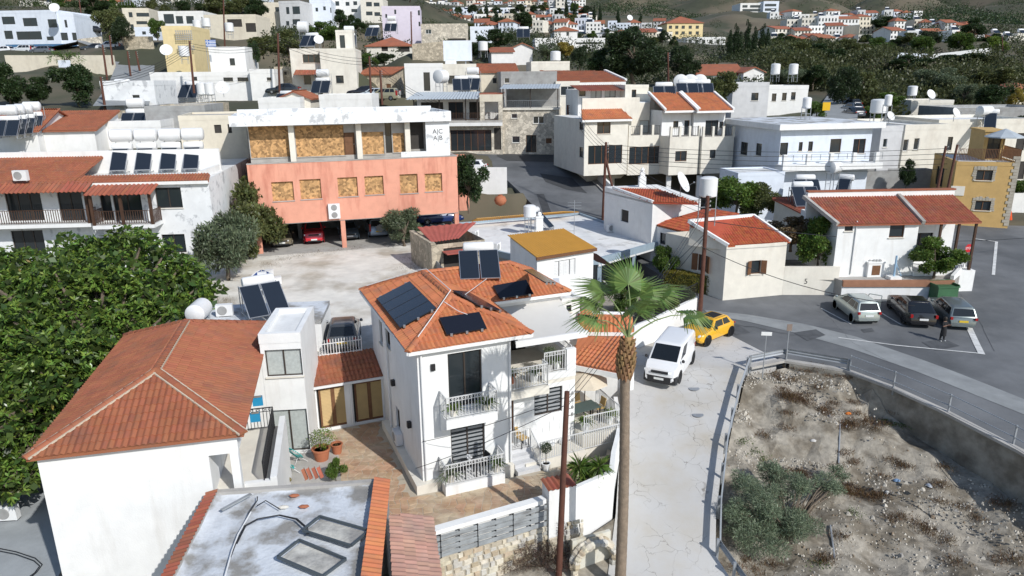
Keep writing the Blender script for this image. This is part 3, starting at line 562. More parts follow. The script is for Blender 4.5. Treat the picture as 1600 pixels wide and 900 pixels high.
LF = {'broad': leafmat('broad_leaf', (.075, .125, .025)), 'dark': leafmat('dark_leaf', (.035, .06, .02)), 'olive': leafmat('olive_leaf', (.12, .15, .085)), 'pine': leafmat('pine_needle', (.035, .055, .022)), 'cyp': leafmat('cypress_leaf', (.028, .05, .02)),
      'bright': leafmat('bright_leaf', (.13, .19, .03)), 'dry': leafmat('dry_brush', (.16, .115, .06)), 'yel': leafmat('yellowing_leaf', (.30, .24, .05)), 'lemon': leafmat('citrus_leaf', (.10, .16, .03)), 'scrub': leafmat('scrub_leaf', (.105, .12, .042)), 'brn': leafmat('brown_bare_twig', (.085, .055, .04)), 'palm': leafmat('palm_leaf', (.12, .19, .05), var=.3)}
PROTO = {}
def limbs(b, base, top, blobs, r0, rnd):
    mid = Vector(base).lerp(Vector(top), .6); b.tube([base, Vector(base).lerp(mid, .5) + Vector((rnd.uniform(-.05, .05), rnd.uniform(-.05, .05), 0)), mid], [r0, r0 * .8, r0 * .62], 8)
    for q in blobs: c = Vector(q[:3]); b.tube([mid, mid.lerp(c, .5) + Vector((0, 0, .1 * (c - mid).length)), c], [r0 * .45, r0 * .3, r0 * .1], 5)
def proto(kind, v=0):
    k = (kind, v)
    if k in PROTO: return PROTO[k]
    rnd = random.Random(v * 31 + hash(kind) % 97 if False else v * 31 + sum(map(ord, kind)))
    b = MB()
    if kind == 'cyp':
        bl = [(rnd.uniform(-.05, .05), rnd.uniform(-.05, .05), .12 + .8 * i / 9, .135 * (1 - (i / 10) ** 2.2) + .02, .135 * (1 - (i / 10) ** 2.2) + .02, .10) for i in range(10)]; cm = crown('c', bl, 3600, .045, .02, LF['cyp'], up=1.2); b.tube([(0, 0, -.03), (0, 0, .5)], [.02, .01], 6)
    elif kind == 'pine':
        bl = clumps((0, 0, .52), (.46, .46, .46), 22, .30, v + 3, -.95); cm = crown('c', bl, 11000, .055, .018, LF['pine'], up=.3); limbs(b, (0, 0, -.04), (0, 0, .7), bl, .035, rnd)
    elif kind == 'bush':
        bl = clumps((0, 0, .42), (.5, .5, .45), 12, .40, v + 5, -.6); cm = crown('c', bl, 3200, .075, .035, LF['scrub' if v % 2 else 'dark']); b.tube([(0, 0, -.05), (0, 0, .4)], [.04, .02], 6); limbs(b, (0, 0, -.05), (0, 0, .4), bl[:5], .03, rnd)
    elif kind == 'olive':
        bl = clumps((0, 0, .52), (.48, .48, .46), 18, .33, v + 9, -.9); cm = crown('c', bl, 9000, .06, .018, LF['olive']); limbs(b, (0, 0, -.05), (0, 0, .6), bl, .04, rnd)
    else:
        bl = clumps((0, 0, .53), (.47, .47, .46), 18, .33, v + 13, -.85); cm = crown('c', bl, 8500, .055, .028, LF[kind]); limbs(b, (0, 0, -.06), (0, 0, .6), bl, .032, rnd)
    PROTO[k] = (cm, b.mesh('trunk', BARK, 50)); return PROTO[k]
def tree(label, loc, h, wd, kind, v=0, group=None, name='tree', cat='tree'):
    cm, tm = proto(kind, v); e = emp(name, loc, random.uniform(0, 6.28), label, cat, group); s = wd / (.30 if kind == 'cyp' else .95); e.scale = (s, s, h); ob('trunk', tm, e); ob('crown', cm, e); return e
def pot(label, loc, r=.2, h=.35, mat=None, plant='spiky', ph=.6, leaf='bright', group='potted plants', name='potted_plant'):
    e = emp(name, loc, random.uniform(0, 6), label, 'plant', group); b = MB(); b.lathe([(r * .7, 0), (r * .95, h * .9), (r * 1.05, h * .9), (r * 1.05, h), (r * .85, h), (r * .8, h * .8)], 14); b.build('pot', mat or TERRA, e, 40); s = MB(); s.lathe([(.01, h * .82), (r * .84, h * .82)], 12); s.build('soil', DIRT, e)
    if plant == 'spiky':
        n = 70; C = np.zeros((n, 3)) + np.array([0, 0, h * .85]); d = rng.normal(size=(n, 3)); d[:, 2] = abs(d[:, 2]) * .8 + .25; me = leafmesh('foliage', C, d, ph, .05, LF[leaf], .35)
    elif plant == 'ball': me = crown('f', [(0, 0, h + ph, .26, .26, .24)], 700, .07, .03, LF[leaf]); t = MB(); t.tube([(0, 0, h * .7), (0, 0, h + ph)], .02); t.build('stem', BARK, e)
    else: me = crown('f', [(random.uniform(-.1, .1), random.uniform(-.1, .1), h + ph * .5, r * 1.5, r * 1.5, ph * .55), (.1, .1, h + ph * .8, r, r, ph * .3)], 800, .09, .04, LF[leaf]); t = MB(); t.tube([(0, 0, h * .7), (0, 0, h + ph * .5)], .02); t.build('stem', BARK, e)
    ob('foliage', me, e); return e
def fan_frond(length, nseg=30, rad=.9, droop=.3):
    """costapalmate palm frond: petiole mesh and leaf blade mesh, growing along +x"""
    p = MB(); pts = [Vector((length * t, 0, .25 * length * math.sin(t * 1.6) - droop * length * t * t * .6)) for t in (0, .25, .5, .75, 1)]; p.tube(pts, [.035, .03, .025, .02, .015], 5); hub = pts[-1]; ax = (pts[-1] - pts[-2]).normalized(); b = MB()
    for i in range(nseg):
        a = R_(-125 + 250 * i / (nseg - 1)); L = rad * (1.15 - .25 * abs(a) / 2.2) * random.uniform(.92, 1.05); d = Vector((math.cos(a) * ax.x - 0, math.sin(a), math.cos(a) * ax.z)); d.normalize(); sd = Vector((-math.sin(a), math.cos(a), 0)); w = .036
        k1 = hub + d * L * .55 + Vector((0, 0, .05 - .06 * abs(math.sin(a)))); k2 = hub + d * L * .92 + Vector((0, 0, -.24 * L - random.uniform(0, .4) * L)); f = Vector((0, 0, .02))
        b.add([hub, k1 - sd * w + f * (i % 2), k1 + sd * w, k2 + sd * .006, k2 - sd * .006], [(0, 1, 2), (1, 4, 3, 2)])
    return p, b
# ---------------- ground ----------------
from mathutils.geometry import delaunay_2d_cdt
AYS = [20, 27, 36, 40, 46, 50, 60, 70, 80, 90, 100, 120, 160]; AZS = [0, .5, 1.1, 1.2, 1.5, 1.8, 2.5, 3.6, 5., 6.6, 7.8, 9., 11]
def az(y): return float(np.interp(y, AYS, AZS))
def PA(px, py, dz=0):
    z = 1.5
    for _ in range(60): z = .5 * z + .5 * az(P(px, py, z).y)
    p = P(px, py, z); p.z += dz; return p
def lz(x, y): return float(np.interp(y, [12, 23, 36, 60], [-4.6, -2.0, 1.16, 1.9]))
def PL(px, py):
    z = 0
    for _ in range(80): z = .6 * z + .4 * lz(0, P(px, py, z).y)
    return P(px, py, z)
def sheet(name, poly, zf, mat, step=2.0, skirt=0, kind='structure', jit=0, parent=None):
    poly = [Vector((p[0], p[1])) for p in poly]; dense = []
    for i, p in enumerate(poly):
        q = poly[(i + 1) % len(poly)]; k = max(1, int((q - p).length / step)); dense += [p.lerp(q, j / k) for j in range(k)]
    def inside(x, y):
        c = False
        for i in range(len(poly)):
            a, b = poly[i], poly[i - 1]
            if (a.y > y) != (b.y > y) and x < (b.x - a.x) * (y - a.y) / (b.y - a.y) + a.x: c = not c
        return c
    n = len(dense); pts = list(dense); x0, x1 = min(p.x for p in poly), max(p.x for p in poly); y0, y1 = min(p.y for p in poly), max(p.y for p in poly); y = y0 + step / 2
    while y < y1:
        x = x0 + step / 2
        while x < x1:
            X, Y = x + random.uniform(-jit, jit), y + random.uniform(-jit, jit)
            if inside(X, Y) and min((Vector((X, Y)) - d).length for d in dense) > step * .4: pts.append(Vector((X, Y)))
            x += step
        y += step
    V, E, Fc, _, _, _ = delaunay_2d_cdt(pts, [(i, (i + 1) % n) for i in range(n)], [], 1, 1e-4)
    b = MB(); b.v = [(v.x, v.y, zf(v.x, v.y)) for v in V]
    for f in Fc:
        a, c, d = [V[i] for i in f[:3]]
        b.f.append(tuple(f) if (c - a).cross(d - a) > 0 else tuple(f[::-1])); b.m.append(0)
    if skirt:
        for i in range(n):
            p, q = dense[i], dense[(i + 1) % n]; b.q([(p.x, p.y, zf(p.x, p.y)), (q.x, q.y, zf(q.x, q.y)), (q.x, q.y, zf(q.x, q.y) - skirt), (p.x, p.y, zf(p.x, p.y) - skirt)], 1 if isinstance(mat, list) else 0)
    o = b.build(name, mat, parent); o['kind'] = kind; return o
def xy(p): return (p[0], p[1])
MH0 = Vector((-4.09, 26.42, 0)); MY = R_(22.5)
def W(u, v, z=0): return T(MH0, MY) @ Vector((u, v, z))
# asphalt of the junction, the street to the right and the street climbing away
asph_poly = [xy(PA(*p)) for p in ((1048, 440), (1090, 492), (1146, 527), (1215, 562), (1320, 577), (1398, 606), (1475, 641), (1600, 706))] + [(24.5, 24), (32, 18), (80, 22), (80, 62), (46, 66), (41, 68), (30, 64), (24, 50), (16, 50), (13.5, 60), (12.5, 66), (9.5, 60)]
sheet('road', asph_poly, lambda x, y: az(y), ASPH, 1.6, 3)
up_poly = [(9.4, 60.1), (12.4, 66.1), (12.6, 72), (11, 78), (9.6, 86), (8.6, 93), (14, 110), (2, 112), (-8, 104), (-30, 108), (-30, 101), (-9, 97), (-3.4, 93), (-1.2, 86), (1.2, 78), (3.4, 70), (6, 62)]
sheet('road', up_poly, lambda x, y: az(y) + .004 - (0 if x > -3 else (x + 3) * .05), ASPH, 3, 2)
sheet('road_patch', [(3.5, 86), (7.2, 84), (8.4, 78), (6.2, 79.5), (4, 82.5)], lambda x, y: az(y) + .012, ASPHD, 2)
sheet('road_patch', [(-.5, 92), (8.4, 90.5), (8.6, 94), (3, 97), (-2.5, 96)], lambda x, y: az(y) + .012, ASPHD, 2)
sheet('road_patch', [(2.8, 78), (3.6, 78), (4.2, 70), (3.2, 71.5)], lambda x, y: az(y) + .012, ASPHD, 2)
# pale worn wheel band running across the junction
band = [PA(*p) for p in ((1100, 484), (1170, 492), (1260, 507), (1340, 527), (1440, 562), (1540, 600), (1640, 640))]; band2 = [PA(*p) for p in ((1640, 664), (1530, 620), (1430, 580), (1330, 545), (1250, 522), (1165, 502), (1108, 492))]
sheet('road_wear', [xy(p) for p in band + band2], lambda x, y: az(y) + .016, ASPHP, 1.2)
def stripe(px, wd=.12, nm='road_marking'):
    b = MB(); pts = [PA(*p, .03) for p in px]; pts = [a.lerp(c, i / 8) for a, c in zip(pts, pts[1:]) for i in range(8)] + pts[-1:]; pts = [Vector((p.x, p.y, az(p.y) + .03)) for p in pts]
    for a, c in zip(pts, pts[1:]):
        d = (c - a).normalized(); s = Vector((-d.y, d.x, 0)) * wd / 2; b.q([a - s, c - s, c + s, a + s])
    o = b.build(nm, PAINTW); o['kind'] = 'structure'
stripe([(1310, 528), (1400, 540), (1534, 553)], .13); stripe([(1534, 554), (1514, 512)], .35); stripe([(1552, 430), (1557, 378), (1520, 373)], .22)
for a in ((1283, 482, 1330, 507), (1371, 486, 1408, 508)): stripe([a[:2], a[2:]], .1)
# concrete lane
lane_poly = [(3.2, 14), (3.4, 22.6), (4.35, 26.6), xy(W(10.25, .6)), xy(W(11.4, 2.6)), xy(P(990, 547, 1.2)), xy(P(1050, 520, 1.3)), xy(PA(1090, 492.5)), xy(PA(1146, 527.5)), xy(PA(1214, 563)), xy(PA(1166, 574)), xy(PL(1150, 622)), xy(PL(1131, 700)), xy(PL(1119, 800)), xy(PL(1118, 868)), xy(PL(1142, 905)), (9.6, 18), (10, 14)]
sheet('lane', lane_poly, lambda x, y: lz(x, y) + .006, LANE, 2, 2)
# kerb along the road edge above the waste ground
kb = [PA(*p) for p in ((1168, 574), (1222, 563), (1320, 578), (1398, 607), (1475, 642), (1600, 707), (1700, 770))]
for a, c in zip(kb, kb[1:]):
    b = MB(); d = (c - a).normalized(); s = Vector((d.y, -d.x, 0)); b.add([a, c, c + s * .35, a + s * .35, a + Vector((0, 0, .14)), c + Vector((0, 0, .14)), c + s * .35 + Vector((0, 0, .14)), a + s * .35 + Vector((0, 0, .14))], [(0, 1, 5, 4), (4, 5, 6, 7), (3, 7, 6, 2), (0, 4, 7, 3), (1, 2, 6, 5)]); o = b.build('kerb', CONC); o['kind'] = 'structure'
# waste ground below the road
ctl = [(1168, 585, .85), (1146, 650, -.1), (1131, 720, -.9), (1122, 800, -1.7), (1125, 868, -2.15), (1150, 905, -2.4), (1222, 568, .95), (1270, 572, .95), (1320, 586, .95), (1370, 604, .85), (1240, 620, .35), (1200, 680, -.8), (1290, 640, -.35), (1340, 632, -.2), (1360, 668, -1.3), (1450, 690, -1.15), (1540, 740, -1.5), (1600, 790, -1.7), (1230, 740, -1.9), (1250, 810, -2.4), (1350, 780, -2.3), (1500, 850, -2.7), (1200, 890, -2.8), (1400, 895, -3.0), (1600, 890, -2.7), (1750, 960, -3.0), (1300, 1050, -3.4), (1150, 1000, -3.4), (1800, 860, -2.0), (1420, 640, -.95), (1480, 668, -1.0), (1570, 722, -1.4)]
CT = np.array([list(P(*c)) for c in ctl])
def wz(x, y):
    d2 = (CT[:, 0] - x) ** 2 + (CT[:, 1] - y) ** 2 + .05; w_ = 1 / d2 ** 1.6; return float((w_ * CT[:, 2]).sum() / w_.sum()) + .12 * math.sin(x * 2.1 + y) * math.cos(y * 1.7 - x * .6) + .05 * math.sin(x * 5.3) * math.sin(y * 4.7)
waste_poly = [xy(PL(1168, 578)), xy(PL(1152, 624)), xy(PL(1133, 702)), xy(PL(1121, 802)), xy(PL(1121, 868)), xy(PL(1144, 905)), (9.7, 18), (10, 12), (40, 10), (36, 20), (24.9, 23.5)] + [xy(k + Vector((.1, -.25, 0))) for k in (PA(1600, 709), PA(1475, 644), PA(1398, 610), PA(1320, 580), PA(1222, 566))]
sheet('waste_ground', waste_poly, wz, DIRT, .45, 2.5, jit=.12)
b = MB()
for i in range(5200):
    px, py = (random.uniform(1125, 1640), random.uniform(585, 930)) if i % 3 else (random.uniform(1150, 1330), random.uniform(580, 730)); p = P(px, py, -1.5); x, y = p.x, p.y
    for _ in range(4): z = wz(x, y); p = P(px, py, z); x, y = p.x, p.y
    if x < 9.8 or y > 38.2 or (y - 28.5) > (22.85 - x) * .95 + .0 and y > 28.5 and x > 18.6: continue
    s = random.uniform(.015, .05) * (2.2 if random.random() < .04 else 1); b.x = Matrix.Translation((x, y, z)) @ Matrix.Rotation(random.uniform(0, 6), 4, 'Z'); b.add([(-s, -s * .7, -.02), (s, -s, -.02), (s * .8, s, -.02), (-s * .9, s * .8, -.02), (-s * .5, -s * .3, s), (s * .6, -s * .4, s * .8), (s * .2, s * .5, s * 1.1)], [(0, 1, 5, 4), (1, 2, 6, 5), (2, 3, 6), (3, 0, 4, 6), (4, 5, 6)], random.choice((0, 0, 0, 1, 2) if i % 3 else (0, 0, 0, 0, 1)))
b.x = None; tag(b.build('gravel', [M('pale_stone', (.52, .48, .41), var=.2), M('grey_stone', (.34, .32, .29), var=.2), M('brown_stone', (.25, .19, .13), var=.2)]), 'loose pale stones scattered over the waste ground', 'gravel', kind='stuff')
# upper gravel lot (one storey above the courtyard)
lot_poly = [(-30, 30), (-14, 33.4), (-10.35, 34.35), (-7.95, 35.4), W(0.4, 9.55), W(9.2, 9.4), (-.5, 44), (-5.4, 49.8), (-6.2, 54.5), (-4.2, 63.5), (-22, 58.5), (-30, 62)]
sheet('gravel_lot', [xy(p) for p in lot_poly], lambda x, y: 3.0 + .05 * math.sin(x * .9) * math.sin(y * .8), [LOTG, CONC], 1.5, 5)
# courtyard: grout bed and flagstones
cy = [P(500, 676, 0), P(606, 655, 0), W(.0, 6.4), W(0, -.02), W(4.3, -.3), W(9.5, -.3), W(9.3, .2), W(7.2, -2.7), W(4.4, -3.5), W(-1.6, -3.75), P(560, 830, 0), P(430, 800, 0), P(440, 740, 0), P(470, 705, 0)]
court = sheet('courtyard', [xy(p) for p in cy], lambda x, y: 0, GROUT, 2, 5)
stones = []; gx = -12
JIT = {}
def jp(i, j):
    if (i, j) not in JIT: JIT[(i, j)] = (i * .34 + (j % 2) * .15 + random.uniform(-.11, .11), j * .31 + random.uniform(-.1, .1))
    return JIT[(i, j)]
cyp = [Vector(xy(p)) for p in cy]
def inpoly(x, y, poly):
    c = False
    for i in range(len(poly)):
        a, q = poly[i], poly[i - 1]
        if (a[1] > y) != (q[1] > y) and x < (q[0] - a[0]) * (y - a[1]) / (q[1] - a[1]) + a[0]: c = not c
    return c
for i in range(-40, 28):
    for j in range(64, 115):
        q = [jp(i, j), jp(i + 1, j), jp(i + 1, j + 1), jp(i, j + 1)]; cx, cy_ = sum(p[0] for p in q) / 4, sum(p[1] for p in q) / 4
        if all(inpoly(cx + (p[0] - cx) * 1.05, cy_ + (p[1] - cy_) * 1.05, cyp) for p in q): stones.append((cx, cy_, q))
stones.sort(key=lambda s: math.hypot(s[0], s[1] - 0)); rest = MB()
for k, (cx, cy_, q) in enumerate(stones):
    b = MB() if k < 300 else rest; ins = [(cx + (p[0] - cx) * .93, cy_ + (p[1] - cy_) * .93) for p in q]; h = random.uniform(.008, .02)
    b.add([(p[0], p[1], 0) for p in ins] + [(cx + (p[0] - cx) * .96, cy_ + (p[1] - cy_) * .96, h) for p in ins], [(0, 1, 5, 4), (1, 2, 6, 5), (2, 3, 7, 6), (3, 0, 4, 7), (4, 5, 6, 7)])
    if k < 300: b.build('flagstone', FLAG, court)
if rest.v: rest.build('flagstones', FLAG, court)['kind'] = 'stuff'
# retaining wall of rough concrete under the road edge
def wallrun(name, label, pts, mat, th=.3, cat='wall', group=None, z0=None):
    """free standing wall through points (x,y,ztop,zbottom)"""
    e = emp(name, Vector(pts[0][:3]) , 0, label, cat, group); o = Vector(pts[0][:3]); b = MB()
    for a, c in zip(pts, pts[1:]):
        A, Cc = Vector(a[:3]) - o, Vector(c[:3]) - o; d = (Cc - A).to_2d().normalized(); s = Vector((-d.y, d.x, 0)) * th; x = Vector((d.x, d.y, 0)) * .01
        B0, C0 = Vector((A.x, A.y, a[3] - o.z)), Vector((Cc.x, Cc.y, c[3] - o.z)); b.add([B0 - x, C0 + x, C0 + s + x, B0 + s - x, A - x, Cc + x, Cc + s + x, A + s - x], [(0, 1, 5, 4), (4, 5, 6, 7), (2, 3, 7, 6), (1, 2, 6, 5), (3, 0, 4, 7)])
    b.build('masonry', mat, e); return e
rw = [PA(*p) + Vector((.15, -.35, -.02)) for p in ((1226, 565), (1320, 580), (1396, 608), (1475, 645), (1600, 710), (1720, 785))]
wallrun('retaining_wall', 'grey weathered concrete retaining wall holding up the road above the waste ground', [(p.x, p.y, p.z, p.z - 3.2) for p in rw], M('stained_concrete', (.30, .28, .24), var=.25, col2=(.18, .16, .13), c2lo=.42, c2hi=.62, bump=.6, bsc=6), .25)
# ---------------- main white house ----------------
MHB = Bld('white_house', 'white two-storey house with orange hip roof, black solar panels and grey awning', MH0, MY)
e = MHB.e
MHB.walls([(.36, .3), (4.45, .3), (4.45, 5.3), (4.45, 9.4), (.36, 9.4)], -.3, 6.34, {0: [('w', 1.29, 3.55, 2.78, 6.0), ('z', 1.30, .55, 2.84, 2.65)], 4: [('w', 'p', 593, 502, 597, 535), ('w', 'p', 603, 512, 609, 540), ('w', 4.6, .9, 5.3, 2.0)]}, PUREW, 0, .14)
MHB.walls([(4.45, 1.2), (8.05, 1.2), (8.05, 5.3), (4.45, 5.3)], -.3, 3.42, {0: [('z', 1.52, 1.9, 2.95, 3.2), ('b', .12, .75, .5, 3.2)]}, PUREW, 0, .14, 'wall', skip=(3,))
MHB.walls([(4.45, 5.3), (9.3, 5.3), (9.3, 9.4), (4.45, 9.4)], -.3, 6.34, {0: [('w', .6, 3.5, 2.9, 5.7), ('k', 3.6, 3.6, 4.5, 5.6)], 1: [('w', 1.2, 4, 2.2, 5.2)]}, PUREW, 0, .14, 'wall', skip=(3,))
# plinth ledge and balcony bases
b = MB(); b.box((0, 0, -.2), (.37, 6.6, .42)); b.box((.37, 0, -.2), (1.06, .31, .42)); b.box((3.78, 0, -.2), (4.45, .31, .42)); b.build('plinth', PALE, e)
b = MB(); b.box((1.08, -.6, -.2), (3.76, .29, .46)); b.build('balcony_base', PUREW, e)
b = MB(); b.box((1.22, -.62, 3.08), (3.46, .29, 3.48)); b.q([(1.22, -.62, 3.08), (1.22, .29, 3.08), (1.22, .29, 2.6)]); b.build('balcony', PUREW, e)
railing(e, [(1.24, .25, 3.48), (1.24, -.58, 3.48), (3.44, -.58, 3.48), (3.44, .25, 3.48)], .98, deco=True)
railing(e, [(1.1, .25, .46), (1.1, -.57, .46), (3.74, -.57, .46), (3.74, .25, .46)], .98, deco=True)
# terrace over the right wing
b = MB(); b.box((4.455, .62, 3.42), (6.45, 5.29, 3.60)); b.box((6.455, 1.19, 3.42), (8.05, 5.29, 3.60)); b.box((4.46, .62, 3.22), (6.45, 1.18, 3.419)); b.build('terrace_floor', PALE, e)
b = MB(); b.box((7.6, 1.17, 3.6), (8.07, 1.4, 4.95)); b.box((7.85, 1.4, 3.6), (8.07, 5.29, 4.6)); b.box((6.46, 1.17, 3.601), (7.599, 1.36, 3.92)); b.build('terrace_parapet', PUREW, e)
railing(e, [(4.5, .7, 3.6), (6.4, .7, 3.6), (6.4, 1.25, 3.6)], 1.05, deco=True); railing(e, [(6.5, 1.26, 3.92), (7.55, 1.26, 3.92)], 1.0, deco=True); railing(e, [(7.96, 1.45, 4.6), (7.96, 5.2, 4.6)], .4)
for k in range(9):      # split stone courses on the white right wing
    z = 1.0 + k * .25; x = 4.5
    while x < 8.0:
        w_ = random.uniform(.35, .6); x1 = min(x + w_, 8.03)
        if not (x1 > 5.9 and x < 7.55 and 1.8 < z + .2 and z < 3.3) and x > 5.0 and z + .24 < 3.4: MHB.box('stone_block', (x + .008, 1.2 - random.uniform(.012, .03), z + .006), (x1 - .008, 1.199, z + .243), PUREW)
        x = x1
# porch, steps and walled terrace on the right
b = MB(); b.box((5.0, -.02, -.25), (8.05, 1.19, .30)); b.box((8.06, .3, -2), (10.3, 6, .9)); b.build('porch', PALE, e)
for k in range(3): MHB.box('step', (4.5 + .0 * k, -.3 + .35 * k, -.1), (5.6, .05 + .35 * k, .17 * (k + 1)), LGREY)
MHB.box('landing', (4.46, .75, -.1), (5.6, 1.19, .68), LGREY)
railing(e, [(5.62, -.25, .1), (5.62, .9, .6)], .95); railing(e, [(4.55, .72, .68), (5.55, .72, .68)], .95); railing(e, [(5.7, -.05, .30), (10.15, .2, .25)], .95, sp=.12)
railing(e, [(8.12, .36, .9), (10.2, .38, .9), (10.22, 3, .95)], .95, sp=.12)
# downpipes, gutters, fascia
for a_, c_ in ((.5, .22), (4.38, .22), (.28, 5.7)): b = MB(); b.tube([(a_, c_, .45), (a_, c_, 6.2)], .05, 8); b.build('downpipe', WALU, e)
b = MB(); U0, U1, V0, V1, WV, U2, ZE, ZR, RU, RV = -.05, 5.35, .05, 9.65, 4.9, 9.65, 6.45, 7.66, 2.65, 7.25
for a, c in (((U0, V0), (U1, V0)), ((U0, V1), (U0, V0)), ((U1, V0), (U1, WV)), ((U1, WV), (U2, WV)), ((U2, WV), (U2, V1)), ((U2, V1), (U0, V1))): b.bar((*a, ZE - .09), (*c, ZE - .09), .12, .14)
b.build('gutter', PUREW, e)
b = MB(); b.prism([(U0 + .06, V0 + .06), (U1 - .06, V0 + .06), (U1 - .06, WV + .06), (U2 - .06, WV + .06), (U2 - .06, V1 - .06), (U0 + .06, V1 - .06)], 6.34, 6.42); b.build('soffit', PUREW, e)
ap, jn, r2 = (RU, V0 + 2.75, ZR), (RU, RV, ZR), (U2 - 2.35, RV, ZR)
planes = {'front': [(U0, V0, ZE), (U1, V0, ZE), ap], 'left': [(U0, V1, ZE), (U0, V0, ZE), ap, jn], 'right': [(U1, V0, ZE), (U1, WV, ZE), jn, ap], 'wing': [(U1, WV, ZE), (U2, WV, ZE), r2, jn], 'hip': [(U2, WV, ZE), (U2, V1, ZE), r2], 'back': [(U2, V1, ZE), (U0, V1, ZE), jn, r2]}
rf = tiled(e, list(planes.values()), TILEO, MHB.M, True)
for p, q in (((U0, V0, ZE), ap), ((U1, V0, ZE), ap), (ap, jn), (jn, r2), (r2, (U2, WV, ZE)), (r2, (U2, V1, ZE)), (jn, (U0, V1, ZE))): ridge(rf, p, q, TILEO, .14, .4, True)
# wall lamps and cable clutter on the facade
for c in ((1.0, .2, 5.55),): MHB.box('wall_lamp', (c[0] - .09, c[1], c[2] - .14), (c[0] + .09, c[1] + .09, c[2] + .14), BLK)
for v, z in ((4.7, 3.2), (1.9, 2.35)): MHB.box('wall_lamp', (.18, v - .1, z - .14), (.35, v + .1, z + .14), BLK)
# awning
az_b, az_f = 6.05, 5.5
aw = emp('awning', W(7, 3.5, 5.7), MY, 'large grey retractable awning shading the upper terrace of the white house', 'awning'); o = Vector((7, 3.5, 5.7))
b = MB(); q = [Vector(p) - o for p in ((5.45, 1.65, az_f), (8.85, 1.6, az_f), (9.2, 5.25, az_b), (5.5, 5.25, az_b))]; n = 8; vs = []
for i in range(n + 1):
    f = i / n
    for t in (0, 1): vs.append(q[0].lerp(q[3], f).lerp(q[1].lerp(q[2], f), t) - Vector((0, 0, .12 * math.sin(math.pi * f))))
b.add(vs, [(2 * i, 2 * i + 1, 2 * i + 3, 2 * i + 2) for i in range(n)]); b.add([v + Vector((0, 0, -.012)) for v in vs], [(2 * i, 2 * i + 2, 2 * i + 3, 2 * i + 1) for i in range(n)]); b.build('canvas', AWN, aw, 60)
b = MB(); b.bar(q[0] + Vector((-.2, 0, -.03)), q[1] + Vector((.05, 0, -.03)), .1, .16); b.q([q[0] - Vector((.2, .06, .05)), q[1] - Vector((0, .06, .05)), q[1] - Vector((0, .06, .25)), q[0] - Vector((.2, .06, .25))]); b.build('front_bar', WALU, aw); b = MB(); b.bar(q[3] + Vector((0, .0, .05)), q[2] + Vector((0, 0, .05)), .16, .16); b.build('cassette', WALU, aw)
b = MB()
for f in (.2, .8): m_ = q[0].lerp(q[1], f); k_ = q[3].lerp(q[2], f + (.12 if f < .5 else -.12)); b.bar(m_ - Vector((0, 0, .1)), m_.lerp(k_, .5) - Vector((0, 0, .3)), .05); b.bar(m_.lerp(k_, .5) - Vector((0, 0, .3)), k_ - Vector((0, 0, .1)), .05)
b.build('folding_arm', ALU, aw)
# solar panels lying on the roof
def onplane(pl, pxs, off):
    a, c, d = [MHB.w(p) for p in pl[:3]]; n = (c - a).cross(d - a).normalized(); n = n if n.z > 0 else -n; out = []
    for px in pxs: r = ray(*px); out.append(CAM + r * ((a + n * off - CAM).dot(n) / r.dot(n)))
    return out, n
def pv(label, pl, pxs, n_, off=.2, lift=0):
    pts, n = onplane(planes[pl], pxs, off); c = sum(pts, Vector()) / 4; e_ = emp('rooftop_solar_array', c, 0, label, 'solar panel', 'photovoltaic panels on the white house')
    for i in range(n_):
        f0, f1 = i / n_ + .004, (i + 1) / n_ - .004; k = [pts[0].lerp(pts[3], f0), pts[1].lerp(pts[2], f0), pts[1].lerp(pts[2], f1), pts[0].lerp(pts[3], f1)]; b = MB(); k = [p - c for p in k]; b.add(k + [p - n * .04 for p in k], [(0, 1, 2, 3), (7, 6, 5, 4), (0, 4, 5, 1), (1, 5, 6, 2), (2, 6, 7, 3), (3, 7, 4, 0)], 1)
        m_ = sum(k, Vector()) / 4; b.add([m_ + (p - m_) * .975 + n * .003 for p in k], [(0, 1, 2, 3)], 0); b.build('panel', [PVP, BLK], e_)
    b = MB()
    for f in (.12, .5, .88):
        for s in (0, 1):
            p = pts[0].lerp(pts[1], f) if s == 0 else pts[3].lerp(pts[2], f)
            if s == 1 or n_ > 1: b.x = Matrix.Translation(p - c); b.box((-.05, -.03, -.1), (.05, .03, .02))
    b.x = None; b.build('clamp', ALU, e_)
pv('large array of black solar panels on the left slope of the orange hip roof', 'left', [(588, 466), (640, 439), (682, 481), (625, 512)], 4)
pv('black solar panel on the front hip slope above the upper balcony', 'front', [(686, 496), (749, 487), (761, 513), (698, 523)], 1)
pv('narrow-looking black solar panel on the inner right slope by the awning', 'right', [(707, 453), (731, 455), (786, 486), (748, 477)], 1)
pv('black solar panel on the rear wing slope above the awning', 'wing', [(770, 446), (822, 437), (834, 459), (781, 466)], 1)
pv('black solar panel half hidden on the far hip end by the air conditioner', 'hip', [(819, 421), (832, 420), (868, 441), (852, 441)], 1, .25)
h = heater('solar water heater with white tank behind the orange roof ridge', onplane(planes['wing'], [(752, 440)], .05)[0][0], R_(6), 2, 'h', 1.0, tilt=33, stand=.12)
b = MB(); pts = [W(*p) + Vector((0, 0, .17)) for p in ((.2, 9.2, 6.6), (2.3, 7.4, 7.6), (2.75, 6.9, 7.75), (2.7, 2.9, 7.75), (1.4, 1.5, 7.1), (.5, .5, 6.7))]; b.tube(pts, .02, 5); b.tube([W(2.2, 2.3, 7.62), W(2.6, 1.6, 7.35), W(2.9, 1.3, 7.25)], .015, 5); b.tube([W(3.4, 3.2, 7.5), W(5.6, 6.1, 7.3)], .015, 5)
tag(b.build('conduit', WALU), 'white cable conduit running over the orange roof ridges of the white house', 'conduit')
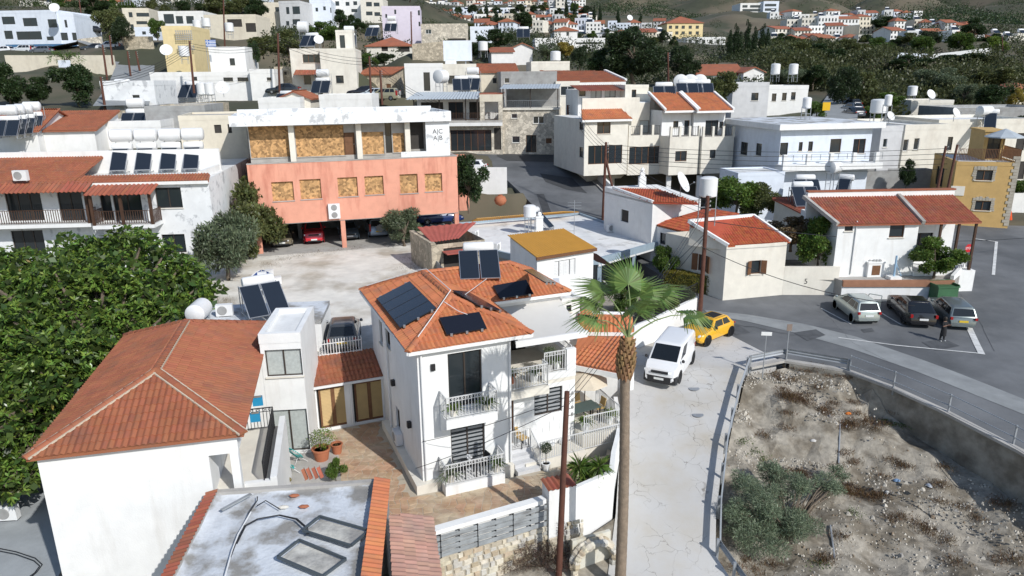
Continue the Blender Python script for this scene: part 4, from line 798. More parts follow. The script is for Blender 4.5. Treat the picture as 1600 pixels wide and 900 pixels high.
# ---- annex behind, covered porch with tiled roof ----
an = Bld('white_annex', 'small white flat-roofed annex with brown window behind the grey awning', W(8.9, 5.6), MY)
an.walls([(.45, 0), (1.7, 0), (1.7, 3.4), (.45, 3.4)], -.5, 5.75, {0: [('w', 'p', 885, 468, 893, 487)]}, PUREW, 1); an.flat([(.45, 0), (1.7, 3.4)], 5.75, .12, .15)
acunit('white air conditioner standing on the annex roof behind the orange roof', an.w((.9, 1.2, 5.88)), MY + R_(65))
pr = Bld('covered_porch', 'tiled orange porch roof on white posts beside the white house', W(8.1, 1.0), MY, 'porch')
ph = [P(893, 567, 3.35), P(979, 584, 3.35), P(990, 521, 4.0), P(905, 519, 4.0)]; lo = [pr.I @ p for p in ph]
o_ = tiled(pr.e, [lo], TILEO, pr.M, True); b = MB(); b.bar(lo[0] - Vector((0, 0, .2)), lo[1] - Vector((0, 0, .2)), .12, .26); b.bar(lo[1] - Vector((0, 0, .2)), lo[2] - Vector((0, 0, .2)), .12, .2); b.build('fascia', PUREW, pr.e)
b = MB()
for f in (.02, .98): p = lo[0].lerp(lo[1], f); b.box((p.x - .09, p.y + .1, -.2), (p.x + .09, p.y + .28, p.z - .1))
p = lo[2]; b.box((p.x - .2, p.y - .2, -.5), (p.x, p.y, p.z - .1)); b.build('post', PUREW, pr.e)
ph2 = [P(903, 518, 4.15), P(991, 519, 4.15), P(986, 492, 5.0), P(903, 490, 5.0)]; lo2 = [pr.I @ p for p in ph2]; tiled(pr.e, [lo2], TILEO, pr.M); b = MB(); b.bar(lo2[0] - Vector((0, 0, .1)), lo2[1] - Vector((0, 0, .1)), .15, .2); b.build('fascia', PUREW, pr.e)
b = MB(); wq = [pr.I @ p for p in (P(903, 518, 4.0), P(991, 519, 4.0), P(986, 492, 4.6), P(903, 490, 4.6))]; b.prism([(q.x, q.y + .2) for q in wq], -1, [3.95, 3.95, 4.7, 4.7]); b.build('wall', PUREW, pr.e)
# porch furniture
def table(label, loc, yaw, l, w_, h, mat, cat='table', group=None, name='table'):
    e_ = emp(name, loc, yaw, label, cat, group); b = MB(); b.box((-l / 2, -w_ / 2, h - .04), (l / 2, w_ / 2, h)); b.build('table_top', mat, e_)
    for x in (-1, 1):
        for y in (-1, 1): b = MB(); b.bar((x * (l / 2 - .06), y * (w_ / 2 - .06), 0), (x * (l / 2 - .06), y * (w_ / 2 - .06), h - .04), .05); b.build('leg', BLK, e_)
    return e_
def chair(label, loc, yaw, mat, group, name='chair', fr=BLK):
    e_ = emp(name, loc, yaw, label, 'chair', group); b = MB(); b.box((-.22, -.22, .42), (.22, .22, .46)); b.build('seat', mat, e_); b = MB(); b.x = Matrix.Translation((0, .21, .46)) @ Matrix.Rotation(-.2, 4, 'X'); b.box((-.21, -.02, .05), (.21, .02, .45)); b.build('backrest', mat, e_)
    for x in (-.2, .2):
        for y in (-.2, .2): b = MB(); b.bar((x, y, 0), (x, y, .42), .035); b.build('leg', fr, e_)
    return e_
table('dark green dining table under the tiled porch roof', W(8.75, 1.7, .9), MY + .1, 1.6, .9, .75, M('dark_green_top', (.08, .11, .10), rough=.4)); chair('wooden chair at the dark porch table, on its right side', W(9.75, 1.9, .9), MY - 1.5, LWOOD, 'porch chairs'); chair('wooden chair behind the dark porch table', W(9.0, 2.6, .9), MY, LWOOD, 'porch chairs')
b = MB(); b.lathe([(.02, 2.05), (.5, 1.95), (1.15, 1.62), (1.17, 1.58), (.5, 1.9), (.02, 2.0)], 8); um = emp('parasol', W(9.35, 2.6, .9), .3, 'cream parasol open under the tiled porch roof', 'parasol'); b.build('canopy', M('cream_cloth', (.6, .52, .40)), um); b = MB(); b.tube([(0, 0, 0), (0, 0, 2.1)], .025); b.build('pole', DWOOD, um)
pot('palm-like plant in a white pot at the corner of the railed porch', W(8.4, .75, .9), .25, .5, PUREW, 'spiky', .6, 'lemon'); pot('leafy plant in a white pot beside the porch dining table', W(9.8, .95, .9), .22, .45, PUREW, 'spiky', .6, 'bright')
pot('small clipped ball tree in a white pot at the foot of the entrance steps', W(5.85, -.32, 0), .2, .35, PUREW, 'ball', .75, 'dark')
pot('spiky plant in a pot at the left end of the upper balcony', W(1.65, -.25, 3.48), .18, .3, PALE, 'spiky', .5, 'bright'); pot('spiky plant in a pot at the right end of the upper balcony', W(3.1, -.25, 3.48), .2, .3, PALE, 'spiky', .6, 'lemon')
pot('grassy plant in a pot at the left end of the ground floor balcony', W(1.4, -.3, .46), .2, .4, PALE, 'spiky', .75, 'olive'); pot('leafy plant in a pot at the right end of the ground floor balcony', W(3.5, -.3, .46), .18, .45, PALE, 'spiky', .6, 'broad')
pot('grassy potted plant on the covered terrace below the awning', W(5.0, 1.6, 3.6), .22, .4, TERRA, 'spiky', .6, 'olive'); pot('white pot with plant behind the terrace railing under the awning', W(6.0, 1.3, 3.6), .22, .5, PUREW, 'spiky', .45, 'broad'); pot('tall terrace plant in a white pot beside the inner railing', W(7.0, 1.9, 3.6), .22, .5, PUREW, 'bushy', .8, 'olive'); pot('white planter with small plant on the terrace corner', W(7.3, 1.6, 3.92), .2, .4, PUREW, 'spiky', .5, 'lemon')
table('small black table with white flowers on the ground floor balcony', W(2.3, -.15, .46), MY, .6, .55, .7, BLK); chair('black chair at the left of the balcony table', W(1.9, -.1, .46), MY + 1.4, BLK, 'ground floor balcony chairs'); chair('black chair at the right of the balcony table', W(2.9, -.1, .46), MY - 1.4, BLK, 'ground floor balcony chairs')
fl = emp('flower_pot', W(2.3, -.15, 1.16), 0, 'white flowers in a small pot on the black balcony table', 'flowers'); b = MB(); b.lathe([(.05, 0), (.07, .12), (.05, .12)], 10); b.build('pot', PUREW, fl); ob('blossoms', crown('blossoms', [(0, 0, .22, .12, .12, .08)], 120, .05, .04, M('white_petal', (.8, .8, .8), var=0, bump=0)), fl)
chair('folding wooden chair leaning on the porch by the front door', W(5.25, .95, .68), MY + .3, LWOOD, 'porch seats')
for k, (u, c) in enumerate(((6.3, 'white pebble-shaped stone on the porch, nearest the front door'), (6.75, 'white pebble-shaped stone in the middle of the porch row'), (7.35, 'white pebble-shaped stone at the far end of the porch row'))):
    b = MB(); b.lathe([(.02, 0), (.16, .05), (.19, .14), (.12, .24), (.02, .27)], 12); o = b.build('decorative_stone', PUREW, None, 60); o.location = W(u, 1.0, .30); tag(o, c, 'stone', 'stones on the porch')
acunit('white air conditioner on the shaded side ledge of the white house', W(.17, 4.0, .44), MY - R_(90), .8, .55)
# ---------------- storeroom with louvred doors ----------------
GA = P(500, 674, 0); GB = P(604, 655, 0); gy = math.atan2(GB.y - GA.y, GB.x - GA.x); gl = (GB - GA).length
st = Bld('storeroom', 'low storeroom with tiled lean-to roof and louvred yellow doors', GA, gy)
st.walls([(-.1, 0), (gl + .05, 0), (gl + .05, 1.7), (-.1, 1.7)], -.3, 2.45, {0: [('o', .1, .12, 1.45, 2.3), ('o', 1.85, .12, gl - .05, 2.3)]}, PUREW, 1, .12)
for x0, x1, nn in ((.1, 1.45, 2), (1.85, gl - .05, 2)):
    for i in range(nn):
        a, c = x0 + (x1 - x0) * i / nn, x0 + (x1 - x0) * (i + 1) / nn; b = MB(); b.box((a, .02, .13), (a + .09, .09, 2.28)); b.box((c - .09, .02, .13), (c, .09, 2.28)); b.box((a + .09, .02, .13), (c - .09, .09, .23)); b.box((a + .09, .02, 2.19), (c - .09, .09, 2.28)); d_ = b.build('door', BWOOD, st.e); s = MB()
        for k in range(26): z = .24 + k * .075; s.add([(a + .09, .035, z), (c - .09, .035, z), (c - .09, .085, z + .07), (a + .09, .085, z + .07), (a + .09, .045, z + .0), (c - .09, .045, z), (c - .09, .09, z + .06), (a + .09, .09, z + .06)], [(0, 1, 2, 3), (4, 7, 6, 5)])
        s.build('louvres', LWOOD, d_)
tiled(st.e, [[(-.2, -.15, 2.5), (gl + .1, -.15, 2.5), (gl + .1, 1.9, 3.15), (-.2, 1.9, 3.15)]], TILE, st.M, True); b = MB(); b.bar((-.2, -.17, 2.42), (gl + .1, -.17, 2.42), .1, .12); b.tube([(1.65, -.1, .1), (1.65, -.1, 2.4)], .05, 8); b.build('gutter', WALU, st.e)
fe = emp('lot_fence', P(500, 561, 3.05), 0, 'white bar fence at the edge of the gravel lot above the storeroom', 'fence'); p0, p1 = P(500, 561, 3.05), P(566, 552, 3.05); b = MB(); n = 15
for k in range(n + 1): c = (p1 - p0) * (k / n); b.bar(c + Vector((0, 0, -.1)), c + Vector((0, 0, 1.0)), .035)
b.build('bars', WALU, fe); b = MB()
for z in (.2, .78): b.bar(Vector((0, 0, z)), p1 - p0 + Vector((0, 0, z)), .04)
b.build('rail', WALU, fe)
# ---------------- left house with hip roof and flat-roofed part ----------------
LY = R_(13.5); LO = P(40, 717, 5.0); LH = Bld('hip_roof_house', 'white house with faded terracotta hip roof and a plain windowless wall', Vector((LO.x, LO.y, 0)), LY)
LW = 6.78; b0 = (0, 12.2)
LH.walls([(.22, .22), (5.5, .22), (5.5, 12), (.22, 12)], -3, 4.9, {}, PUREW, 0); LH.walls([(5.5, .22), (6.5, .22), (6.5, 1.5), (5.5, 1.5)], 4.2, 4.9, {}, PUREW, 0, name='porch_beam')
b = MB(); b.box((5.5, .25, -3), (6.5, .5, 2.5)); b.box((6.2, .23, 2.5), (6.48, .6, 4.2)); b.build('porch_pillar', PUREW, LH.e)
b = MB(); b.box((5.5, .5, 2.2), (7.41, 5.5, 2.5)); b.build('terrace_floor', PALE, LH.e)
b = MB(); b.box((7.42, .5, -.5), (7.66, 5.6, 2.9)); b.box((6.5, .5, 2.5), (7.42, .7, 2.75)); b.build('terrace_wall', PUREW, LH.e)
railing(LH.e, [(7.2, .6, 2.5), (7.2, 5.3, 2.5), (6.0, 5.3, 2.5)], 1.0, BLK, deco=True)
LE, LR = 5.0, 6.32; apx = (LW / 2, 3.5, LR); rb = (LW / 2, 9.4, LR)
LP = [[(0, 0, LE), (LW, 0, LE), apx], [(0, 12.2, LE), (0, 0, LE), apx, (LW / 2, 9.4, LR)], [(LW, 0, LE), (LW, 12.2, LE), (LW / 2, 9.4, LR), apx], [(LW, 12.2, LE), (0, 12.2, LE), (LW / 2, 9.4, LR)]]
lr = tiled(LH.e, LP, TILE, LH.M, True)
for p, q in (((0, 0, LE), apx), ((LW, 0, LE), apx), (apx, rb), (rb, (LW, 12.2, LE)), (rb, (0, 12.2, LE))): ridge(lr, p, q, TILE, .15, .42, True)
mo = M('pale_mortar', (.55, .47, .36), bump=.4)
for p, q in (((0, 0, LE), apx), ((LW, 0, LE), apx), (apx, rb)):
    for s in (-1, 1):
        d = (Vector(q) - Vector(p)).normalized(); sd = Vector((-d.y, d.x, 0)).normalized() * .17 * s; b = MB(); b.bar(Vector(p) + sd + Vector((0, 0, .035)), Vector(q) + sd + Vector((0, 0, .035)), .05, .06); b.build('mortar', mo, lr)
# flat roofed wing with curtained window
WO = P(487, 708, 0); wh = D(480, 519, WO.y).z - .22; FW = Bld('flat_roofed_wing', 'white flat-roofed house wing with curtained window and glass patio door', Vector((WO.x, WO.y, 0)), R_(6)); FW.box('lower_wall', (-2.9, .01, -.4), (-1.81, 3, 4.85), PUREW)
FW.walls([(-1.8, 0), (0, 0), (0, 3.8), (-1.8, 3.8)], -.4, wh, {0: [('c', 'p', 415, 546, 475, 588), ('c', 'p', 426, 640, 482, 705)]}, PUREW, 0, .15)
FW.flat([(-1.8, 0), (0, 3.8)], wh, .22, .22, ROOFW, PUREW); FW.walls([(-8.5, 5.6), (.0, 5.6), (.0, 9), (-8.5, 9)], -1, 4.7, {}, PUREW, 1, name='rear_wall'); FW.box('rear_roof', (-8.5, 5.6, 4.5), (0, 9, 4.75), ROOFG)
heater('solar water heater on the flat roof wing with the curtained window', P(424, 499, 4.95), R_(34), 2, 'h', 1.05, stand=.2, tilt=40)
tanks('large white cylinder tank half shaded by the big tree', P(313, 502, 4.75), R_(95), .5, 1.4, .1); acunit('white air conditioner among roof clutter beside the large white tank', P(352, 494, 4.76), .2)
for i, (px, py) in enumerate(((404, 632), (400, 657))):
    p = P(px, py, 4.2 - i * .9); bx = emp('blue_box', p, LY, ['upper', 'lower'][i] + ' blue hanging flower box on the white wall by the terrace', 'planter', 'blue hanging planters'); b = MB(); b.prism([(-.2, -.15), (.2, -.15), (.17, .1), (-.17, .1)], 0, .35); b.build('box', M('blue_plastic', (.02, .25, .45), rough=.4), bx); b = MB(); b.box((-.15, -.1, .34), (.15, .07, .352)); b.build('soil', DIRT, bx)
# patio floor
sheet('patio', [xy(p) for p in (P(418, 742, .02), P(500, 676, .02), P(527, 690, .02), P(535, 775, .02), P(430, 800, .02))], lambda x, y: .02, CONC, 1.5)
def acap(label, loc, yaw):
    e_ = emp('string_chair', loc, yaw, label, 'chair', 'turquoise string chairs'); tq = M('turquoise_cord', (.04, .42, .40), rough=.4, var=.05); b = MB(); k = 26; ring = [Vector((.42 * math.cos(t), .25 + .40 * math.sin(t) * .8, .62 + .40 * math.sin(t))) for t in [2 * math.pi * i / k for i in range(k)]]; b.tube(ring + ring[:1], .016, 5); hub = [Vector((.12 * math.cos(2 * math.pi * i / k), .02 + .1 * math.sin(2 * math.pi * i / k), .30)) for i in range(k)]
    b.build('ring', tq, e_); b = MB()
    for i in range(k): b.tube([ring[i], ring[i].lerp(hub[i], .55) - Vector((0, 0, .05)), hub[i]], .012, 4)
    b.tube(hub + hub[:1], .014, 5); b.build('cords', tq, e_)
    for x in (-.28, 0, .28): b = MB(); b.tube([(x * .4, .05, .32), (x, .25 if x == 0 else -.25, 0)], .012, 5); b.build('leg', WALU, e_)
acap('turquoise string chair on the patio, the one nearer the glass door', P(468, 722, 0.02), 2.6); acap('turquoise string chair on the patio, the one nearer the black railing', P(457, 738, 0.02), 2.2)
pot('leafy shrub in a large terracotta pot with blue rim by the glass patio door', P(503, 718, 0), .42, .6, TERRA, 'bushy', .9, 'bright'); pot('blue-rimmed terracotta pot standing empty next to the leafy shrub', P(527, 708, 0), .28, .5, TERRA, 'spiky', .1, 'dry')
tree('low green shrub with yellow tips at the courtyard edge', P(526, 752, 0), 1.2, .9, 'lemon', 3, None, 'shrub', 'shrub'); tree('small yellow-green plant beside the terracotta roof tiles', P(445, 760, 0), .7, .6, 'yel', 3, None, 'shrub', 'shrub')
# ---------------- foreground flat concrete roof ----------------
FA, FBk = P(340, 767, 3.0), P(590, 750, 3.0); fy = math.atan2(FBk.y - FA.y, FBk.x - FA.x); FR = Bld('low_concrete_house', 'low house with patchy grey concrete roof carrying two metal frames', Vector((FA.x, FA.y, 0)), fy); fl_ = (FBk - FA).length
foot = [(.0, -8), (fl_, -8), (fl_, 0), (0, 0)]; FR.walls([(-.1, -8), (fl_ + .35, -8), (fl_ + .35, -.05), (-.1, -.05)], -3, 2.78, {}, GREY, 1)
b = MB(); n1, n2 = 26, 34; vs = []
for j in range(n2 + 1):
    for i in range(n1 + 1): x, y = fl_ * i / n1, -8 + 8 * j / n2; vs.append((x, y, 2.9 + .03 * math.sin(x * 2.3 + y) * math.sin(y * 1.9) + (.13 if i in (0, n1) or j == n2 else 0) + random.uniform(-.01, .01)))
b.add(vs, [(j * (n1 + 1) + i, j * (n1 + 1) + i + 1, (j + 1) * (n1 + 1) + i + 1, (j + 1) * (n1 + 1) + i) for j in range(n2) for i in range(n1)]); b.build('roof', ROOFG, FR.e, 60)
b = MB(); b.box((fl_ - .02, -8, 2.6), (fl_ + .16, .02, 3.08)); b.box((-.16, -8, 2.6), (.05, .02, 3.05)); b.box((.05, -.18, 2.6), (fl_ - .02, .03, 3.04)); b.build('kerb', CONC, FR.e)
tme = tile_mesh(TILEO); tmb = tile_mesh(TILEB)
for k in range(37):
    mm = Matrix.Translation((fl_ + .42, -.15 - k * .205, 3.0)) @ Matrix.Rotation(R_(90), 4, 'Z') @ Matrix.Rotation(R_(18), 4, 'X') ; o = ob('edge_tile', tme, FR.e, mm @ Matrix.Scale(1.35, 4, (0, 1, 0)))
    mm = Matrix.Translation((-.32, -.15 - k * .205, 2.98)) @ Matrix.Rotation(R_(-90), 4, 'Z') @ Matrix.Rotation(R_(18), 4, 'X'); ob('edge_tile', tmb, FR.e, mm)
ptp = [P(617, 803, 2.6), P(675, 806, 2.2), None, P(625, 935, 2.6)]; ptp[2] = ptp[1] + ptp[3] - ptp[0]; lo = [FR.I @ p for p in ptp]; sl_ = emp('tiled_lean_to', ptp[3], fy, 'faded pinkish tiled lean-to roof beside the concrete roof', 'roof'); ii = T(ptp[3], fy).inverted(); lo = [ii @ p for p in ptp]; tiled(sl_, [[lo[2], lo[1], lo[0], lo[3]]], TILEP, T(ptp[3], fy), True)
b = MB(); b.prism([(p.x, p.y) for p in (lo[3], lo[2], lo[1], lo[0])], -5, [p.z - .13 for p in (lo[3], lo[2], lo[1], lo[0])]); b.build('wall', GREY, sl_)
def skyframe(label, pxs, z=3.0):
    pts = [P(*p, z) for p in pxs]; c = sum(pts, Vector()) / 4; e_ = emp('metal_frame', c, 0, label, 'frame', 'metal frames on the concrete roof'); b = MB(); k = [p - c for p in pts]; fm = M('dark_blue_grey_steel', (.07, .085, .095), rough=.5)
    for i in range(4): b.bar(k[i] + Vector((0, 0, .1)), k[(i + 1) % 4] + Vector((0, 0, .1)), .06, .08)
    b.build('rim', fm, e_)
    b = MB(); cc = Vector((0, 0, .03)); b.q([k[i] * .94 + cc for i in range(4)]); b.build('bed', M('pale_sand', (.58, .56, .50), var=.2, sc=2, col2=(.30, .29, .27), c2sc=.7, c2lo=.45, c2hi=.6, bump=.5, bsc=9), e_); return e_
skyframe('upper dark metal frame holding pale sand on the concrete roof', [(473, 833), (500, 811), (578, 833), (549, 857)]); skyframe('lower dark metal frame with patchy sand on the concrete roof', [(434, 875), (468, 848), (541, 878), (505, 905)])
b = MB(); cb = [P(*p, 3.06) for p in ((355, 885), (368, 850), (382, 822), (402, 811), (435, 805), (462, 811), (478, 825), (480, 835))]; b.tube(cb, .022, 6); b.tube([p + Vector((.06, -.03, .03)) for p in cb[1:]], .018, 6); b.tube([P(*p, 3.06) for p in ((380, 823), (390, 800), (402, 782), (402, 776))], .02, 5); b.tube([P(*p, 3.06) for p in ((402, 790), (415, 782), (428, 790), (438, 796))], .018, 5); tag(b.build('roof_cable', BLK), 'black cables curling across the patchy concrete roof to the frames', 'cable')
b = MB(); b.tube([P(*p, 3.07) for p in ((350, 905), (362, 862), (372, 835), (392, 800))], .025, 6); tag(b.build('white_pipe', WALU), 'white pipe beside the black cables on the concrete roof', 'pipe')
o = MB(); o.bar(P(346, 797, 3.1), P(392, 772, 3.1), .12, .05); tag(o.build('plank', GWOOD), 'weathered plank on the corner of the concrete roof', 'plank')
for k, (px, py) in enumerate(((478, 744), (485, 743), (494, 742), (502, 741))): ob_ = ob('roof_tile', tile_mesh(TILEB), None, T(P(px, py + 4, 3.06), 1.2)); ob_.rotation_euler = (R_(75), 0, 1.3); tag(ob_, 'spare roof tile stood on edge at the back of the concrete roof', 'roof tile', 'row of spare roof tiles')
for k, (px, py, l) in enumerate(((443, 793, 'pale broken stone on the concrete roof beside the thin cables'), (475, 792, 'red brick fragment lying on the concrete roof'), (460, 775, 'reddish broken tile heap at the back of the concrete roof'))): bb = MB(); bb.lathe([(.14, 0), (.16, .05), (.06, .1), (.01, .11)], 6); o = bb.build('rubble_piece', [PALE, TERRA, TERRA][k], None); o.location = P(px, py, 2.98); o.scale = (1.2, .7, .6); tag(o, l, 'rubble')
# neighbouring grey flat roof at the lower left corner
NR = Bld('grey_roofed_house', 'low house with plain grey felt roof at the lower left corner', P(85, 891, -2.2), LY); NR.walls([(-7, -6), (.3, -6), (.3, 6.5), (-7, 6.5)], -3, 0, {}, GREY, 1); b = MB(); b.box((-7, -6, -.05), (.3, 6.5, .03)); b.build('roof', M('grey_felt', (.33, .35, .36), var=.12, sc=.8, bump=.3, bsc=6), NR.e)
acunit('white air conditioner on the grey felt roof at the left edge', P(14, 812, -2.1), LY - .15, .9, .7); b = MB(); b.tube([P(*p, -2.1) for p in ((-10, 855), (25, 862), (55, 872), (66, 882), (58, 893), (45, 905))], .02, 5); b.tube([P(*p, -2.08) for p in ((-10, 859), (25, 866), (53, 876), (62, 884), (54, 895), (40, 905))], .02, 5); tag(b.build('roof_cable', BLK), 'pair of black cables on the grey felt roof', 'cable')
# ---------------- garden wall, slat fence, gate pillar ----------------
g0, g1 = W(-1.7, -4.03), W(4.25, -3.72); gyaw = math.atan2(g1.y - g0.y, g1.x - g0.x); GL = (g1 - g0).length
GW = Bld('garden_wall', 'rubble stone garden wall with white coping below the courtyard', Vector((g0.x, g0.y, 0)), gyaw, 'wall')
MORT = M('wall_mortar', (.40, .36, .29), var=.15, bump=.4); RST = [M('rubble_stone_%d' % k, c, var=.18, sc=4, bump=.5, bsc=9, isl=.15) for k, c in enumerate(((.55, .49, .38), (.62, .57, .47), (.46, .38, .27), (.50, .48, .43)))]
b = MB(); b.box((0, 0, -4), (GL + .2, .3, -.25)); b.build('core', MORT, GW.e); b = MB(); b.box((0, -.02, .74), (GL, .32, .92)); b.box((0, .12, -.25), (GL, .3, .74)); b.build('coping', PUREW, GW.e)
def rubble(b_, parent, x0, x1, z0, z1, y, face=-1, hmin=.16, hmax=.3, top=None):
    z = z0
    while z < z1 - .05:
        h_ = min(random.uniform(hmin, hmax), z1 - z); x = x0 + random.uniform(-.1, .1)
        while x < x1 - .05:
            w_ = random.uniform(.18, .5); xe = min(x + w_, x1); zt = z + h_
            if top is None or zt < top((x + xe) / 2):
                j = lambda s: random.uniform(-s, s); c = [(x + .02 + j(.02), z + .015 + j(.02)), (xe - .02 + j(.02), z + .015 + j(.02)), (xe - .02 + j(.03), zt - .015 + j(.02)), (x + .02 + j(.03), zt - .015 + j(.02))]; o = face * random.uniform(.03, .075); m_ = ((x + xe) / 2, (z + zt) / 2)
                s = MB(); s.add([(p[0], y, p[1]) for p in c] + [(m_[0] + (p[0] - m_[0]) * .8, y + o, m_[1] + (p[1] - m_[1]) * .8) for p in c], [(0, 1, 5, 4), (1, 2, 6, 5), (2, 3, 7, 6), (3, 0, 4, 7), (4, 5, 6, 7)]); s.build('stone', random.choice(RST), parent)
            x = xe
        z += h_
rubble(None, GW.e, 0, GL + .2, -2.4, -.28, -.001)
sf = Bld('slat_fence', 'weathered grey horizontal slat fence fixed to the garden wall', GW.w((0, -.06, -.26)), gyaw, 'fence')
for k in range(4):
    z = .04 + k * .245
    for i in range(4):
        x0 = GL * i / 4 + .02; x1 = GL * (i + 1) / 4 - .02; s = MB(); s.x = Matrix.Translation((0, random.uniform(-.01, .01), z)) @ Matrix.Rotation(random.uniform(-.003, .003), 4, 'Y'); s.box((x0, -.03, 0), (x1, .0, .2)); s.build('slat', GWOOD, sf.e)
for i in range(1, 8): s = MB(); s.box((GL * i / 8 - .04, .002, -.02), (GL * i / 8 + .04, .06, 1.0)); [s.box((GL * i / 8 - .02, -.06, .04 + k * .245 + .2), (GL * i / 8 + .02, .0, .04 + k * .245 + .24)) for k in range(4)]; s.build('post', BLK, sf.e)
PIL = Bld('gate_pillar', 'white gate pillar capped with red tiles beside the utility pole', GW.w((GL + .05, -.15, 0)), gyaw - .12, 'pillar'); b = MB(); b.box((0, 0, -1.1), (1.15, .75, 1.35)); b.build('body', PUREW, PIL.e)
for k in range(6): ob('cap_tile', tile_mesh(TILEB), PIL.e, Matrix.Translation((.07 + k * .2, .82, 1.35)) @ Matrix.Rotation(R_(180), 4, 'Z') @ Matrix.Scale(2.1, 4, (0, 1, 0)))
b = MB(); b.box((0, -.05, -2.6), (1.4, .45, -1.1)); b.build('stone_base', MORT, PIL.e); rubble(None, PIL.e, 0, 1.4, -2.6, -.75, -.051); rubble(None, PIL.e, .75, 1.5, -1.3, -.2, -.02)
# white wall from pillar along to the lane, then up the lane
wp = [PIL.w((1.15, .3, 0)), W(7.7, -3.05), W(8.6, -1.7), W(9.6, -.4), W(10.3, .6), W(11.3, 2.7)]
wt = [1.0, .95, .98, 1.0, 1.05, 1.25]; wallrun('boundary_wall', 'white rendered boundary wall between courtyard and lane behind the palm', [(p.x, p.y, t, -3) for p, t in zip(wp[:4], wt)] + [(wp[4].x, wp[4].y, 1.0, -2), (wp[5].x, wp[5].y, 1.25, -1)], PUREW, .2)
tree('yucca with spiky leaves behind the white boundary wall', W(6.6, -2.4, .0), .1, .1, 'broad') if False else None
yu = emp('yucca_plant', W(6.75, -2.55, 0), 0, 'twin spiky yucca plants inside the white boundary wall', 'plant')
for dx, dz, s in ((-.35, .75, 1.0), (.45, .9, .85), (0.05, .45, .9)):
    n = 150; d = rng.normal(size=(n, 3)); d[:, 2] = d[:, 2] * .7 + .35; ob('leaves', leafmesh('leaves', np.zeros((n, 3)) + np.array([dx, -dx * .3, dz + .3]), d, .75 * s, .07, LF['lemon'], .2), yu); t = MB(); t.tube([(dx * .5, 0, 0), (dx, -dx * .3, dz + .3)], .08, 7); t.build('stem', BARK, yu)
# stone arch niche at the foot of the palm
NI = Bld('stone_arch', 'rough stone arch niche with rendered back at the foot of the palm', P(930, 905, -2.2), R_(22), 'arch'); b = MB(); b.box((-.85, .35, -.5), (.85, .5, 1.75)); b.build('back_wall', M('stained_render', (.62, .60, .52), var=.1, col2=(.42, .33, .18), c2sc=.8, c2lo=.48, c2hi=.66), NI.e)
for k in range(17):
    t = math.pi * k / 16; 
    for rr, yy in ((.86, 0), (.9, .22)):
        c = Vector((rr * math.cos(t), yy, .85 + .78 * math.sin(t))); s = MB(); q = random.uniform(.13, .2); s.x = Matrix.Translation(c) @ Matrix.Rotation(-t, 4, 'Y') @ Matrix.Rotation(random.uniform(-.3, .3), 4, 'Z'); s.lathe([(.02, -q), (q * .8, -q * .7), (q, 0), (q * .75, q * .7), (.02, q)], 6); s.build('stone', random.choice(RST), NI.e)
for sx in (-.9, .9):
    for k in range(7): s = MB(); q = random.uniform(.13, .2); s.x = Matrix.Translation((sx + random.uniform(-.06, .06), random.uniform(-.02, .15), -.35 + k * .19)) @ Matrix.Rotation(random.uniform(0, 3), 4, 'Z'); s.lathe([(.02, -q * .7), (q * .9, -q * .5), (q, .02), (q * .8, q * .5), (.02, q * .7)], 6); s.build('stone', random.choice(RST), NI.e)
# verge ground at the bottom of the picture
sheet('verge', [(-6, 10), (3.25, 12), (3.45, 22.6), (4.4, 26.5), xy(PIL.w((1.2, .2))), xy(GW.w((GL, -.02))), xy(GW.w((0, -.02))), (-6, 20)], lambda x, y: lz(x, y) - .05 if y < 24.5 else max(lz(x, y) - .05, -1.9), DIRT, 1)
db = emp('dry_bush', P(845, 893, -2.0), 0, 'dark brown dry bush at the foot of the stone garden wall', 'bush'); bl = clumps((0, 0, .55), (2.0, .8, .9), 12, .42, 4, -.2); ob('twigs', crown('twigs', bl, 5200, .16, .012, LF['brn']), db); ob('leaves', crown('leaves', bl, 1600, .06, .03, leafmat('purple_dry_leaf', (.10, .05, .045))), db); b = MB(); limbs(b, (0, 0, -.4), (0, 0, .6), bl, .04, random.Random(3)); b.build('stem', BARK, db)
vb = emp('bare_vine', P(868, 850, -1.2), 0, 'bare brown vine climbing round the foot of the utility pole', 'bush'); ob('twigs', crown('twigs', clumps((0, 0, .6), (.45, .3, .9), 6, .5, 8), 1300, .14, .01, LF['brn']), vb); b = MB(); b.tube([(0, 0, -.8), (.1, 0, .4), (0, .1, 1.2)], .03, 5); b.build('stem', BARK, vb)
# ---------------- poles, cables ----------------
p1b = D(873, 850, 23.5); p1b.z = -2.0; d = D(886, 612, 23.6); upole('dark wooden utility pole in front of the gate pillar and garden wall', p1b, d, .13, yaw=.3)
p2b = PA(1093, 500); p2t = D(1106, 306, p2b.y); upole('tall dark wooden utility pole beside the yellow car', p2b, p2t, .15, yaw=.4)
p3b = Vector((9.0, 69, 3.6)); p3t = D(947, 222, 69); upole('wooden utility pole with slanted brace in front of the large window house', p3b, p3t, .15, stay=Vector((10.6, 68.5, 3.6)))
wire('overhead cables running from the low utility pole to the facade of the white house', [(d - Vector((0, 0, .2)), W(.4, .25, 2.3)), (d - Vector((0, 0, .5)), W(-.05, -.2, 1.4))], .15); wire('overhead cables stretched between the low pole and the tall pole by the yellow car', [(d - Vector((0, 0, .1 + .25 * k)), p2t - Vector((0, 0, .25 + .3 * k))) for k in range(3)], .5)
wire('overhead cables stretched from the tall pole to the braced pole up the street', [(p3t - Vector((0, 0, .2 + .3 * k)), p2t - Vector((0, 0, .3 + .3 * k))) for k in range(4)], .6); 
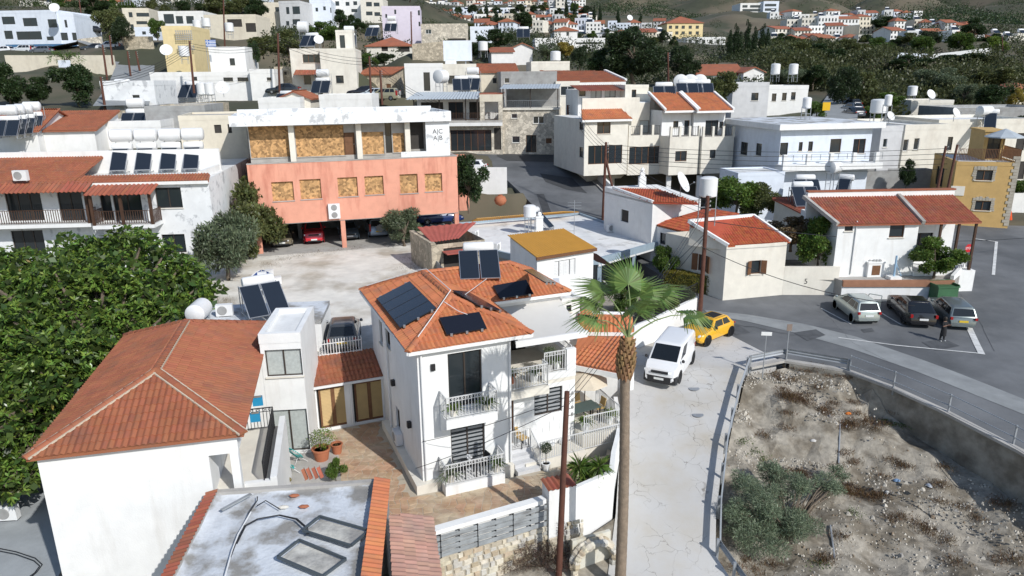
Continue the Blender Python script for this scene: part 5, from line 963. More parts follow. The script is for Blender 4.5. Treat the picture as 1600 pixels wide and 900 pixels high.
# ---------------- palm ----------------
PB = Vector((4.0, 22.9, -2.1)); pm = emp('palm_tree', PB, 0, 'tall fan palm with shaggy leaf bases standing beside the concrete lane', 'palm tree'); ctop = D(976, 588, 22.9) - PB; b = MB(); pts = []; rs = []; n = 60
for i in range(n + 1): f = i / n; pts.append(ctop * f + Vector((.06 * math.sin(f * 3), 0, 0))); rs.append((.215 - .05 * f) * (1 + .035 * (i % 2)) + (.1 * max(0, .08 - f) / .08))
b.tube(pts, rs, 14); b.build('trunk', PBARK, pm, 60)
bt = MB(); ht = D(981, 532, 22.9) - PB - ctop; L_ = ht.length
for i in range(95):
    f = i / 95; a = i * 2.4; r = .17 + .09 * math.sin(math.pi * min(1, f * 1.2)); c = ctop + ht * (f * 1.05 - .05); o_ = Vector((math.cos(a), math.sin(a), 0)); s = Vector((-o_.y, o_.x, 0)) * .07; bt.add([c + o_ * r * .7 - s, c + o_ * r * .7 + s, c + o_ * (r + .11) + s * .8 + Vector((0, 0, .16)), c + o_ * (r + .11) - s * .8 + Vector((0, 0, .16)), c + o_ * (r + .05) + Vector((0, 0, -.12))], [(0, 1, 2, 3), (0, 4, 1), (1, 4, 2), (3, 2, 4), (0, 3, 4)])
bt.tube([ctop - ht * .05, ctop + ht * .5, ctop + ht * 1.1], [.16, .2, .12], 10); bt.build('leaf_bases', PBOOT, pm)
hub = ctop + ht * 1.05; spec = [(6, 20, 2.2), (26, 50, 1.8), (48, 66, 1.5), (100, 84, 1.9), (152, 58, 1.8), (174, 46, 1.6), (200, 34, 1.5), (-60, 74, 1.1)]
for az_, el, ln in spec:
    p_, l_ = fan_frond(ln, 40, .92, .4); mm = Matrix.Translation(hub) @ Matrix.Rotation(R_(az_), 4, 'Z') @ Matrix.Rotation(-R_(el), 4, 'Y'); fo = p_.build('frond', M('palm_stalk', (.22, .28, .12), var=.1, bump=0), pm); fo.matrix_local = mm; l_.build('blade', LF['palm'], fo)
# ---------------- guard rails and signs ----------------
def guard(label, pts, h=.72, two=False, pipe=False, name='guard_rail'):
    e_ = emp(name, pts[0], 0, label, 'guard rail'); o = Vector(pts[0]); 
    for p in pts: b = MB(); b.bar(Vector(p) - o - Vector((0, 0, .3)), Vector(p) - o + Vector((0, 0, h + .05)), .07 if pipe else .1); b.build('post', GALV, e_)
    for z in ((h, h * .45) if pipe else (h - .12,)):
        b = MB()
        for a, c in zip(pts, pts[1:]):
            A, Cc = Vector(a) - o, Vector(c) - o
            if pipe: b.tube([A + Vector((0, 0, z)), Cc + Vector((0, 0, z))], .025, 6)
            else:
                dd = (Cc - A).normalized(); s = Vector((-dd.y, dd.x, 0)); pr_ = [(-.16, 0), (-.10, .06), (-.04, .06), (0, .0), (.04, .06), (.10, .06), (.16, 0)]
                vs = [A + Vector((0, 0, z + t)) + s * (y + .06) for t, y in pr_] + [Cc + Vector((0, 0, z + t)) + s * (y + .06) for t, y in pr_]; b.add(vs, [(i, i + 1, 8 + i, 7 + i) for i in range(6)]); b.add([v + s * .006 for v in vs], [(i, 7 + i, 8 + i, i + 1) for i in range(6)])
        b.build('rail', GALV, e_)
def sub(pts, step):
    out = []
    for a, c in zip(pts, pts[1:]): k = max(1, round((c - a).length / step)); out += [a.lerp(c, i / k) for i in range(k)]
    return out + [pts[-1]]
guard('corrugated steel guard rail along the right edge of the concrete lane', sub([PL(1167, 578), PL(1152, 622), PL(1133, 700), PL(1122, 800), PL(1120, 868), PL(1146, 905), Vector((10.0, 19, -3.0))], 2.0)); 
guard('short corrugated steel guard rail turning the corner above the waste ground', [PA(*p) + Vector((0, -.15, 0)) for p in ((1170, 574), (1226, 563), (1322, 580))])
guard('two-bar pipe railing along the road above the retaining wall', [PA(*p) + Vector((.05, -.25, 0)) for p in ((1322, 580), (1390, 606), (1475, 643), (1575, 693), (1660, 745))], 1.0, pipe=True)
def sign(label, base, h, w_, hh, mat, yaw, name='road_sign', text=None, oct_=False, tcol=None):
    e_ = emp(name, base, yaw, label, 'sign'); b = MB(); b.tube([(0, .03, -.3), (0, .03, h + hh * .4)], .03, 7); b.build('post', GALV, e_); b = MB()
    if oct_: b.x = Matrix.Translation((0, 0, h)) @ Matrix.Rotation(R_(90), 4, 'X') @ Matrix.Rotation(R_(22.5), 4, 'Z'); b.lathe([(.01, -.01), (w_ / 2, -.01), (w_ / 2, .01), (.01, .01)], 8)
    else: b.box((-w_ / 2, -.015, h - hh / 2), (w_ / 2, .01, h + hh / 2))
    p_ = b.build('plate', mat, e_)
    if text: t = bpy.data.curves.new('lettering', 'FONT'); t.body = text; t.size = hh * .42; t.align_x = 'CENTER'; t.align_y = 'CENTER'; t.extrude = .002; o = txtmesh(t, tcol or PUREW, p_); o.location = (0, -.02, h); o.rotation_euler = (R_(90), 0, 0)
    return e_
SRED = M('sign_red', (.50, .02, .03), rough=.4, var=0, bump=0)
sign('red octagonal stop sign at the corner of the terrace by the side street', PA(1507, 425), 1.9, .68, .62, SRED, .25, 'stop_sign', 'STOP', True); sign('small white street name sign on a post beside the lane corner', PL(1192, 583), 2.3, .55, .2, PUREW, -.15); sign('back of a small square road sign on the guard rail corner', PA(1228, 566), 2.1, .3, .4, M('sign_back', (.22, .17, .14)), .1)
# ---------------- vehicles ----------------
def yawpx(a, b_, f=PA): p, q = f(*a), f(*b_); return math.atan2(q.y - p.y, q.x - p.x)
vp = Vector((8.75, 36.75, lz(0, 36.6) + .01)); car('white panel van with black bumper parked beside the tiled porch', vp, R_(-118), 'van', paint('white', (.80, .80, .80)), pitch=-.04, trim=True, name='panel_van', cat='van')
YEL = paint('yellow', (.75, .40, .02)); mc = (PA(1100, 547) + PA(1136, 532)) / 2; car('small yellow car with black soft top parked beyond the white van', Vector((12.05, 41.45, lz(0, 41) + .02)), R_(-139), 'mini', YEL, roof=M('black_soft_top', (.015, .015, .017), rough=.8, var=0))
SILV = paint('silver_green', (.42, .47, .45), .3, .6); c1 = PA(1336, 495); car('pale silver hatchback with a door open, leftmost of the three parked cars', PA(1335, 492), R_(90), 'jazz', SILV, 'cars parked by the terrace wall', pitch=.05)
car('black saloon parked between the silver hatchback and the grey estate', PA(1421, 494), R_(80), 'sedan', paint('black', (.012, .012, .014)), 'cars parked by the terrace wall', pitch=.05)
car('grey-green estate car with yellow plate beside the standing person', PA(1483, 498), R_(78), 'wagon', paint('grey_green', (.20, .23, .23), .3, .5), 'cars parked by the terrace wall', pitch=.05, plate=PLY)
dr = MB(); jp_ = PA(1335, 492); dr.x = T((jp_.x + .86, jp_.y + .55, jp_.z + .28), R_(-25)); dr.box((0, -.03, 0), (.95, .03, .62)); dr.bar((0, 0, .62), (.2, 0, 1.05), .05); dr.bar((.2, 0, 1.05), (.95, 0, 1.0), .05); dr.bar((.95, 0, 1.0), (.95, 0, .6), .05); dr.x = None
jz = [o for o in COL.objects if o.get('label', '').startswith('pale silver')][0]; do = dr.build('open_door', SILV, jz); do.matrix_parent_inverse = (T(jz.location, jz.rotation_euler[2])).inverted()
car('dark grey compact car parked on the gravel lot behind the bar fence', Vector((-9.25, 36.9, 3.02)), R_(100), 'hatch', paint('graphite', (.10, .105, .11), .3, .5), plate=PLY)
# dumpster
dm = emp('dumpster', PA(1472, 471), .1, 'green metal dumpster behind the grey estate car', 'dumpster'); b = MB(); GRN = M('dumpster_green', (.045, .13, .06), rough=.6, var=.15); b.prism([(-.75, -.45), (.75, -.45), (.75, .45), (-.75, .45)], .2, 1.15); b.build('bin', GRN, dm); b = MB(); b.box((-.8, -.5, 1.1), (.8, -.44, 1.2)); b.box((-.8, .44, 1.1), (.8, .5, 1.45)); b.box((-.8, -.44, 1.1), (-.74, .44, 1.3)); b.box((.74, -.44, 1.1), (.8, .44, 1.3)); b.build('rim', GRN, dm)
for x in (-.6, .6):
    for y in (-.35, .35): b = MB(); b.x = Matrix.Translation((x, y, .1)) @ Matrix.Rotation(R_(90), 4, 'X'); b.lathe([(.01, -.03), (.1, -.03), (.1, .03), (.01, .03)], 10); b.build('wheel', RUBB, dm)
# person standing behind the estate car, arms raised to the face
def person(label, loc, yaw, h=1.62):
    J = [(0, 0, .95), (0, 0, 1.15), (0, .01, 1.36), (0, 0, 1.48), (0, .0, 1.62), (.10, 0, .90), (.13, .02, .5), (.14, .0, .09), (.15, -.16, .04), (-.10, 0, .90), (-.14, .04, .5), (-.17, .06, .09), (-.18, -.10, .04), (.19, 0, 1.38), (.27, -.1, 1.14), (.12, -.30, 1.26), (-.19, 0, 1.38), (-.27, -.1, 1.14), (-.10, -.30, 1.28)]
    Rr = [.17, .15, .16, .06, .10, .12, .085, .05, .04, .12, .085, .05, .04, .07, .05, .035, .07, .05, .035]; E = [(0, 1), (1, 2), (2, 3), (3, 4), (0, 5), (5, 6), (6, 7), (7, 8), (0, 9), (9, 10), (10, 11), (11, 12), (2, 13), (13, 14), (14, 15), (2, 16), (16, 17), (17, 18)]
    for s, r0 in ((1, 15), (-1, 18)):
        bx = Vector(J[r0])
        for k in range(5): J.append(tuple(bx + Vector((-s * .01 + (k - 2) * .018, -.05 - (.02 if 0 < k < 4 else 0), .03 + .01 * k)))); Rr.append(.010); E.append((r0, len(J) - 1)); J.append(tuple(bx + Vector((-s * .02 + (k - 2) * .02, -.08, .05 + .012 * k)))); Rr.append(.009); E.append((len(J) - 2, len(J) - 1))
    J.append((0, 0, 1.70)); Rr.append(.085); E.append((4, len(J) - 1)); J.append((0, -.10, 1.62)); Rr.append(.018); E.append((4, len(J) - 1))
    me = bpy.data.meshes.new('person'); me.from_pydata(J, E, []); o = ob('tmp_person', me); md = o.modifiers.new('s', 'SKIN'); o.modifiers.new('b', 'SUBSURF').levels = 1
    for i, sv in enumerate(me.skin_vertices[0].data): sv.radius = (Rr[i], Rr[i] * (.75 if i in (0, 1, 2) else 1)); sv.use_root = i == 0
    dg = bpy.context.evaluated_depsgraph_get(); m2 = bpy.data.meshes.new_from_object(o.evaluated_get(dg)); bpy.data.objects.remove(o); m2.materials.clear()
    for t in (M('black_clothing', (.018, .018, .02), rough=.9), M('skin', (.45, .26, .18), rough=.6, var=.05, bump=0), PUREW): m2.materials.append(t)
    for p in m2.polygons:
        c = p.center; p.material_index = 2 if c.z < .085 else (1 if (c.z > 1.46 or (c.y < -.12 and c.z > 1.05) ) else 0); p.use_smooth = True
    e_ = emp('person', loc, yaw, label, 'person'); e_.scale = (h / 1.78,) * 3; ob('body', m2, e_); b = MB(); b.lathe([(.115, -.16), (.13, -.02), (.125, .06), (.09, .12), (.02, .145)], 12, 0, (0, .025, 1.66)); b.build('hair', M('dark_hair', (.02, .014, .01), rough=.6), e_, 60)
    b = MB(); b.lathe([(.20, .42), (.19, .6), (.17, .9), (.16, 1.0)], 14); b.build('skirt', M('black_clothing', (.018,) * 3), e_, 60); return e_
person('person in black clothes with white shoes standing behind the grey estate car', PA(1472, 533), R_(20), 1.55)
# ---------------- mid distance ----------------
HC_ = []; TC = []          # terrain control points collected from the buildings
def HB(label, xl, xr, yt, yb, Y, dep=8, yaw=15, wall=WHITE, roof='flat', holes=(), side=(), ph=.35, rmat=TILE, name='house', cat='house', group=None, lod=None, rise=None, oh=.3, rside=(), base=5, z=None, rm=ROOFW):
    """house from its facade in the photograph: left/right/top/bottom pixels, distance, yaw in degrees"""
    A = D(xl, yb, Y); ya = R_(yaw); du = Vector((math.cos(ya), math.sin(ya), 0)); lo, hi = .5, 80
    def pxx(p): q = p - CAM; return 800 + F_ * q.dot(CR) / q.dot(CW)
    for _ in range(40):
        m_ = (lo + hi) / 2
        if pxx(A + du * m_) < xr: lo = m_
        else: hi = m_
    Wd = lo; h = D(xl, yt, Y).z - A.z; B = Bld(name, label, A, ya, cat, group); lod = lod if lod is not None else (1 if Y < 118 else 2); foot = [(0, 0), (Wd, 0), (Wd, dep), (0, dep)]
    H = {0: [(k, 'p', *r) for k, *r in holes], 3: [(k, 'p', *r) for k, *r in side], 1: [(k, 'p', *r) for k, *r in rside]}; gab = None
    rise = rise if rise is not None else .42 * min(Wd, dep) / 2
    if roof == 'gableF': gab = {0: rise, 2: rise}
    if roof == 'gable': gab = {1: rise, 3: rise}
    B.walls(foot, -base, h, H, wall, lod, .12, gable=gab); B.W, B.h, B.d = Wd, h, dep
    def planes_(pl):
        if Y < 125: return tiled(B.e, pl, rmat)
        b = MB()
        for p in pl:
            b.q(p); pp = [Vector(q) - Vector((0, 0, .15)) for q in p]; b.q(pp[::-1])
            for i in range(len(p)): j = (i + 1) % len(p); b.q([p[i], p[j], pp[j], pp[i]])
        return b.build('roof', rmat, B.e)
    o = oh; t = h + .02; mn = rise
    if roof == 'flat': B.flat([(0, 0), (Wd, dep)], h, ph, .2, rm, wall)
    elif roof == 'gableF': planes_([[(-o, dep + o, t - o * mn / (Wd / 2)), (-o, -o, t - o * mn / (Wd / 2)), (Wd / 2, -o, t + mn), (Wd / 2, dep + o, t + mn)], [(Wd + o, -o, t - o * mn / (Wd / 2)), (Wd + o, dep + o, t - o * mn / (Wd / 2)), (Wd / 2, dep + o, t + mn), (Wd / 2, -o, t + mn)]])
    elif roof == 'gable': planes_([[(-o, -o, t - o * mn / (dep / 2)), (Wd + o, -o, t - o * mn / (dep / 2)), (Wd + o, dep / 2, t + mn), (-o, dep / 2, t + mn)], [(Wd + o, dep + o, t - o * mn / (dep / 2)), (-o, dep + o, t - o * mn / (dep / 2)), (-o, dep / 2, t + mn), (Wd + o, dep / 2, t + mn)]])
    elif roof == 'hip':
        s = min(Wd, dep) / 2 + o; a, c, d_, e_ = (-o, -o, t), (Wd + o, -o, t), (Wd + o, dep + o, t), (-o, dep + o, t)
        if Wd >= dep: p, q = (-o + s, dep / 2, t + mn), (Wd + o - s, dep / 2, t + mn); planes_([[a, c, q, p], [c, d_, q], [d_, e_, p, q], [e_, a, p]])
        else: p, q = (Wd / 2, -o + s, t + mn), (Wd / 2, dep + o - s, t + mn); planes_([[a, c, p], [c, d_, q, p], [d_, e_, q], [e_, a, p, q]])
    elif roof == 'shed': planes_([[(-o, -o, t), (Wd + o, -o, t), (Wd + o, dep, t + mn), (-o, dep, t + mn)]]); b = MB(); b.q([(0, 0, h), (0, dep, h + mn), (0, dep, h)]); b.q([(Wd, 0, h), (Wd, dep, h), (Wd, dep, h + mn)]); b.q([(0, dep, h), (0, dep, h + mn), (Wd, dep, h + mn), (Wd, dep, h)]); b.build('gable_wall', wall, B.e)
    HC_.append((B.w((Wd / 2, dep / 2, 0)), max(Wd, dep) * .62)); 
    for u, v in ((0, 0), (Wd, 0), (Wd, dep), (0, dep)): q = B.w((u, v, 0)); TC.append((q.x, q.y, q.z - .15))
    return B
# ---- white building with timber balconies (left) ----
wc = P(325, 278, 10.2); WB = Bld('balcony_building', 'white apartment building with timber balconies and flaking paint beyond the big tree', Vector((wc.x, wc.y, 2.5)), R_(5)); e = WB.e; hh = 7.6
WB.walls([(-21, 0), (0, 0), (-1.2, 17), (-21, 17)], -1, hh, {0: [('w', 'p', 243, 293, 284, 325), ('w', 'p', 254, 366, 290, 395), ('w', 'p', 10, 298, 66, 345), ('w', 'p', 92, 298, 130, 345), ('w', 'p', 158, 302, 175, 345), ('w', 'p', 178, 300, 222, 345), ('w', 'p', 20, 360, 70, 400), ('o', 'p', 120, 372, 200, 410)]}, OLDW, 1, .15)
b = MB(); b.prism([(-20.9, .1), (-.1, .1), (-1.2, 16.9), (-20.9, 16.9)], hh - .4, hh - .02); b.build('roof', ROOFW, e)
tiled(e, [[(-21.2, -.25, hh - .05), (-9.3, -.25, hh - .05), (-9.5, 5.5, hh + 1.25), (-21.2, 5.5, hh + 1.25)]], TILE); tiled(e, [[(-9.3, -.25, hh - .05), (.1, -.25, hh - .05), (-.1, .8, hh + .3), (-9.0, .8, hh + .3)]], TILE)
b = MB(); b.box((-21, 5.5, hh - .3), (-.7, 5.75, hh + 1.7)); b.box((-.95, .85, hh - .3), (-.75, 5.49, hh + .5)); b.build('parapet', PUREW, e); b = MB(); b.box((-21.2, -.3, hh - .28), (.05, -.02, hh - .06)); b.build('fascia', PUREW, e)
FP = lambda px, py, v: (WB.I @ (CAM + ray(px, py) * ((WB.w((0, v, 0)) - CAM).dot(WB.w((0, 1, 0)) - WB.w((0, 0, 0))) / ray(px, py).dot(WB.w((0, 1, 0)) - WB.w((0, 0, 0))))))
def balc(x0, x1, v, zf, zr, rmat_=TILEB):
    b = MB(); b.box((x0, v, zf - .25), (x1, -.01, zf)); b.build('balcony', PUREW, e); railing(e, [(x0 + .05, -.1, zf), (x0 + .05, v + .08, zf), (x1 - .05, v + .08, zf), (x1 - .05, -.1, zf)], 1.0, DWOOD, .16, .02)
    for x in (x0 + .1, (x0 + x1) / 2, x1 - .1): WB.box('post', (x - .09, v + .02, zf), (x + .09, v + .2, zr), DWOOD)
    corr(e, [(x0 - .15, v - .3, zr), (x1 + .15, v - .3, zr), (x1 + .15, -.05, zr + .55), (x0 - .15, -.05, zr + .55)], rmat_, 'balcony_roof', .3, .04)
a0 = FP(143, 345, -1.7).x; a1 = FP(240, 345, -1.7).x; zf = FP(190, 352, -1.7).z; zr = FP(190, 303, -1.7).z; balc(a0, a1, -1.7, zf, zr); balc(-21, a0 - .3, -1.2, zf + .1, zr + .2)
for k, px in enumerate((163, 202, 241, 277)): heater('solar water heater on the white balcony building, %s from the left' % ('first', 'second', 'third', 'fourth')[k], P(px + 22, 272 - k, WB.o.z + hh + .02), R_(12), 1, 'h', 1.15, stand=.2, second=True)
acunit('white air conditioner on the tiled roof edge above the timber balconies', P(34, 283, 10.3), .05, .95, .7)
# house behind with clustered tanks
HB('tiled roof house with clustered water tanks at the left edge', -60, 62, 205, 232, 66, 9, 8, WHITE, 'gable', rise=1.6); HB('low tiled house with brown roof just beyond the white parapet', 62, 152, 205, 236, 68, 7, 10, WHITE, 'shed', rise=1.5)
for k, (px, py) in enumerate(((8, 200), (20, 198), (33, 196), (46, 192))): heater('cluster water heater on the roof at the left edge, %s in the row' % ('leftmost', 'second', 'third', 'rightmost')[k], D(px, py + 18, 64 + k), R_(15), 2, 'h', 1.0, second=True)
# ---- coral building ----
ca, cb_ = P(396, 352.3, 5.5), P(716.5, 332, 5.5); cyaw = math.atan2(cb_.y - ca.y, cb_.x - ca.x); CL = (cb_ - ca).length; CB = Bld('coral_building', 'coral building with boarded windows over an open car park', Vector((ca.x, ca.y, 3.0)), cyaw, 'building'); e = CB.e; CD = 10
CB.walls([(0, 0), (CL, 0), (CL, CD), (0, CD)], 2.5, 7.45, {0: [('p', 'p', *r) for r in ((425, 284, 459, 314), (469, 280, 502, 311), (528, 277, 559, 307), (570, 275, 599.5, 304), (625, 272, 653, 302), (664, 271, 691, 299))]}, CORAL, 1, .2)
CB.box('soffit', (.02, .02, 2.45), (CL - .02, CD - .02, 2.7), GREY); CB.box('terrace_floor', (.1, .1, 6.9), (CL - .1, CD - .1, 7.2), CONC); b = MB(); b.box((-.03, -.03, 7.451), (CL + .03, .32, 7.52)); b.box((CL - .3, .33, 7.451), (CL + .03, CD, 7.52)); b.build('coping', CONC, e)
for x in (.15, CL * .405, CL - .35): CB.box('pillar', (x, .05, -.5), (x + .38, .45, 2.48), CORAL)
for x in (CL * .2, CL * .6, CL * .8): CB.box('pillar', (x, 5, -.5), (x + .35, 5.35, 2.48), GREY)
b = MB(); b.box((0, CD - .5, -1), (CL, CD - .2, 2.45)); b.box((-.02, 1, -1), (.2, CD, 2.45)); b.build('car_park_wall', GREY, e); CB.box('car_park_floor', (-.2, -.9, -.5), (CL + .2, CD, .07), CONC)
UW = 1.3; b = MB(); fu = [(0.3, UW), (CL - 1.6, UW), (CL - 1.6, CD), (.3, CD)]
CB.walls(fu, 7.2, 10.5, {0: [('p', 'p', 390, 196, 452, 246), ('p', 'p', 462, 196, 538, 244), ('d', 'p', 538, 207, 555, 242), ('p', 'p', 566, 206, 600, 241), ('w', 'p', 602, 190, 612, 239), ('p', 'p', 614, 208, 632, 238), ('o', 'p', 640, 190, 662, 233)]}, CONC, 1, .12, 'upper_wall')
for px in (456, 561, 637): x = CB.hit(face_mat([(0, .9), (CL, .9), (CL, 2), (0, 2)], 0)[0], px, 220)[0]; CB.box('column', (x - .22, .75, 7.2), (x + .22, 1.1, 10.45), PALE)
x = CB.hit(face_mat([(0, .3), (CL, .3), (CL, 2), (0, 2)], 0)[0], 665, 200)[0]; CB.box('corner_wall', (x, .35, 7.2), (CL - .5, .6, 11.0), OLDW); CB.box('corner_wall', (CL - .8, .61, 7.2), (CL - .5, 6, 11.0), CORAL); CB.box('corner_parapet', (x - 2.2, .35, 7.2), (x - .01, .55, 7.95), OLDW)
b = MB(); b.box((-.9, .1, 10.5), (CL - .45, 8, 10.75)); b.build('roof', ROOFG, e); b = MB(); b.box((-.95, .0, 10.45), (CL - .4, .25, 11.28)); b.box((-.95, .26, 10.45), (-.75, 8, 11.2)); b.box((CL - .62, .26, 11.001), (CL - .4, 8, 11.28)); b.box((-.74, 7.8, 10.45), (CL - .63, 8, 11.5)); b.build('fascia', OLDW, e)
tx = bpy.data.curves.new('g', 'FONT'); tx.body = 'A|C\nA|B'; tx.size = .55; tx.align_x = 'CENTER'; tx.align_y = 'CENTER'; t = txtmesh(tx, BLK, e); t.location = ((x + CL - .5) / 2, .343, 9.3); t.rotation_euler = (R_(90), 0, 0); t.name = 'graffiti'
acunit('white two-fan air conditioner on the coral wall above the car park pillar', CB.w((CB.hit(face_mat([(0, 0), (CL, 0), (CL, 2), (0, 2)], 0)[0], 522, 330)[0], -.2, 2.65)), cyaw, .95, 1.25, 2)
def ccar(px, py, **k): q = P(px, py, 3.08); return q
car('bronze saloon in the open car park, leftmost', P(438, 387, 3.08) + Vector((-.5, 2.0, 0)), cyaw - R_(88), 'sedan', paint('bronze', (.26, .22, .15), .3, .5), 'cars in the coral car park', 1); car('red pickup truck in the open car park', P(490, 382, 3.08) + Vector((-.5, 2.2, 0)), cyaw - R_(92), 'pickup', paint('red', (.55, .02, .03)), 'cars in the coral car park', 1, name='pickup_truck'); car('blue-grey hatchback right of the coral car park pillar', P(545, 377, 3.08) + Vector((-.4, 1.9, 0)), cyaw - R_(90), 'hatch', paint('slate', (.12, .16, .20), .3, .4), 'cars in the coral car park', 1); car('pale blue off-roader showing its spare wheel in the car park', P(588, 373, 3.08) + Vector((-.4, 2.2, 0)), cyaw + R_(90), 'suv', paint('steel_blue', (.25, .30, .36), .3, .5), 'cars in the coral car park', 1, plate=PLY); car('dark blue saloon deep in the shade at the right of the car park', P(690, 358, 3.08) + Vector((-.5, 3.2, 0)), cyaw + R_(0), 'sedan', paint('navy', (.02, .04, .14)), 'cars in the coral car park', 1)
CON = Bld('grey_back_building', 'bare beige rendered building with small square windows behind the white gable', D(345, 235, 66), R_(16), 'building'); CON.walls([(-3.2, 0), (2.4, 0), (2.4, 8), (-3.2, 8)], -6, D(345, 183, 66).z - CON.o.z, {0: [('o', 'p', 335, 195, 346, 208), ('o', 'p', 356, 194, 362, 208)]}, CREAM, 1); CON.flat([(-3.2, 0), (2.4, 8)], D(345, 183, 66).z - CON.o.z, .2, .2, CONC, CREAM)
# ---- stone shed ----
s1, s0 = P(643, 408, 3.0), P(676, 432, 3.0); sy = math.atan2(s0.y - s1.y, s0.x - s1.x) + R_(90); SH = Bld('stone_shed', 'old stone shed with red metal roof beside the gravel lot', s0, sy, 'shed'); sd = (s1 - s0).length
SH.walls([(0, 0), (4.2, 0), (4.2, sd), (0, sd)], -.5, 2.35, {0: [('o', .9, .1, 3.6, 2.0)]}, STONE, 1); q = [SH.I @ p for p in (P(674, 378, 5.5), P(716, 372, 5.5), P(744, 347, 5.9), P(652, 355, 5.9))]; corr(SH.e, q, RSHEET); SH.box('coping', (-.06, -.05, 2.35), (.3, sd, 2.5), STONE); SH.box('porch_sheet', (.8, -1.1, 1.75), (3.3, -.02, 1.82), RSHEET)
tree('dry yellow grass clump along the stone shed wall', P(655, 428, 3), .1, .1, 'dry') if False else None
# low fence right of the lot
FN = emp('mesh_fence', P(678, 425, 3), 0, 'dark panel fence between the gravel lot and the white flat roof', 'fence'); a, c = Vector((0, 0, 0)), P(716, 470, 3) - P(678, 425, 3); b = MB(); b.bar(a + Vector((0, 0, .6)), c + Vector((0, 0, .6)), .05, 1.1); b.build('panel', GREY, FN)
for f in (0, .33, .66, 1): b = MB(); b.bar(a.lerp(c, f), a.lerp(c, f) + Vector((0, 0, 1.4)), .07); b.build('post', BLK, FN)
# ---- flat white roofed house ----
fr_ = [P(*p, 3.7) for p in ((768, 394), (845, 412), (935, 408), (1033, 380), (905, 335), (712, 351))]; FH = Bld('flat_roof_house', 'low house with whitewashed flat roof and blue-grey pergola behind the palm', Vector((fr_[0].x, fr_[0].y, 0)), 0); lo = [FH.I @ p for p in fr_]; b = MB(); b.prism([(p.x, p.y) for p in lo], 3.45, 3.68); b.build('roof', ROOFW, FH.e)
pc = M('blue_grey_paint', (.30, .38, .44), rough=.7); b = MB()
for i in range(6):
    p, q_ = lo[i], lo[(i + 1) % 6]; b.bar(p + Vector((0, 0, .0)), q_ + Vector((0, 0, .0)), .2, .5 if i in (2, 1, 0) else .35)
b.build('parapet', pc, FH.e); b = MB(); m2, m3 = lo[2], lo[3]; cen = sum(lo, Vector()) / 6; ins = [lo[0], lo[1], m2.lerp(cen, .35), m3.lerp(lo[4], .25).lerp(cen, .2), lo[4], lo[5]]; b.prism([(cen.x + (p.x - cen.x) * .97, cen.y + (p.y - cen.y) * .97) for p in ins], -1, 3.4); b.build('wall', LGREY, FH.e)
for f in (.02, .55, .98): p = m2.lerp(m3, f); b = MB(); b.box((p.x - .15, p.y - .05, .5), (p.x + .15, p.y + .25, 3.5)); b.build('column', pc, FH.e)
p = m3.lerp(lo[4], .22); b = MB(); b.box((p.x - .15, p.y - .15, .5), (p.x + .15, p.y + .15, 3.5)); b.build('column', pc, FH.e); b = MB(); b.bar(m2 - Vector((0, .1, .25)), m3 - Vector((0, .1, .25)), .05, .3); b.build('blind', WALU, FH.e)
tanks('white round water tank on a stand with chimney beside it on the flat roof', P(828, 367, 3.7), .4, .55, 1.0, 1.6, True); heater('solar heater lying behind the chimney on the white flat roof', P(862, 360, 3.7), R_(60), 1, 'h', 1.0); b = MB(); b.box((-.3, -.3, 0), (.3, .3, 1.5)); b.box((-.34, -.34, 1.5), (.34, .34, 1.6)); b.lathe([(.12, 1.6), (.2, 1.75), (.14, 1.95), (.02, 2.0)], 10); o = b.build('chimney', PUREW); o.location = P(843, 366, 3.7); tag(o, 'white square chimney standing on the whitewashed flat roof', 'chimney')
acunit('white air conditioner at the far right edge of the whitewashed roof', P(955, 362, 3.72), .5); acunit('white air conditioner on the left edge of the whitewashed roof', P(743, 372, 3.72), 1.2); acunit('white air conditioner in front of the ochre roof on the whitewashed roof', P(777, 392, 3.72), 1.2)
b = MB(); b.tube([(0, 0, 0), (0, 0, 3)], .025); [b.bar((-.6, 0, 2.8 - k * .25), (.6, 0, 2.8 - k * .25), .02) for k in range(3)]; o = b.build('antenna', GALV); o.location = P(897, 366, 3.7); tag(o, 'thin television antenna on the whitewashed flat roof', 'antenna')
OB = [P(838, 403.5, 6.05), P(932.5, 388.5, 6.05), P(881.5, 358.5, 6.6), P(793, 369, 6.6)]; OH = Bld('ochre_roof_house', 'white house with ochre metal sheet roof and white louvred shutters', Vector((OB[0].x, OB[0].y, 0)), math.atan2(OB[1].y - OB[0].y, OB[1].x - OB[0].x)); lo = [OH.I @ p for p in OB]
OH.walls([(.15, .15), (lo[1].x - .15, .15), (lo[2].x - .15, lo[2].y - .1), (lo[3].x + .15, lo[3].y - .1)], -1, 6.0, {0: [('l', 'p', 866, 406, 899, 432)]}, PUREW, 0); corr(OH.e, [p + Vector((0, 0, .08)) for p in lo], OCHRE, per=.2, amp=.03); b = MB(); b.bar(lo[0] - Vector((0, 0, .05)), lo[1] - Vector((0, 0, .05)), .1, .2); b.build('fascia', BWOOD, OH.e); b = MB(); b.prism([(p.x * .96 + .1, p.y * .95) for p in lo], 5.9, [5.99, 5.99, 6.5, 6.5]); b.build('gable_wall', PUREW, OH.e)
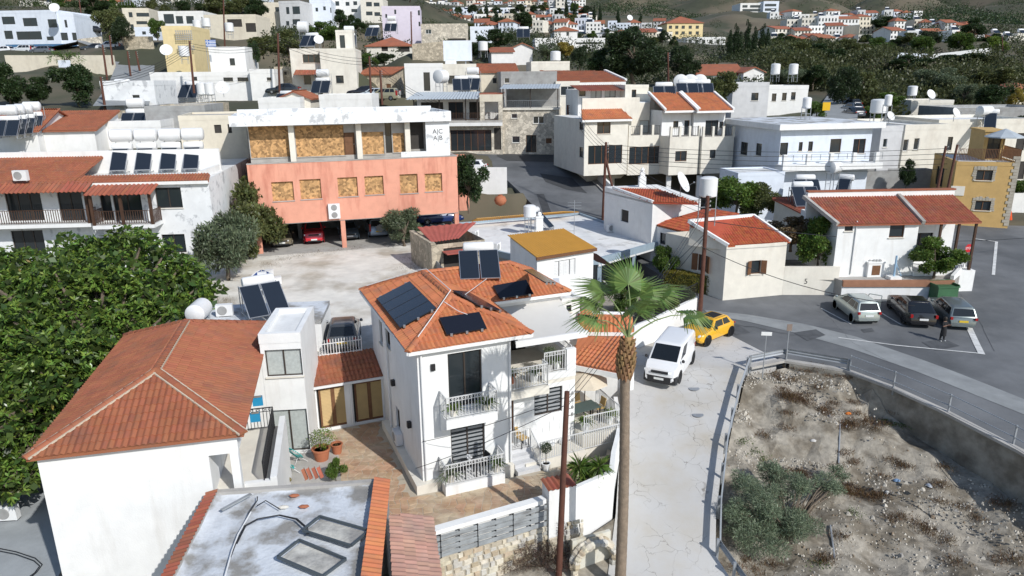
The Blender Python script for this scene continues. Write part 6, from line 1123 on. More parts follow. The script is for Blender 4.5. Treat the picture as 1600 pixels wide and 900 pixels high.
aw2 = [OH.w((lo[1].x, .1, 5.6)), P(955, 420, 4.2), P(935, 424, 4.2), OH.w((lo[1].x - 1.2, .1, 5.6))]; b = MB(); c0 = OH.w((lo[1].x, .1, 4.5)); k = [OH.w((lo[1].x, 0, 5.7)) - c0, OH.w((lo[1].x, 2.2, 5.7)) - c0, OH.w((lo[1].x + 1.7, 2.2, 4.5)) - c0, OH.w((lo[1].x + 1.7, 0, 4.5)) - c0]; b.add(k + [p - Vector((0, 0, .03)) for p in k], [(0, 3, 2, 1), (4, 5, 6, 7), (2, 3, 7, 6)]); o = b.build('brown_awning', M('maroon_canvas', (.16, .07, .065))); o.location = c0; tag(o, 'maroon sloping awning beside the ochre roofed house', 'awning')
b = MB(); o = None
corr(FH.e, [FH.I @ p for p in (P(735, 346, 4.1), P(905, 331, 4.1), P(880, 330.5, 4.5), P(745, 341, 4.5))], OCHRE, 'ochre_sheet')
# garden terrace wall behind the van
ga = [P(990, 548, 1.2), P(1022, 536, 1.25), P(1090, 499, 1.4)]; wallrun('terrace_wall', 'white garden terrace wall behind the van and yellow car', [(p.x, p.y, 2.75 + .1 * i, -.5) for i, p in enumerate(ga)], PUREW, .22)
sheet('garden_terrace', [xy(p) for p in (ga[0] + Vector((.1, .2, 0)), ga[1] + Vector((0, .2, 0)), ga[2] + Vector((-.15, .2, 0)), P(1072, 470, 2.4), P(1040, 445, 2.4), P(905, 470, 2.4), P(915, 500, 2.4))], lambda x, y: 2.4, DIRT, 1.5, 3)
b = MB(); tw = emp('garden_railing', ga[0], 0, 'white and dark railing along the top of the garden terrace wall', 'railing'); railing(tw, [Vector((.1, .1, 1.6)), ga[1] - ga[0] + Vector((0, .1, 1.6)), ga[2] - ga[0] + Vector((-.1, .1, 1.6))], .9, BLK, .15)
for k, (px, py, s, kd, lb) in enumerate(((1010, 505, 1.5, 'olive', 'grey-green shrub on the terrace wall just behind the van roof'), (1040, 490, 1.5, 'scrub', 'dull green shrub in the middle of the garden terrace'), (1065, 478, 1.4, 'olive', 'grey-green shrub at the far end of the garden terrace'), (975, 490, 1.6, 'broad', 'green shrub behind the palm crown on the garden terrace'))): p = P(px, py, 2.4); tree(lb, p, s, s * 1.1, kd, 2, 'garden terrace shrubs', 'shrub', 'shrub')
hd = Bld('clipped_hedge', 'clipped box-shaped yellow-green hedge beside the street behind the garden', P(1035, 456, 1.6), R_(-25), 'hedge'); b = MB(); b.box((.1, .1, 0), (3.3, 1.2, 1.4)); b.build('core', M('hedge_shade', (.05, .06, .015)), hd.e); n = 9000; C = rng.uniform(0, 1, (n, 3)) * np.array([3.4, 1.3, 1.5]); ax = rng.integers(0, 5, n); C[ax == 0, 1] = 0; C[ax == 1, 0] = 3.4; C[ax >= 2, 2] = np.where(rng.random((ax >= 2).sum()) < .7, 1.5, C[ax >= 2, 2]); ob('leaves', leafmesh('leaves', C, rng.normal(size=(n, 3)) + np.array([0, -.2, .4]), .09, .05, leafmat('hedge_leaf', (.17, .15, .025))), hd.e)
tree('small citrus tree with yellow-green leaves between the pergola and the grey wall', P(1040, 445, 1.8), 3.2, 2.2, 'lemon', 1, None, 'tree')
# ---- tiled houses across the street ----
TA = PA(1129, 469.5); TRB = Bld('corner_cottage', 'whitewashed cottage with brown shutters and red tiled roof at the street corner', Vector((TA.x, TA.y, TA.z)), R_(12)); e = TRB.e; th = 3.95
TRB.walls([(0, 0), (4.65, 0), (4.65, 5.5), (-2.2, 5.2)], -1, th, {0: [('s', 'p', 1174, 407, 1189, 428)], 3: [('s', 'p', 1090, 398, 1105, 424)]}, PALE, 0, .14, skip=())
q = [TRB.I @ p for p in (P(1138, 384, 5.62), P(1235, 377, 5.62), P(1177, 337, 7.0), P(1076, 346, 7.0))]; tiled(e, [q], M('deep_red_tile', (.36, .085, .035), rough=.8, var=.12, isl=.16, bump=.1), TRB.M, True)
for a, c in ((0, 3), (3, 2), (2, 1)): b = MB(); b.bar(q[a] + Vector((0, 0, .03)), q[c] + Vector((0, 0, .03)), .22, .22); b.build('verge', PUREW, e)
b = MB(); b.prism([(.1, .1), (4.55, .1), (q[2].x - .1, q[2].y), (q[3].x + .1, q[3].y)], 3.6, [th - .02, th - .02, q[2].z - .15, q[3].z - .15]); b.build('gable_wall', PALE, e)
LWb = Bld('yard_wall', 'long cream yard wall beside the corner cottage with a painted figure 5', TRB.w((4.66, 0, 0)), R_(-2), 'wall'); ll = (PA(1313, 468) - TRB.w((4.66, 0, 0))).length; b = MB(); b.box((0, 0, -1), (ll, .25, 2.15)); b.build('masonry', PALE, LWb.e); tx = bpy.data.curves.new('g', 'FONT'); tx.body = '5'; tx.size = .55; t = txtmesh(tx, BLK, LWb.e); t.location = (1.45, -.006, .9); t.rotation_euler = (R_(90), 0, 0); t.name = 'painted_figure'
sheet('yard', [xy(TRB.w(p)) for p in ((4.7, .3), (8.6, -1.2), (9, 5), (4.7, 6))], lambda x, y: TA.z + 1.2, DIRT, 2)
RL = Bld('tiled_row_house', 'grey-sided house with red tiled roofs stepping up the street behind the tall pole', P(1076, 346, 5.6), R_(12)); z5 = 5.6
q2 = [RL.I @ p for p in (P(1020, 350, 5.3), P(1088, 367, 5.3), P(1155, 333, 6.6), P(1105, 325, 6.6))]; MR = MATS['deep_red_tile']; tiled(RL.e, [q2], MR)
q3 = [RL.I @ p for p in (P(1020, 316, 7.2), P(1092, 318, 7.2), P(1030, 296, 7.6), P(958, 294, 7.6))]; tiled(RL.e, [q3], MR)
gw = [P(945, 291, 7.6), P(1020, 316, 7.2), P(1020, 350, 5.3), P(1088, 367, 5.3)]; g = [RL.I @ p for p in gw]
RL.walls([(g[1].x, g[1].y), (g[1].x + 4.5, g[1].y + .6), (g[0].x + 5, g[0].y), (g[0].x, g[0].y)], -6, g[1].z - .05, {3: [('o', 'p', 970, 328, 982, 347)]}, WHITE, 1); b = MB(); g1_, g0_ = g[1], g[0]; b.prism([(g1_.x, g1_.y), (g1_.x + 4.5, g1_.y + .6), (g0_.x + 5, g0_.y), (g0_.x, g0_.y)], g1_.z - .2, [g1_.z - .04, g1_.z - .04, g0_.z - .03, g0_.z - .03]); b.build('gable_wall', WHITE, RL.e)
RL.walls([(g[3].x, g[3].y), (g[3].x + 4, g[3].y + 1), (g[1].x + 4, g[1].y - .05), (g[2].x, g[2].y)], -6, q2[0].z - .08, {3: [('w', 'p', 1031, 364, 1040, 382), ('w', 'p', 1056, 372, 1064, 387)]}, WHITE, 1)
for a, c in ((0, 3), (3, 2)): b = MB(); b.bar(q3[a] + Vector((0, 0, .05)), q3[c] + Vector((0, 0, .05)), .22, .2); b.build('verge', PUREW, RL.e)
b = MB(); b.box((-.3, -.3, -.3), (.3, .3, .9)); b.box((-.2, -.2, .9), (.2, .2, 1.3)); b.lathe([(.12, 1.3), (.2, 1.5), (.05, 1.7)], 8); o = b.build('chimney', PUREW); o.location = P(1003, 292, 7.6); tag(o, 'white stepped chimney with dark cap on the red tiled row house', 'chimney')
dish('large white satellite dish in front of the grey garage wall', P(1063, 316, 7.0), 1.0, .9, 1.6); tanks('grey metal water tank on a stand behind the tall utility pole', P(1103, 352, 7.0), .4, .6, 1.3, 2.0, True); 
tw_ = HB('small cream outbuilding with red roof and solar collectors beside the cottage yard', 1250, 1287, 332, 372, 56, 4, 12, PALE, 'shed', [('W', 1257, 334, 1267, 343)], rise=.5, rmat=TILEB); heater('solar heater with two collectors on the small red-roofed outbuilding', D(1264, 331, 57), R_(0), 2, 'h', 1.05, stand=.4)
# ---- stop sign house ----
SA = P(1310, 350, 6.85); z0 = D(1312, 424, SA.y).z; SB = Bld('terrace_house', 'white house with brown-red tiled roof and front terrace behind the stop sign', Vector((SA.x, SA.y, z0)), R_(2.5)); e = SB.e; h = 6.85 - z0
xm = (SB.I @ P(1432, 346, 6.85)).x; xr = (SB.I @ P(1522, 344, 6.85)).x
SB.walls([(0, 0), (xm, 0), (xm, 6), (0, 6)], -3, h, {0: [('w', 'p', 1320, 352, 1333, 361), ('b', 'p', 1390, 351, 1413, 371)]}, PUREW, 0); SB.walls([(xm, 2.2), (xr - .1, 2.2), (xr - .1, 6), (xm, 6)], -3, h + .5, {0: [('w', .8, 0, 2.6, 2.2)]}, PUREW, 0, skip=(3,))
tiled(e, [[(-.2, -.25, h), (xm, -.25, h), (xm, 3.2, h + 1.35), (-1.2, 3.2, h + 1.35)], [(xm + .25, -.25, h), (xr + .1, -.25, h), (xr, 3.2, h + 1.35), (xm + .25, 3.2, h + 1.35)]], TILEB, SB.M, True)
SB.box('ridge_wall', (-.9, 3.2, 0), (xr + .15, 3.45, h + 1.75), PUREW); SB.box('ridge_cap', (-.9, 3.15, h + 1.751), (xr + .2, 3.6, h + 1.86), TILEB); b = MB(); b.bar((xm + .12, -.3, h + .05), (xm + .12, 3.2, h + 1.45), .25, .25); b.build('verge', CONC, e); b = MB(); b.bar((-.2, -.3, h + .05), (-1.2, 3.2, h + 1.45), .25, .25); b.build('verge', CONC, e)
for x in (xm + 1.6, xm + 2.9, xr - .1): SB.box('post', (x - .07, -.1, -.5), (x + .07, .05, h - .05), DWOOD)
b = MB(); b.box((xm + .01, -.2, -3), (xr + .3, 2.19, -.1)); b.build('veranda_floor', PUREW, e); railing(e, [(xm + 2.9, -.05, -.1), (xr, -.05, -.1)], .9, BLK); b = MB(); b.tube([(1.3, -.06, -.2), (1.3, -.06, h + .2)], .05); b.build('downpipe', WALU, e)
tf = [P(1314, 430, z0), P(1500, 430, z0 - .1), P(1492, 447, z0 - .25), P(1315, 445, z0 - .25)]; tz = z0 - .42
tp = [SB.I @ p for p in (PA(1313, 468), PA(1484, 468))]; T0, T1 = PA(1313, 467), PA(1485, 467); sheet('terrace', [xy(p) for p in (T0, T1, SB.w((xr + .4, 1, 0)), SB.w((-.2, 1, 0)))], lambda x, y: tz, CONC, 2, 3)
wallrun('terrace_front_wall', 'low white terrace wall with brown band behind the parked cars', [(T0.x, T0.y - .05, tz - .35, -.5), (T1.x, T1.y - .05, tz - .35, -.5)], PUREW, .25); b = MB(); bb = emp('brown_band', (T0.x, T0.y, tz - .3), 0, 'brown stone band topping the terrace wall behind the parked cars', 'coping'); b.bar(Vector((0, -.02, .12)), T1 - T0 + Vector((0, -.02, .12 - (T1.z - T0.z))), .3, .45); b.build('coping', M('brown_stone_band', (.30, .15, .09), var=.15), bb); wallrun('terrace_side_wall', 'white side wall of the terrace running back beside the stop sign', [(T1.x, T1.y, tz + .35, 0), (SB.w((xr + .4, 1, 0)).x, SB.w((xr + .4, 1, 0)).y, tz + .6, 0)], PUREW, .22)
ov = emp('garden_oven', P(1361, 430, tz), R_(5), 'small white outdoor oven with brown door on the terrace', 'oven'); b = MB(); b.box((-.6, -.5, 0), (.6, .5, 1.0)); b.prism([(-.65, -.55), (.65, -.55), (.65, .55), (-.65, .55)], 1.0, 1.12); b.build('body', PUREW, ov); b = MB(); b.box((-.3, -.52, .15), (.3, -.501, .85)); b.build('door', BWOOD, ov); b = MB(); [b.lathe([(.12, 0), (.15, .07), (.02, .14)], 6, 0, (random.uniform(-.45, .45), random.uniform(-.35, .35), 1.12)) for _ in range(9)]; b.build('cap_stones', GREY, ov)
fo = emp('fountain_post', P(1396, 436, tz), 0, 'blue pump post on a small white plinth on the terrace', 'pump'); b = MB(); b.box((-.4, -.35, 0), (.4, .35, .22)); b.build('plinth', PUREW, fo); b = MB(); b.tube([(0, 0, .2), (0, 0, 1.7)], .07, 8); b.tube([(0, 0, 1.2), (.5, 0, .25)], .03, 6); b.build('post', M('faded_blue', (.30, .45, .60)), fo)
tree('small lemon tree growing on the terrace in front of the veranda', P(1458, 436, tz), 3.0, 3.4, 'lemon', 1, None, 'tree'); tree('dense rounded yellow-green tree behind the cream yard wall', P(1275, 428, TA.z + 1.2), 4.3, 3.2, 'lemon', 2, None, 'tree'); tree('reddish bare shrub behind the cottage roof', P(1235, 390, 4.2), 2.6, 4, 'dry', 1, None, 'shrub', 'shrub'); tree('green fig tree between the cottage roof and the white building', P(1150, 345, 4.5), 4.2, 5, 'lemon', 0, None, 'tree'); tree('dark green bush above the cottage ridge', P(1185, 345, 4.5), 3.4, 4, 'scrub', 2, None, 'bush', 'bush')
for k, (px, l) in enumerate(((1470, 'blue tarpaulin bundle under the lemon tree'), (1484, 'second blue tarpaulin bundle beside the terrace side wall'))): b = MB(); b.lathe([(.4, 0), (.45, .2), (.3, .45), (.02, .5)], 7); o = b.build('blue_bundle', M('blue_tarp', (.02, .13, .5), rough=.5), None, 60); o.location = P(px, 423, tz); tag(o, l, 'bundle')
# ---------------- upper street: large houses ----------------
MR = MATS['deep_red_tile']
A = HB('white bay-fronted house with huge dark windows above the climbing street', 912, 979, 187, 275, 79, 11, 14, PALE, 'none', [('b', 933, 190, 954, 209), ('b', 919, 227, 972, 256)], [('w', 905, 187, 911, 203), ('w', 905, 230, 911, 246)], base=0, lod=1)
tiled(A.e, [[(-.4, -.4, A.h), (A.W + .3, -.4, A.h), (A.W - .2, 1.7, A.h + 1.0), (.2, 1.7, A.h + 1.0)]], TILEO); A.box('eave', (-.4, -.42, A.h - .25), (A.W + .3, 0, A.h - .02), PUREW); A.box('upper_parapet', (.3, 1.7, A.h - .1), (A.W + 2, 2, A.h + 2.2), PALE); A.box('roof', (0.05, .1, A.h - .3), (A.W - .05, 11, A.h - .03), ROOFW)
Bq = HB('white house wing with ribbon window and railed terrace right of the bay', 980, 1034, 212, 274, 80.5, 9, 14, PALE, 'none', [('b', 983, 229, 1033, 256)], base=0, lod=1); Bq.box('terrace', (.02, .05, Bq.h - .25), (Bq.W, 9, Bq.h - .02), CONC); railing(Bq.e, [(.1, .1, Bq.h), (Bq.W - .1, .1, Bq.h)], 1.0, BLK, .2)
for f in (0, .33, .66, .97): Bq.box('parapet_pier', (Bq.W * f, -.02, Bq.h - .1), (Bq.W * f + .25, .25, Bq.h + 1.1), PALE)
Bq.walls([(-.5, 2.6), (Bq.W - .6, 2.6), (Bq.W - .6, 9), (-.5, 9)], Bq.h - .1, Bq.h + 3.4, {0: [('c', 'p', 999, 188, 1020, 208)]}, PALE, 1, name='upper_wall'); Bq.box('roof', (-.5, 2.6, Bq.h + 3.4), (Bq.W - .6, 9, Bq.h + 3.5), ROOFW)
Cq = HB('white terraced house with two tiled half roofs, left half', 1044, 1090, 214, 274, 79, 10, 14, PALE, 'none', [('b', 1055, 236, 1073, 252)], base=0, lod=1); Dq = HB('white terraced house with two tiled half roofs, right half beside the pale blue house', 1094, 1143, 214, 272, 79.5, 10, 14, PALE, 'none', [('w', 1109, 234, 1118, 247)], base=0, lod=1)
for Q, w0, w1, r0 in ((Cq, (1052, 189, 1060, 199), (1069, 188, 1077, 213), .1), (Dq, (1102, 188, 1122, 213), (1124, 190, 1130, 200), .1)):
    Q.box('terrace', (.02, .05, Q.h - .25), (Q.W, 10, Q.h - .02), CONC); Q.walls([(0, 2.2), (Q.W, 2.2), (Q.W, 10), (0, 10)], Q.h - .1, Q.h + 2.7, {0: [('w', 'p', *w0), ('b', 'p', *w1)]}, PUREW, 1, name='upper_wall'); tiled(Q.e, [[(-.3, 1.0, Q.h + 2.75), (Q.W + .3, 1.0, Q.h + 2.75), (Q.W + .3, 5.5, Q.h + 4.5), (-.3, 5.5, Q.h + 4.5)]], TILEO); Q.box('eave', (-.3, .95, Q.h + 2.5), (Q.W + .3, 1.3, Q.h + 2.72), PUREW); railing(Q.e, [(.1, .1, Q.h), (Q.W - .1, .1, Q.h)], 1.0, BLK, .2)
    for f in (0, .3, .62, .95): Q.box('parapet_pier', (Q.W * f, -.02, Q.h - .1), (Q.W * f + .25, .25, Q.h + 1.1), PALE)
    b = MB(); b.bar((-.25, .9, Q.h + 2.85), (-.25, 5.5, Q.h + 4.65), .25, .2); b.build('verge', PUREW, Q.e); b = MB(); b.bar((Q.W + .25, .9, Q.h + 2.85), (Q.W + .25, 5.5, Q.h + 4.65), .25, .2); b.build('verge', PUREW, Q.e); b = MB(); b.prism([(0, 5.4), (Q.W, 5.4), (Q.W, 10), (0, 10)], Q.h + 2.6, Q.h + 4.4); b.build('back_wall', PALE, Q.e)
HB('recessed beige garage storey beneath the white bay-fronted houses', 916, 1142, 274, 318, 82.5, 8, 14, CREAM, 'none', [('o', 960, 278, 995, 300), ('g', 1000, 278, 1022, 300), ('o', 1045, 276, 1062, 310), ('g', 1095, 278, 1122, 305)], base=3, lod=1)
for k, px in enumerate((1043, 1090, 1130)): q = D(px, 312, 80.2); o = MB(); o.box((-.25, -.2, -1), (.25, .2, D(px, 274, 80.2).z - q.z)); o = o.build('porch_pier', PUREW); o.location = q; tag(o, 'white garage pier under the white terraced houses, %s of three' % ('first', 'second', 'third')[k], 'pier', 'garage piers')
UP = HB('set-back top storey with brown canopy roof and glass terrace above the bay house', 903, 975, 140, 176, 89, 6, 10, WHITE, 'none', [('c', 923, 141, 940, 153), ('c', 945, 139, 962, 152), ('w', 905, 140, 915, 150)], base=2, lod=1); corr(UP.e, [(-.3, -1.8, UP.h - .1), (UP.W + .5, -1.8, UP.h - .1), (UP.W + .5, 3, UP.h + .5), (-.3, 3, UP.h + .5)], TILEB); HB('white stair head with brown door on the bay house roof', 976, 1012, 134, 172, 88, 5, 10, PALE, 'flat', [('b', 987, 140, 994, 156)], base=2, ph=.1, lod=1)
for k, (px, py, Y) in enumerate(((1058, 160, 84), (1094, 155, 85), (1118, 155, 85.5))): heater('rooftop solar heater above the terraced tiled half roofs, %s' % ('nearest the stair head', 'in the middle', 'rightmost')[k], D(px - 18, py + 4, Y), R_(-4), 2, 'h', 1.25, stand=.3)
for k, px in enumerate((1062, 1077, 1092)): tanks('big round white tank on the terraced house roof, %s of three' % ('left', 'middle', 'right')[k], D(px, 146, 92), R_(80), .85, 1.7, .6)
# street wall beside the climbing road
sw = [(12.4, 66.2), (11.6, 75), (10.4, 82), (9.3, 90)]; wallrun('street_wall', 'stepped white street wall along the climbing road below the bay house', [(x, y, az(y) + 1.0, az(y) - 1) for x, y in sw], PUREW, .25)
b = MB(); pv_ = [Vector((x - .9, y, az(y))) for x, y in sw]
for p_, q_ in zip(pv_, pv_[1:]): b.add([p_, q_, q_ + Vector((.9, 0, 0)), p_ + Vector((.9, 0, 0)), p_ + Vector((0, 0, .14)), q_ + Vector((0, 0, .14)), q_ + Vector((.9, 0, .14)), p_ + Vector((.9, 0, .14))], [(0, 4, 5, 1), (4, 7, 6, 5), (0, 3, 7, 4)])
b.build('pavement', CONC)['kind'] = 'structure'
# pale blue house
BH = HB('pale blue-white two-storey house with long railed balcony', 1212, 1352, 203, 300, 72, 12, 10, BLUEW, 'none', [('w', 1216, 223, 1231, 243), ('b', 1248, 222, 1254, 236), ('b', 1263, 221, 1270, 236), ('b', 1297, 217, 1314, 238), ('b', 1333, 217, 1352, 240), ('w', 1312, 283, 1328, 300), ('w', 1236, 290, 1250, 304)], [('w', 1157, 222, 1168, 242), ('w', 1181, 224, 1190, 243)], lod=1)
BH.box('roof_slab', (-.6, -.7, BH.h), (BH.W + .9, 12.4, BH.h + .55), PUREW); BH.box('roof', (-.3, -.3, BH.h + .551), (BH.W + .5, 12, BH.h + .58), ROOFG); zb_ = BH.hit(face_mat([(0, 0), (BH.W, 0), (BH.W, 1), (0, 1)], 0)[0], 1290, 254)[1]; BH.box('balcony', (-.3, -1.4, zb_ - .6), (BH.W + .6, -.01, zb_), PUREW)
railing(BH.e, [(-.2, -1.3, zb_ + .35), (BH.W + .5, -1.3, zb_ + .35)], .65, GALV, .9, .02)
for f in (0, .25, .5, .75, 1): BH.box('balcony_pier', (-.3 + BH.W * f, -1.4, zb_), (BH.W * f + .1, -1.1, zb_ + 1.05), PUREW)
HB('white garden outbuilding below the pale blue house with a grey tank', 1150, 1222, 272, 318, 66, 4, 8, BLUEW, 'flat', [('o', 1178, 290, 1186, 299)], ph=.1)
for k, (px, py, Y, s) in enumerate(((1258, 190, 79, 1.0), (1384, 187, 77, .8))): tanks(('stacked white tank with dish on the pale blue house roof', 'small white tank at the right end of the pale blue house roof')[k], D(px, py, Y), .3, .45 * s, 1.1, 1.4, True)
heater('solar heater on a tall frame in front of the pale blue house', D(1265, 315, 64), R_(-5), 2, 'h', 1.1, stand=.3); tanks('round white tank on a lattice stand in front of the pale blue house', D(1297, 312, 66), .5, .6, 1.1, 2.4); heater('slanted solar collector on the lattice stand before the pale blue house', D(1312, 312, 66), R_(-35), 1, 'h', 1.1)
# cream and grey houses right of it
HB('pale grey stone-clad house side between the pale blue house and the cream house', 1367, 1400, 202, 282, 76, 14, 10, LGREY, 'flat', [('W', 1380, 217, 1386, 230)], lod=1); CH = HB('long cream house with flat roof behind the yellow corner house', 1402, 1470, 200, 290, 80, 12, 6, PALE, 'flat', [('W', 1411, 218, 1419, 236), ('W', 1428, 216, 1436, 234), ('b', 1404, 262, 1414, 285)], lod=1); HB('cream house with wide terrace window behind the straw parasol', 1455, 1602, 192, 270, 84, 10, 4, PALE, 'flat', [('w', 1460, 214, 1488, 235), ('o', 1570, 250, 1580, 275), ('w', 1566, 208, 1570, 226), ('o', 1588, 208, 1602, 235), ('o', 1592, 252, 1606, 280)], lod=1)
YH = HB('yellow corner house with stone-edged windows and roof terrace', 1479, 1574, 254, 352, 66.5, 8, -17, YELLOW, 'flat', [('b', 1524, 266, 1552, 282), ('b', 1522, 314, 1549, 329)], [('w', 1462, 260, 1474, 291)], lod=1, ph=.1); EDG = M('edge_stone', (.42, .38, .31), var=.2)
for k in range(22): z = .2 + k * .29; w_ = .55 if k % 2 else .35; YH.box('quoin', (YH.W - w_, -.05, z), (YH.W + .04, .1, z + .27), EDG)
for (x0, y0, x1, y1) in ((1524, 266, 1552, 282), (1522, 314, 1549, 329)):
    fm = face_mat([(0, 0), (YH.W, 0), (YH.W, 1), (0, 1)], 0)[0]; a0, c0 = YH.hit(fm, x0, y1); a1, c1 = YH.hit(fm, x1, y0)
    for k in range(7): f = k / 6; x = a0 - .15 + (a1 - a0 + .3) * f; YH.box('quoin', (x - .12, -.04, c1 + .01), (x + .12, .05, c1 + random.uniform(.25, .4)), EDG)
    for k in range(5):
        z = c0 + (c1 - c0) * k / 5
        for x, s in ((a0, -1), (a1, 1)): w_ = random.uniform(.2, .38); YH.box('quoin', (min(x, x + s * w_), -.04, z), (max(x, x + s * w_), .05, z + (c1 - c0) / 5 - .03), EDG)
railing(YH.e, [(0, 0, YH.h + .1), (YH.W, 0, YH.h + .1), (YH.W, 6, YH.h + .1)], 1.15, BWOOD, .12, .02); YH.walls([(2.8, 3), (YH.W - .5, 3), (YH.W - .5, 7.5), (2.8, 7.5)], YH.h, YH.h + 2.6, {0: [('b', .3, YH.h + .1, 1.4, YH.h + 2.1)]}, YELLOW, 1, name='roof_room'); YH.box('room_roof', (2.7, 2.9, YH.h + 2.6), (YH.W - .4, 7.6, YH.h + 2.75), YELLOW); fm = face_mat([(0, 0), (YH.W, 0), (YH.W, 1), (0, 1)], 0)[0]; a0, c0 = YH.hit(fm, 1484, 305); a1, c1 = YH.hit(fm, 1508, 291); YH.box('plaque', (a0, -.06, c0), (a1, -.005, c1), PALE)
up_ = emp('roof_parasol', YH.w((4.0, 1.7, YH.h + .1)), 0, 'grey straw parasol on the roof terrace of the yellow house', 'parasol'); b = MB(); b.lathe([(.02, 2.9), (.6, 2.65), (1.6, 2.2), (1.62, 2.1), (.02, 2.6)], 8); b.build('canopy', GSHEET, up_); b = MB(); b.tube([(0, 0, 0), (0, 0, 2.8)], .04); b.build('pole', BWOOD, up_)
upole('leaning utility pole at the left corner of the yellow house', D(1462, 308, 64), D(1478, 228, 64), .13); upole('second leaning utility pole in front of the yellow house', D(1478, 308, 63.5), D(1496, 226, 63.5), .13); HB('low brown garden wall building left of the yellow house', 1350, 1460, 268, 302, 74, 2, 4, GREY, 'none', base=4)
cn = emp('traffic_cone', D(1577, 345, 69), 0, 'orange traffic cone beside the yellow house', 'cone'); b = MB(); b.box((-.3, -.3, 0), (.3, .3, .06)); b.build('base', BLK, cn); b = MB(); b.lathe([(.24, .06), (.04, 1.0)], 12); b.build('body', M('cone_orange', (.7, .09, .02)), cn)
HB('white canopy shed to the right of the yellow house', 1566, 1640, 302, 330, 78, 6, 2, WHITE, 'none', base=2)
tanks('white tank pair on the cream house roof behind the yellow house', D(1535, 196, 84), .2, .6, 1.5, 1.0); heater('slanted solar collector on the cream house roof behind the straw parasol', D(1546, 205, 82), R_(-30), 1, 'h', 1.2); dish('white satellite dish on the cream house roof ridge', D(1490, 190, 82), .5, .6); dish('round white dish on the roof edge above the stone-clad side', D(1388, 196, 76), .4, .5)
# ---- taverna and stone house at the top of the road ----
TV = HB('taverna with grey sheet roof over an open veranda and red folding doors', 690, 786, 190, 236, 96, 9, -2, STONEP, 'none', [('b', 704, 203, 768, 236), ('o', 772, 200, 783, 234), ('o', 692, 202, 702, 234)], lod=1); zv = D(735, 190, 96).z - TV.o.z
TV.box('veranda_floor', (-3.5, -.8, TV.h - .1), (TV.W, 9, TV.h + .15), CONC); railing(TV.e, [(-3.4, -.7, TV.h + .15), (TV.W - .1, -.7, TV.h + .15)], .95, DWOOD, .2, .02); TV.walls([(-3.4, 2.6), (TV.W, 2.6), (TV.W, 9), (-3.4, 9)], TV.h, TV.h + 3.0, {0: [('o', .5, TV.h + .2, 3.5, TV.h + 2.4), ('b', 4.2, TV.h + .2, 6.2, TV.h + 2.4), ('o', 7, TV.h + .2, 9, TV.h + 2.4)]}, WHITE, 1, name='veranda_wall')
corr(TV.e, [(-4.2, -1.6, TV.h + 2.9), (TV.W - 3, -1.6, TV.h + 2.9), (TV.W - 3.2, 4.4, TV.h + 3.7), (-3.6, 4.4, TV.h + 3.7)], GSHEET, per=.4, amp=.05)
for x in (-3.3, 0, 3.4, TV.W - 3.2): TV.box('post', (x - .08, -.7, TV.h + .15), (x + .08, -.55, TV.h + 2.95), BRZ)
TV.box('arch_pier', (TV.W - 2.9, -.75, TV.h), (TV.W - 2.3, -.2, TV.h + 3.3), STONEP); TV.box('arch_pier', (TV.W - .5, -.75, TV.h), (TV.W + .05, -.2, TV.h + 3.3), STONEP); TV.box('arch_lintel', (TV.W - 2.9, -.78, TV.h + 2.5), (TV.W + .05, -.18, TV.h + 3.4), CREAM); TV.box('canopy_band', (-.1, -.9, TV.h - .55), (TV.W, -.3, TV.h - .12), WHITE); TV.box('side_roof', (TV.W - 3, -.5, TV.h + 3.41), (TV.W, 8, TV.h + 3.5), TILEB)
SHo = HB('pale stone house with brown doors and a canopied roof terrace', 786, 872, 172, 242, 96, 10, -6, STONEP, 'none', [('W', 799, 178, 808, 185), ('W', 833, 182, 850, 193), ('W', 800, 213, 812, 223), ('b', 822, 211, 838, 238), ('d', 853, 216, 862, 224)], lod=1)
SHo.box('roof', (-.1, -.2, SHo.h), (SHo.W + .1, 10, SHo.h + .25), PALE); railing(SHo.e, [(.1, .0, SHo.h + .25), (SHo.W - .1, 0, SHo.h + .25)], .95, GALV, .25); corr(SHo.e, [(-.3, -.5, SHo.h + 2.7), (SHo.W + .1, -.5, SHo.h + 2.7), (SHo.W + .1, 5, SHo.h + 3.2), (-.3, 5, SHo.h + 3.2)], GSHEET, per=.4)
for x in (.1, SHo.W / 2, SHo.W - .1): SHo.box('post', (x - .07, 0, SHo.h + .25), (x + .07, .14, SHo.h + 2.7), BRZ)
SHo.box('terrace_back_wall', (0, 4.8, SHo.h), (SHo.W, 5, SHo.h + 2.6), GREY); HB('house with large red tiled roof behind the stone house', 868, 905, 127, 190, 104, 10, 8, PALE, 'none', [('W', 876, 135, 898, 149)], lod=1)
rr = Bld('long_tiled_roof', 'long building with broad red tiled roof beyond the stone house', D(870, 150, 108), R_(2), 'building'); q = [rr.I @ D(*p) for p in ((872, 128, 106), (978, 126, 108), (945, 111, 114), (842, 113, 113))]; tiled(rr.e, [q], TILE); b = MB(); b.prism([(p.x, p.y) for p in q], -6, [p.z - .16 for p in q]); b.build('wall', WHITE, rr.e); b = MB(); b.bar(q[1] + Vector((0, 0, .1)), q[2] + Vector((0, 0, .1)), .4, .3); b.build('verge', PUREW, rr.e)
HB('grey rendered house with blank walls left of the long tiled roof', 783, 870, 113, 140, 104, 9, 5, GREY, 'flat', [('W', 788, 122, 796, 130)], ph=.1); HB('pale stair box with tank on top behind the long tiled roof', 830, 890, 97, 113, 116, 7, 5, PALE, 'flat', ph=.1); tanks('white domed tank on the pale stair box', D(868, 96, 117), 0, .8, 1.4, .1, True)
car('white hatchback driving up the street behind the white wall', Vector((-4.8, 86.5, az(86.5) + .15)), R_(170), 'hatch', paint('white', (.8, .8, .8)), None, 1)
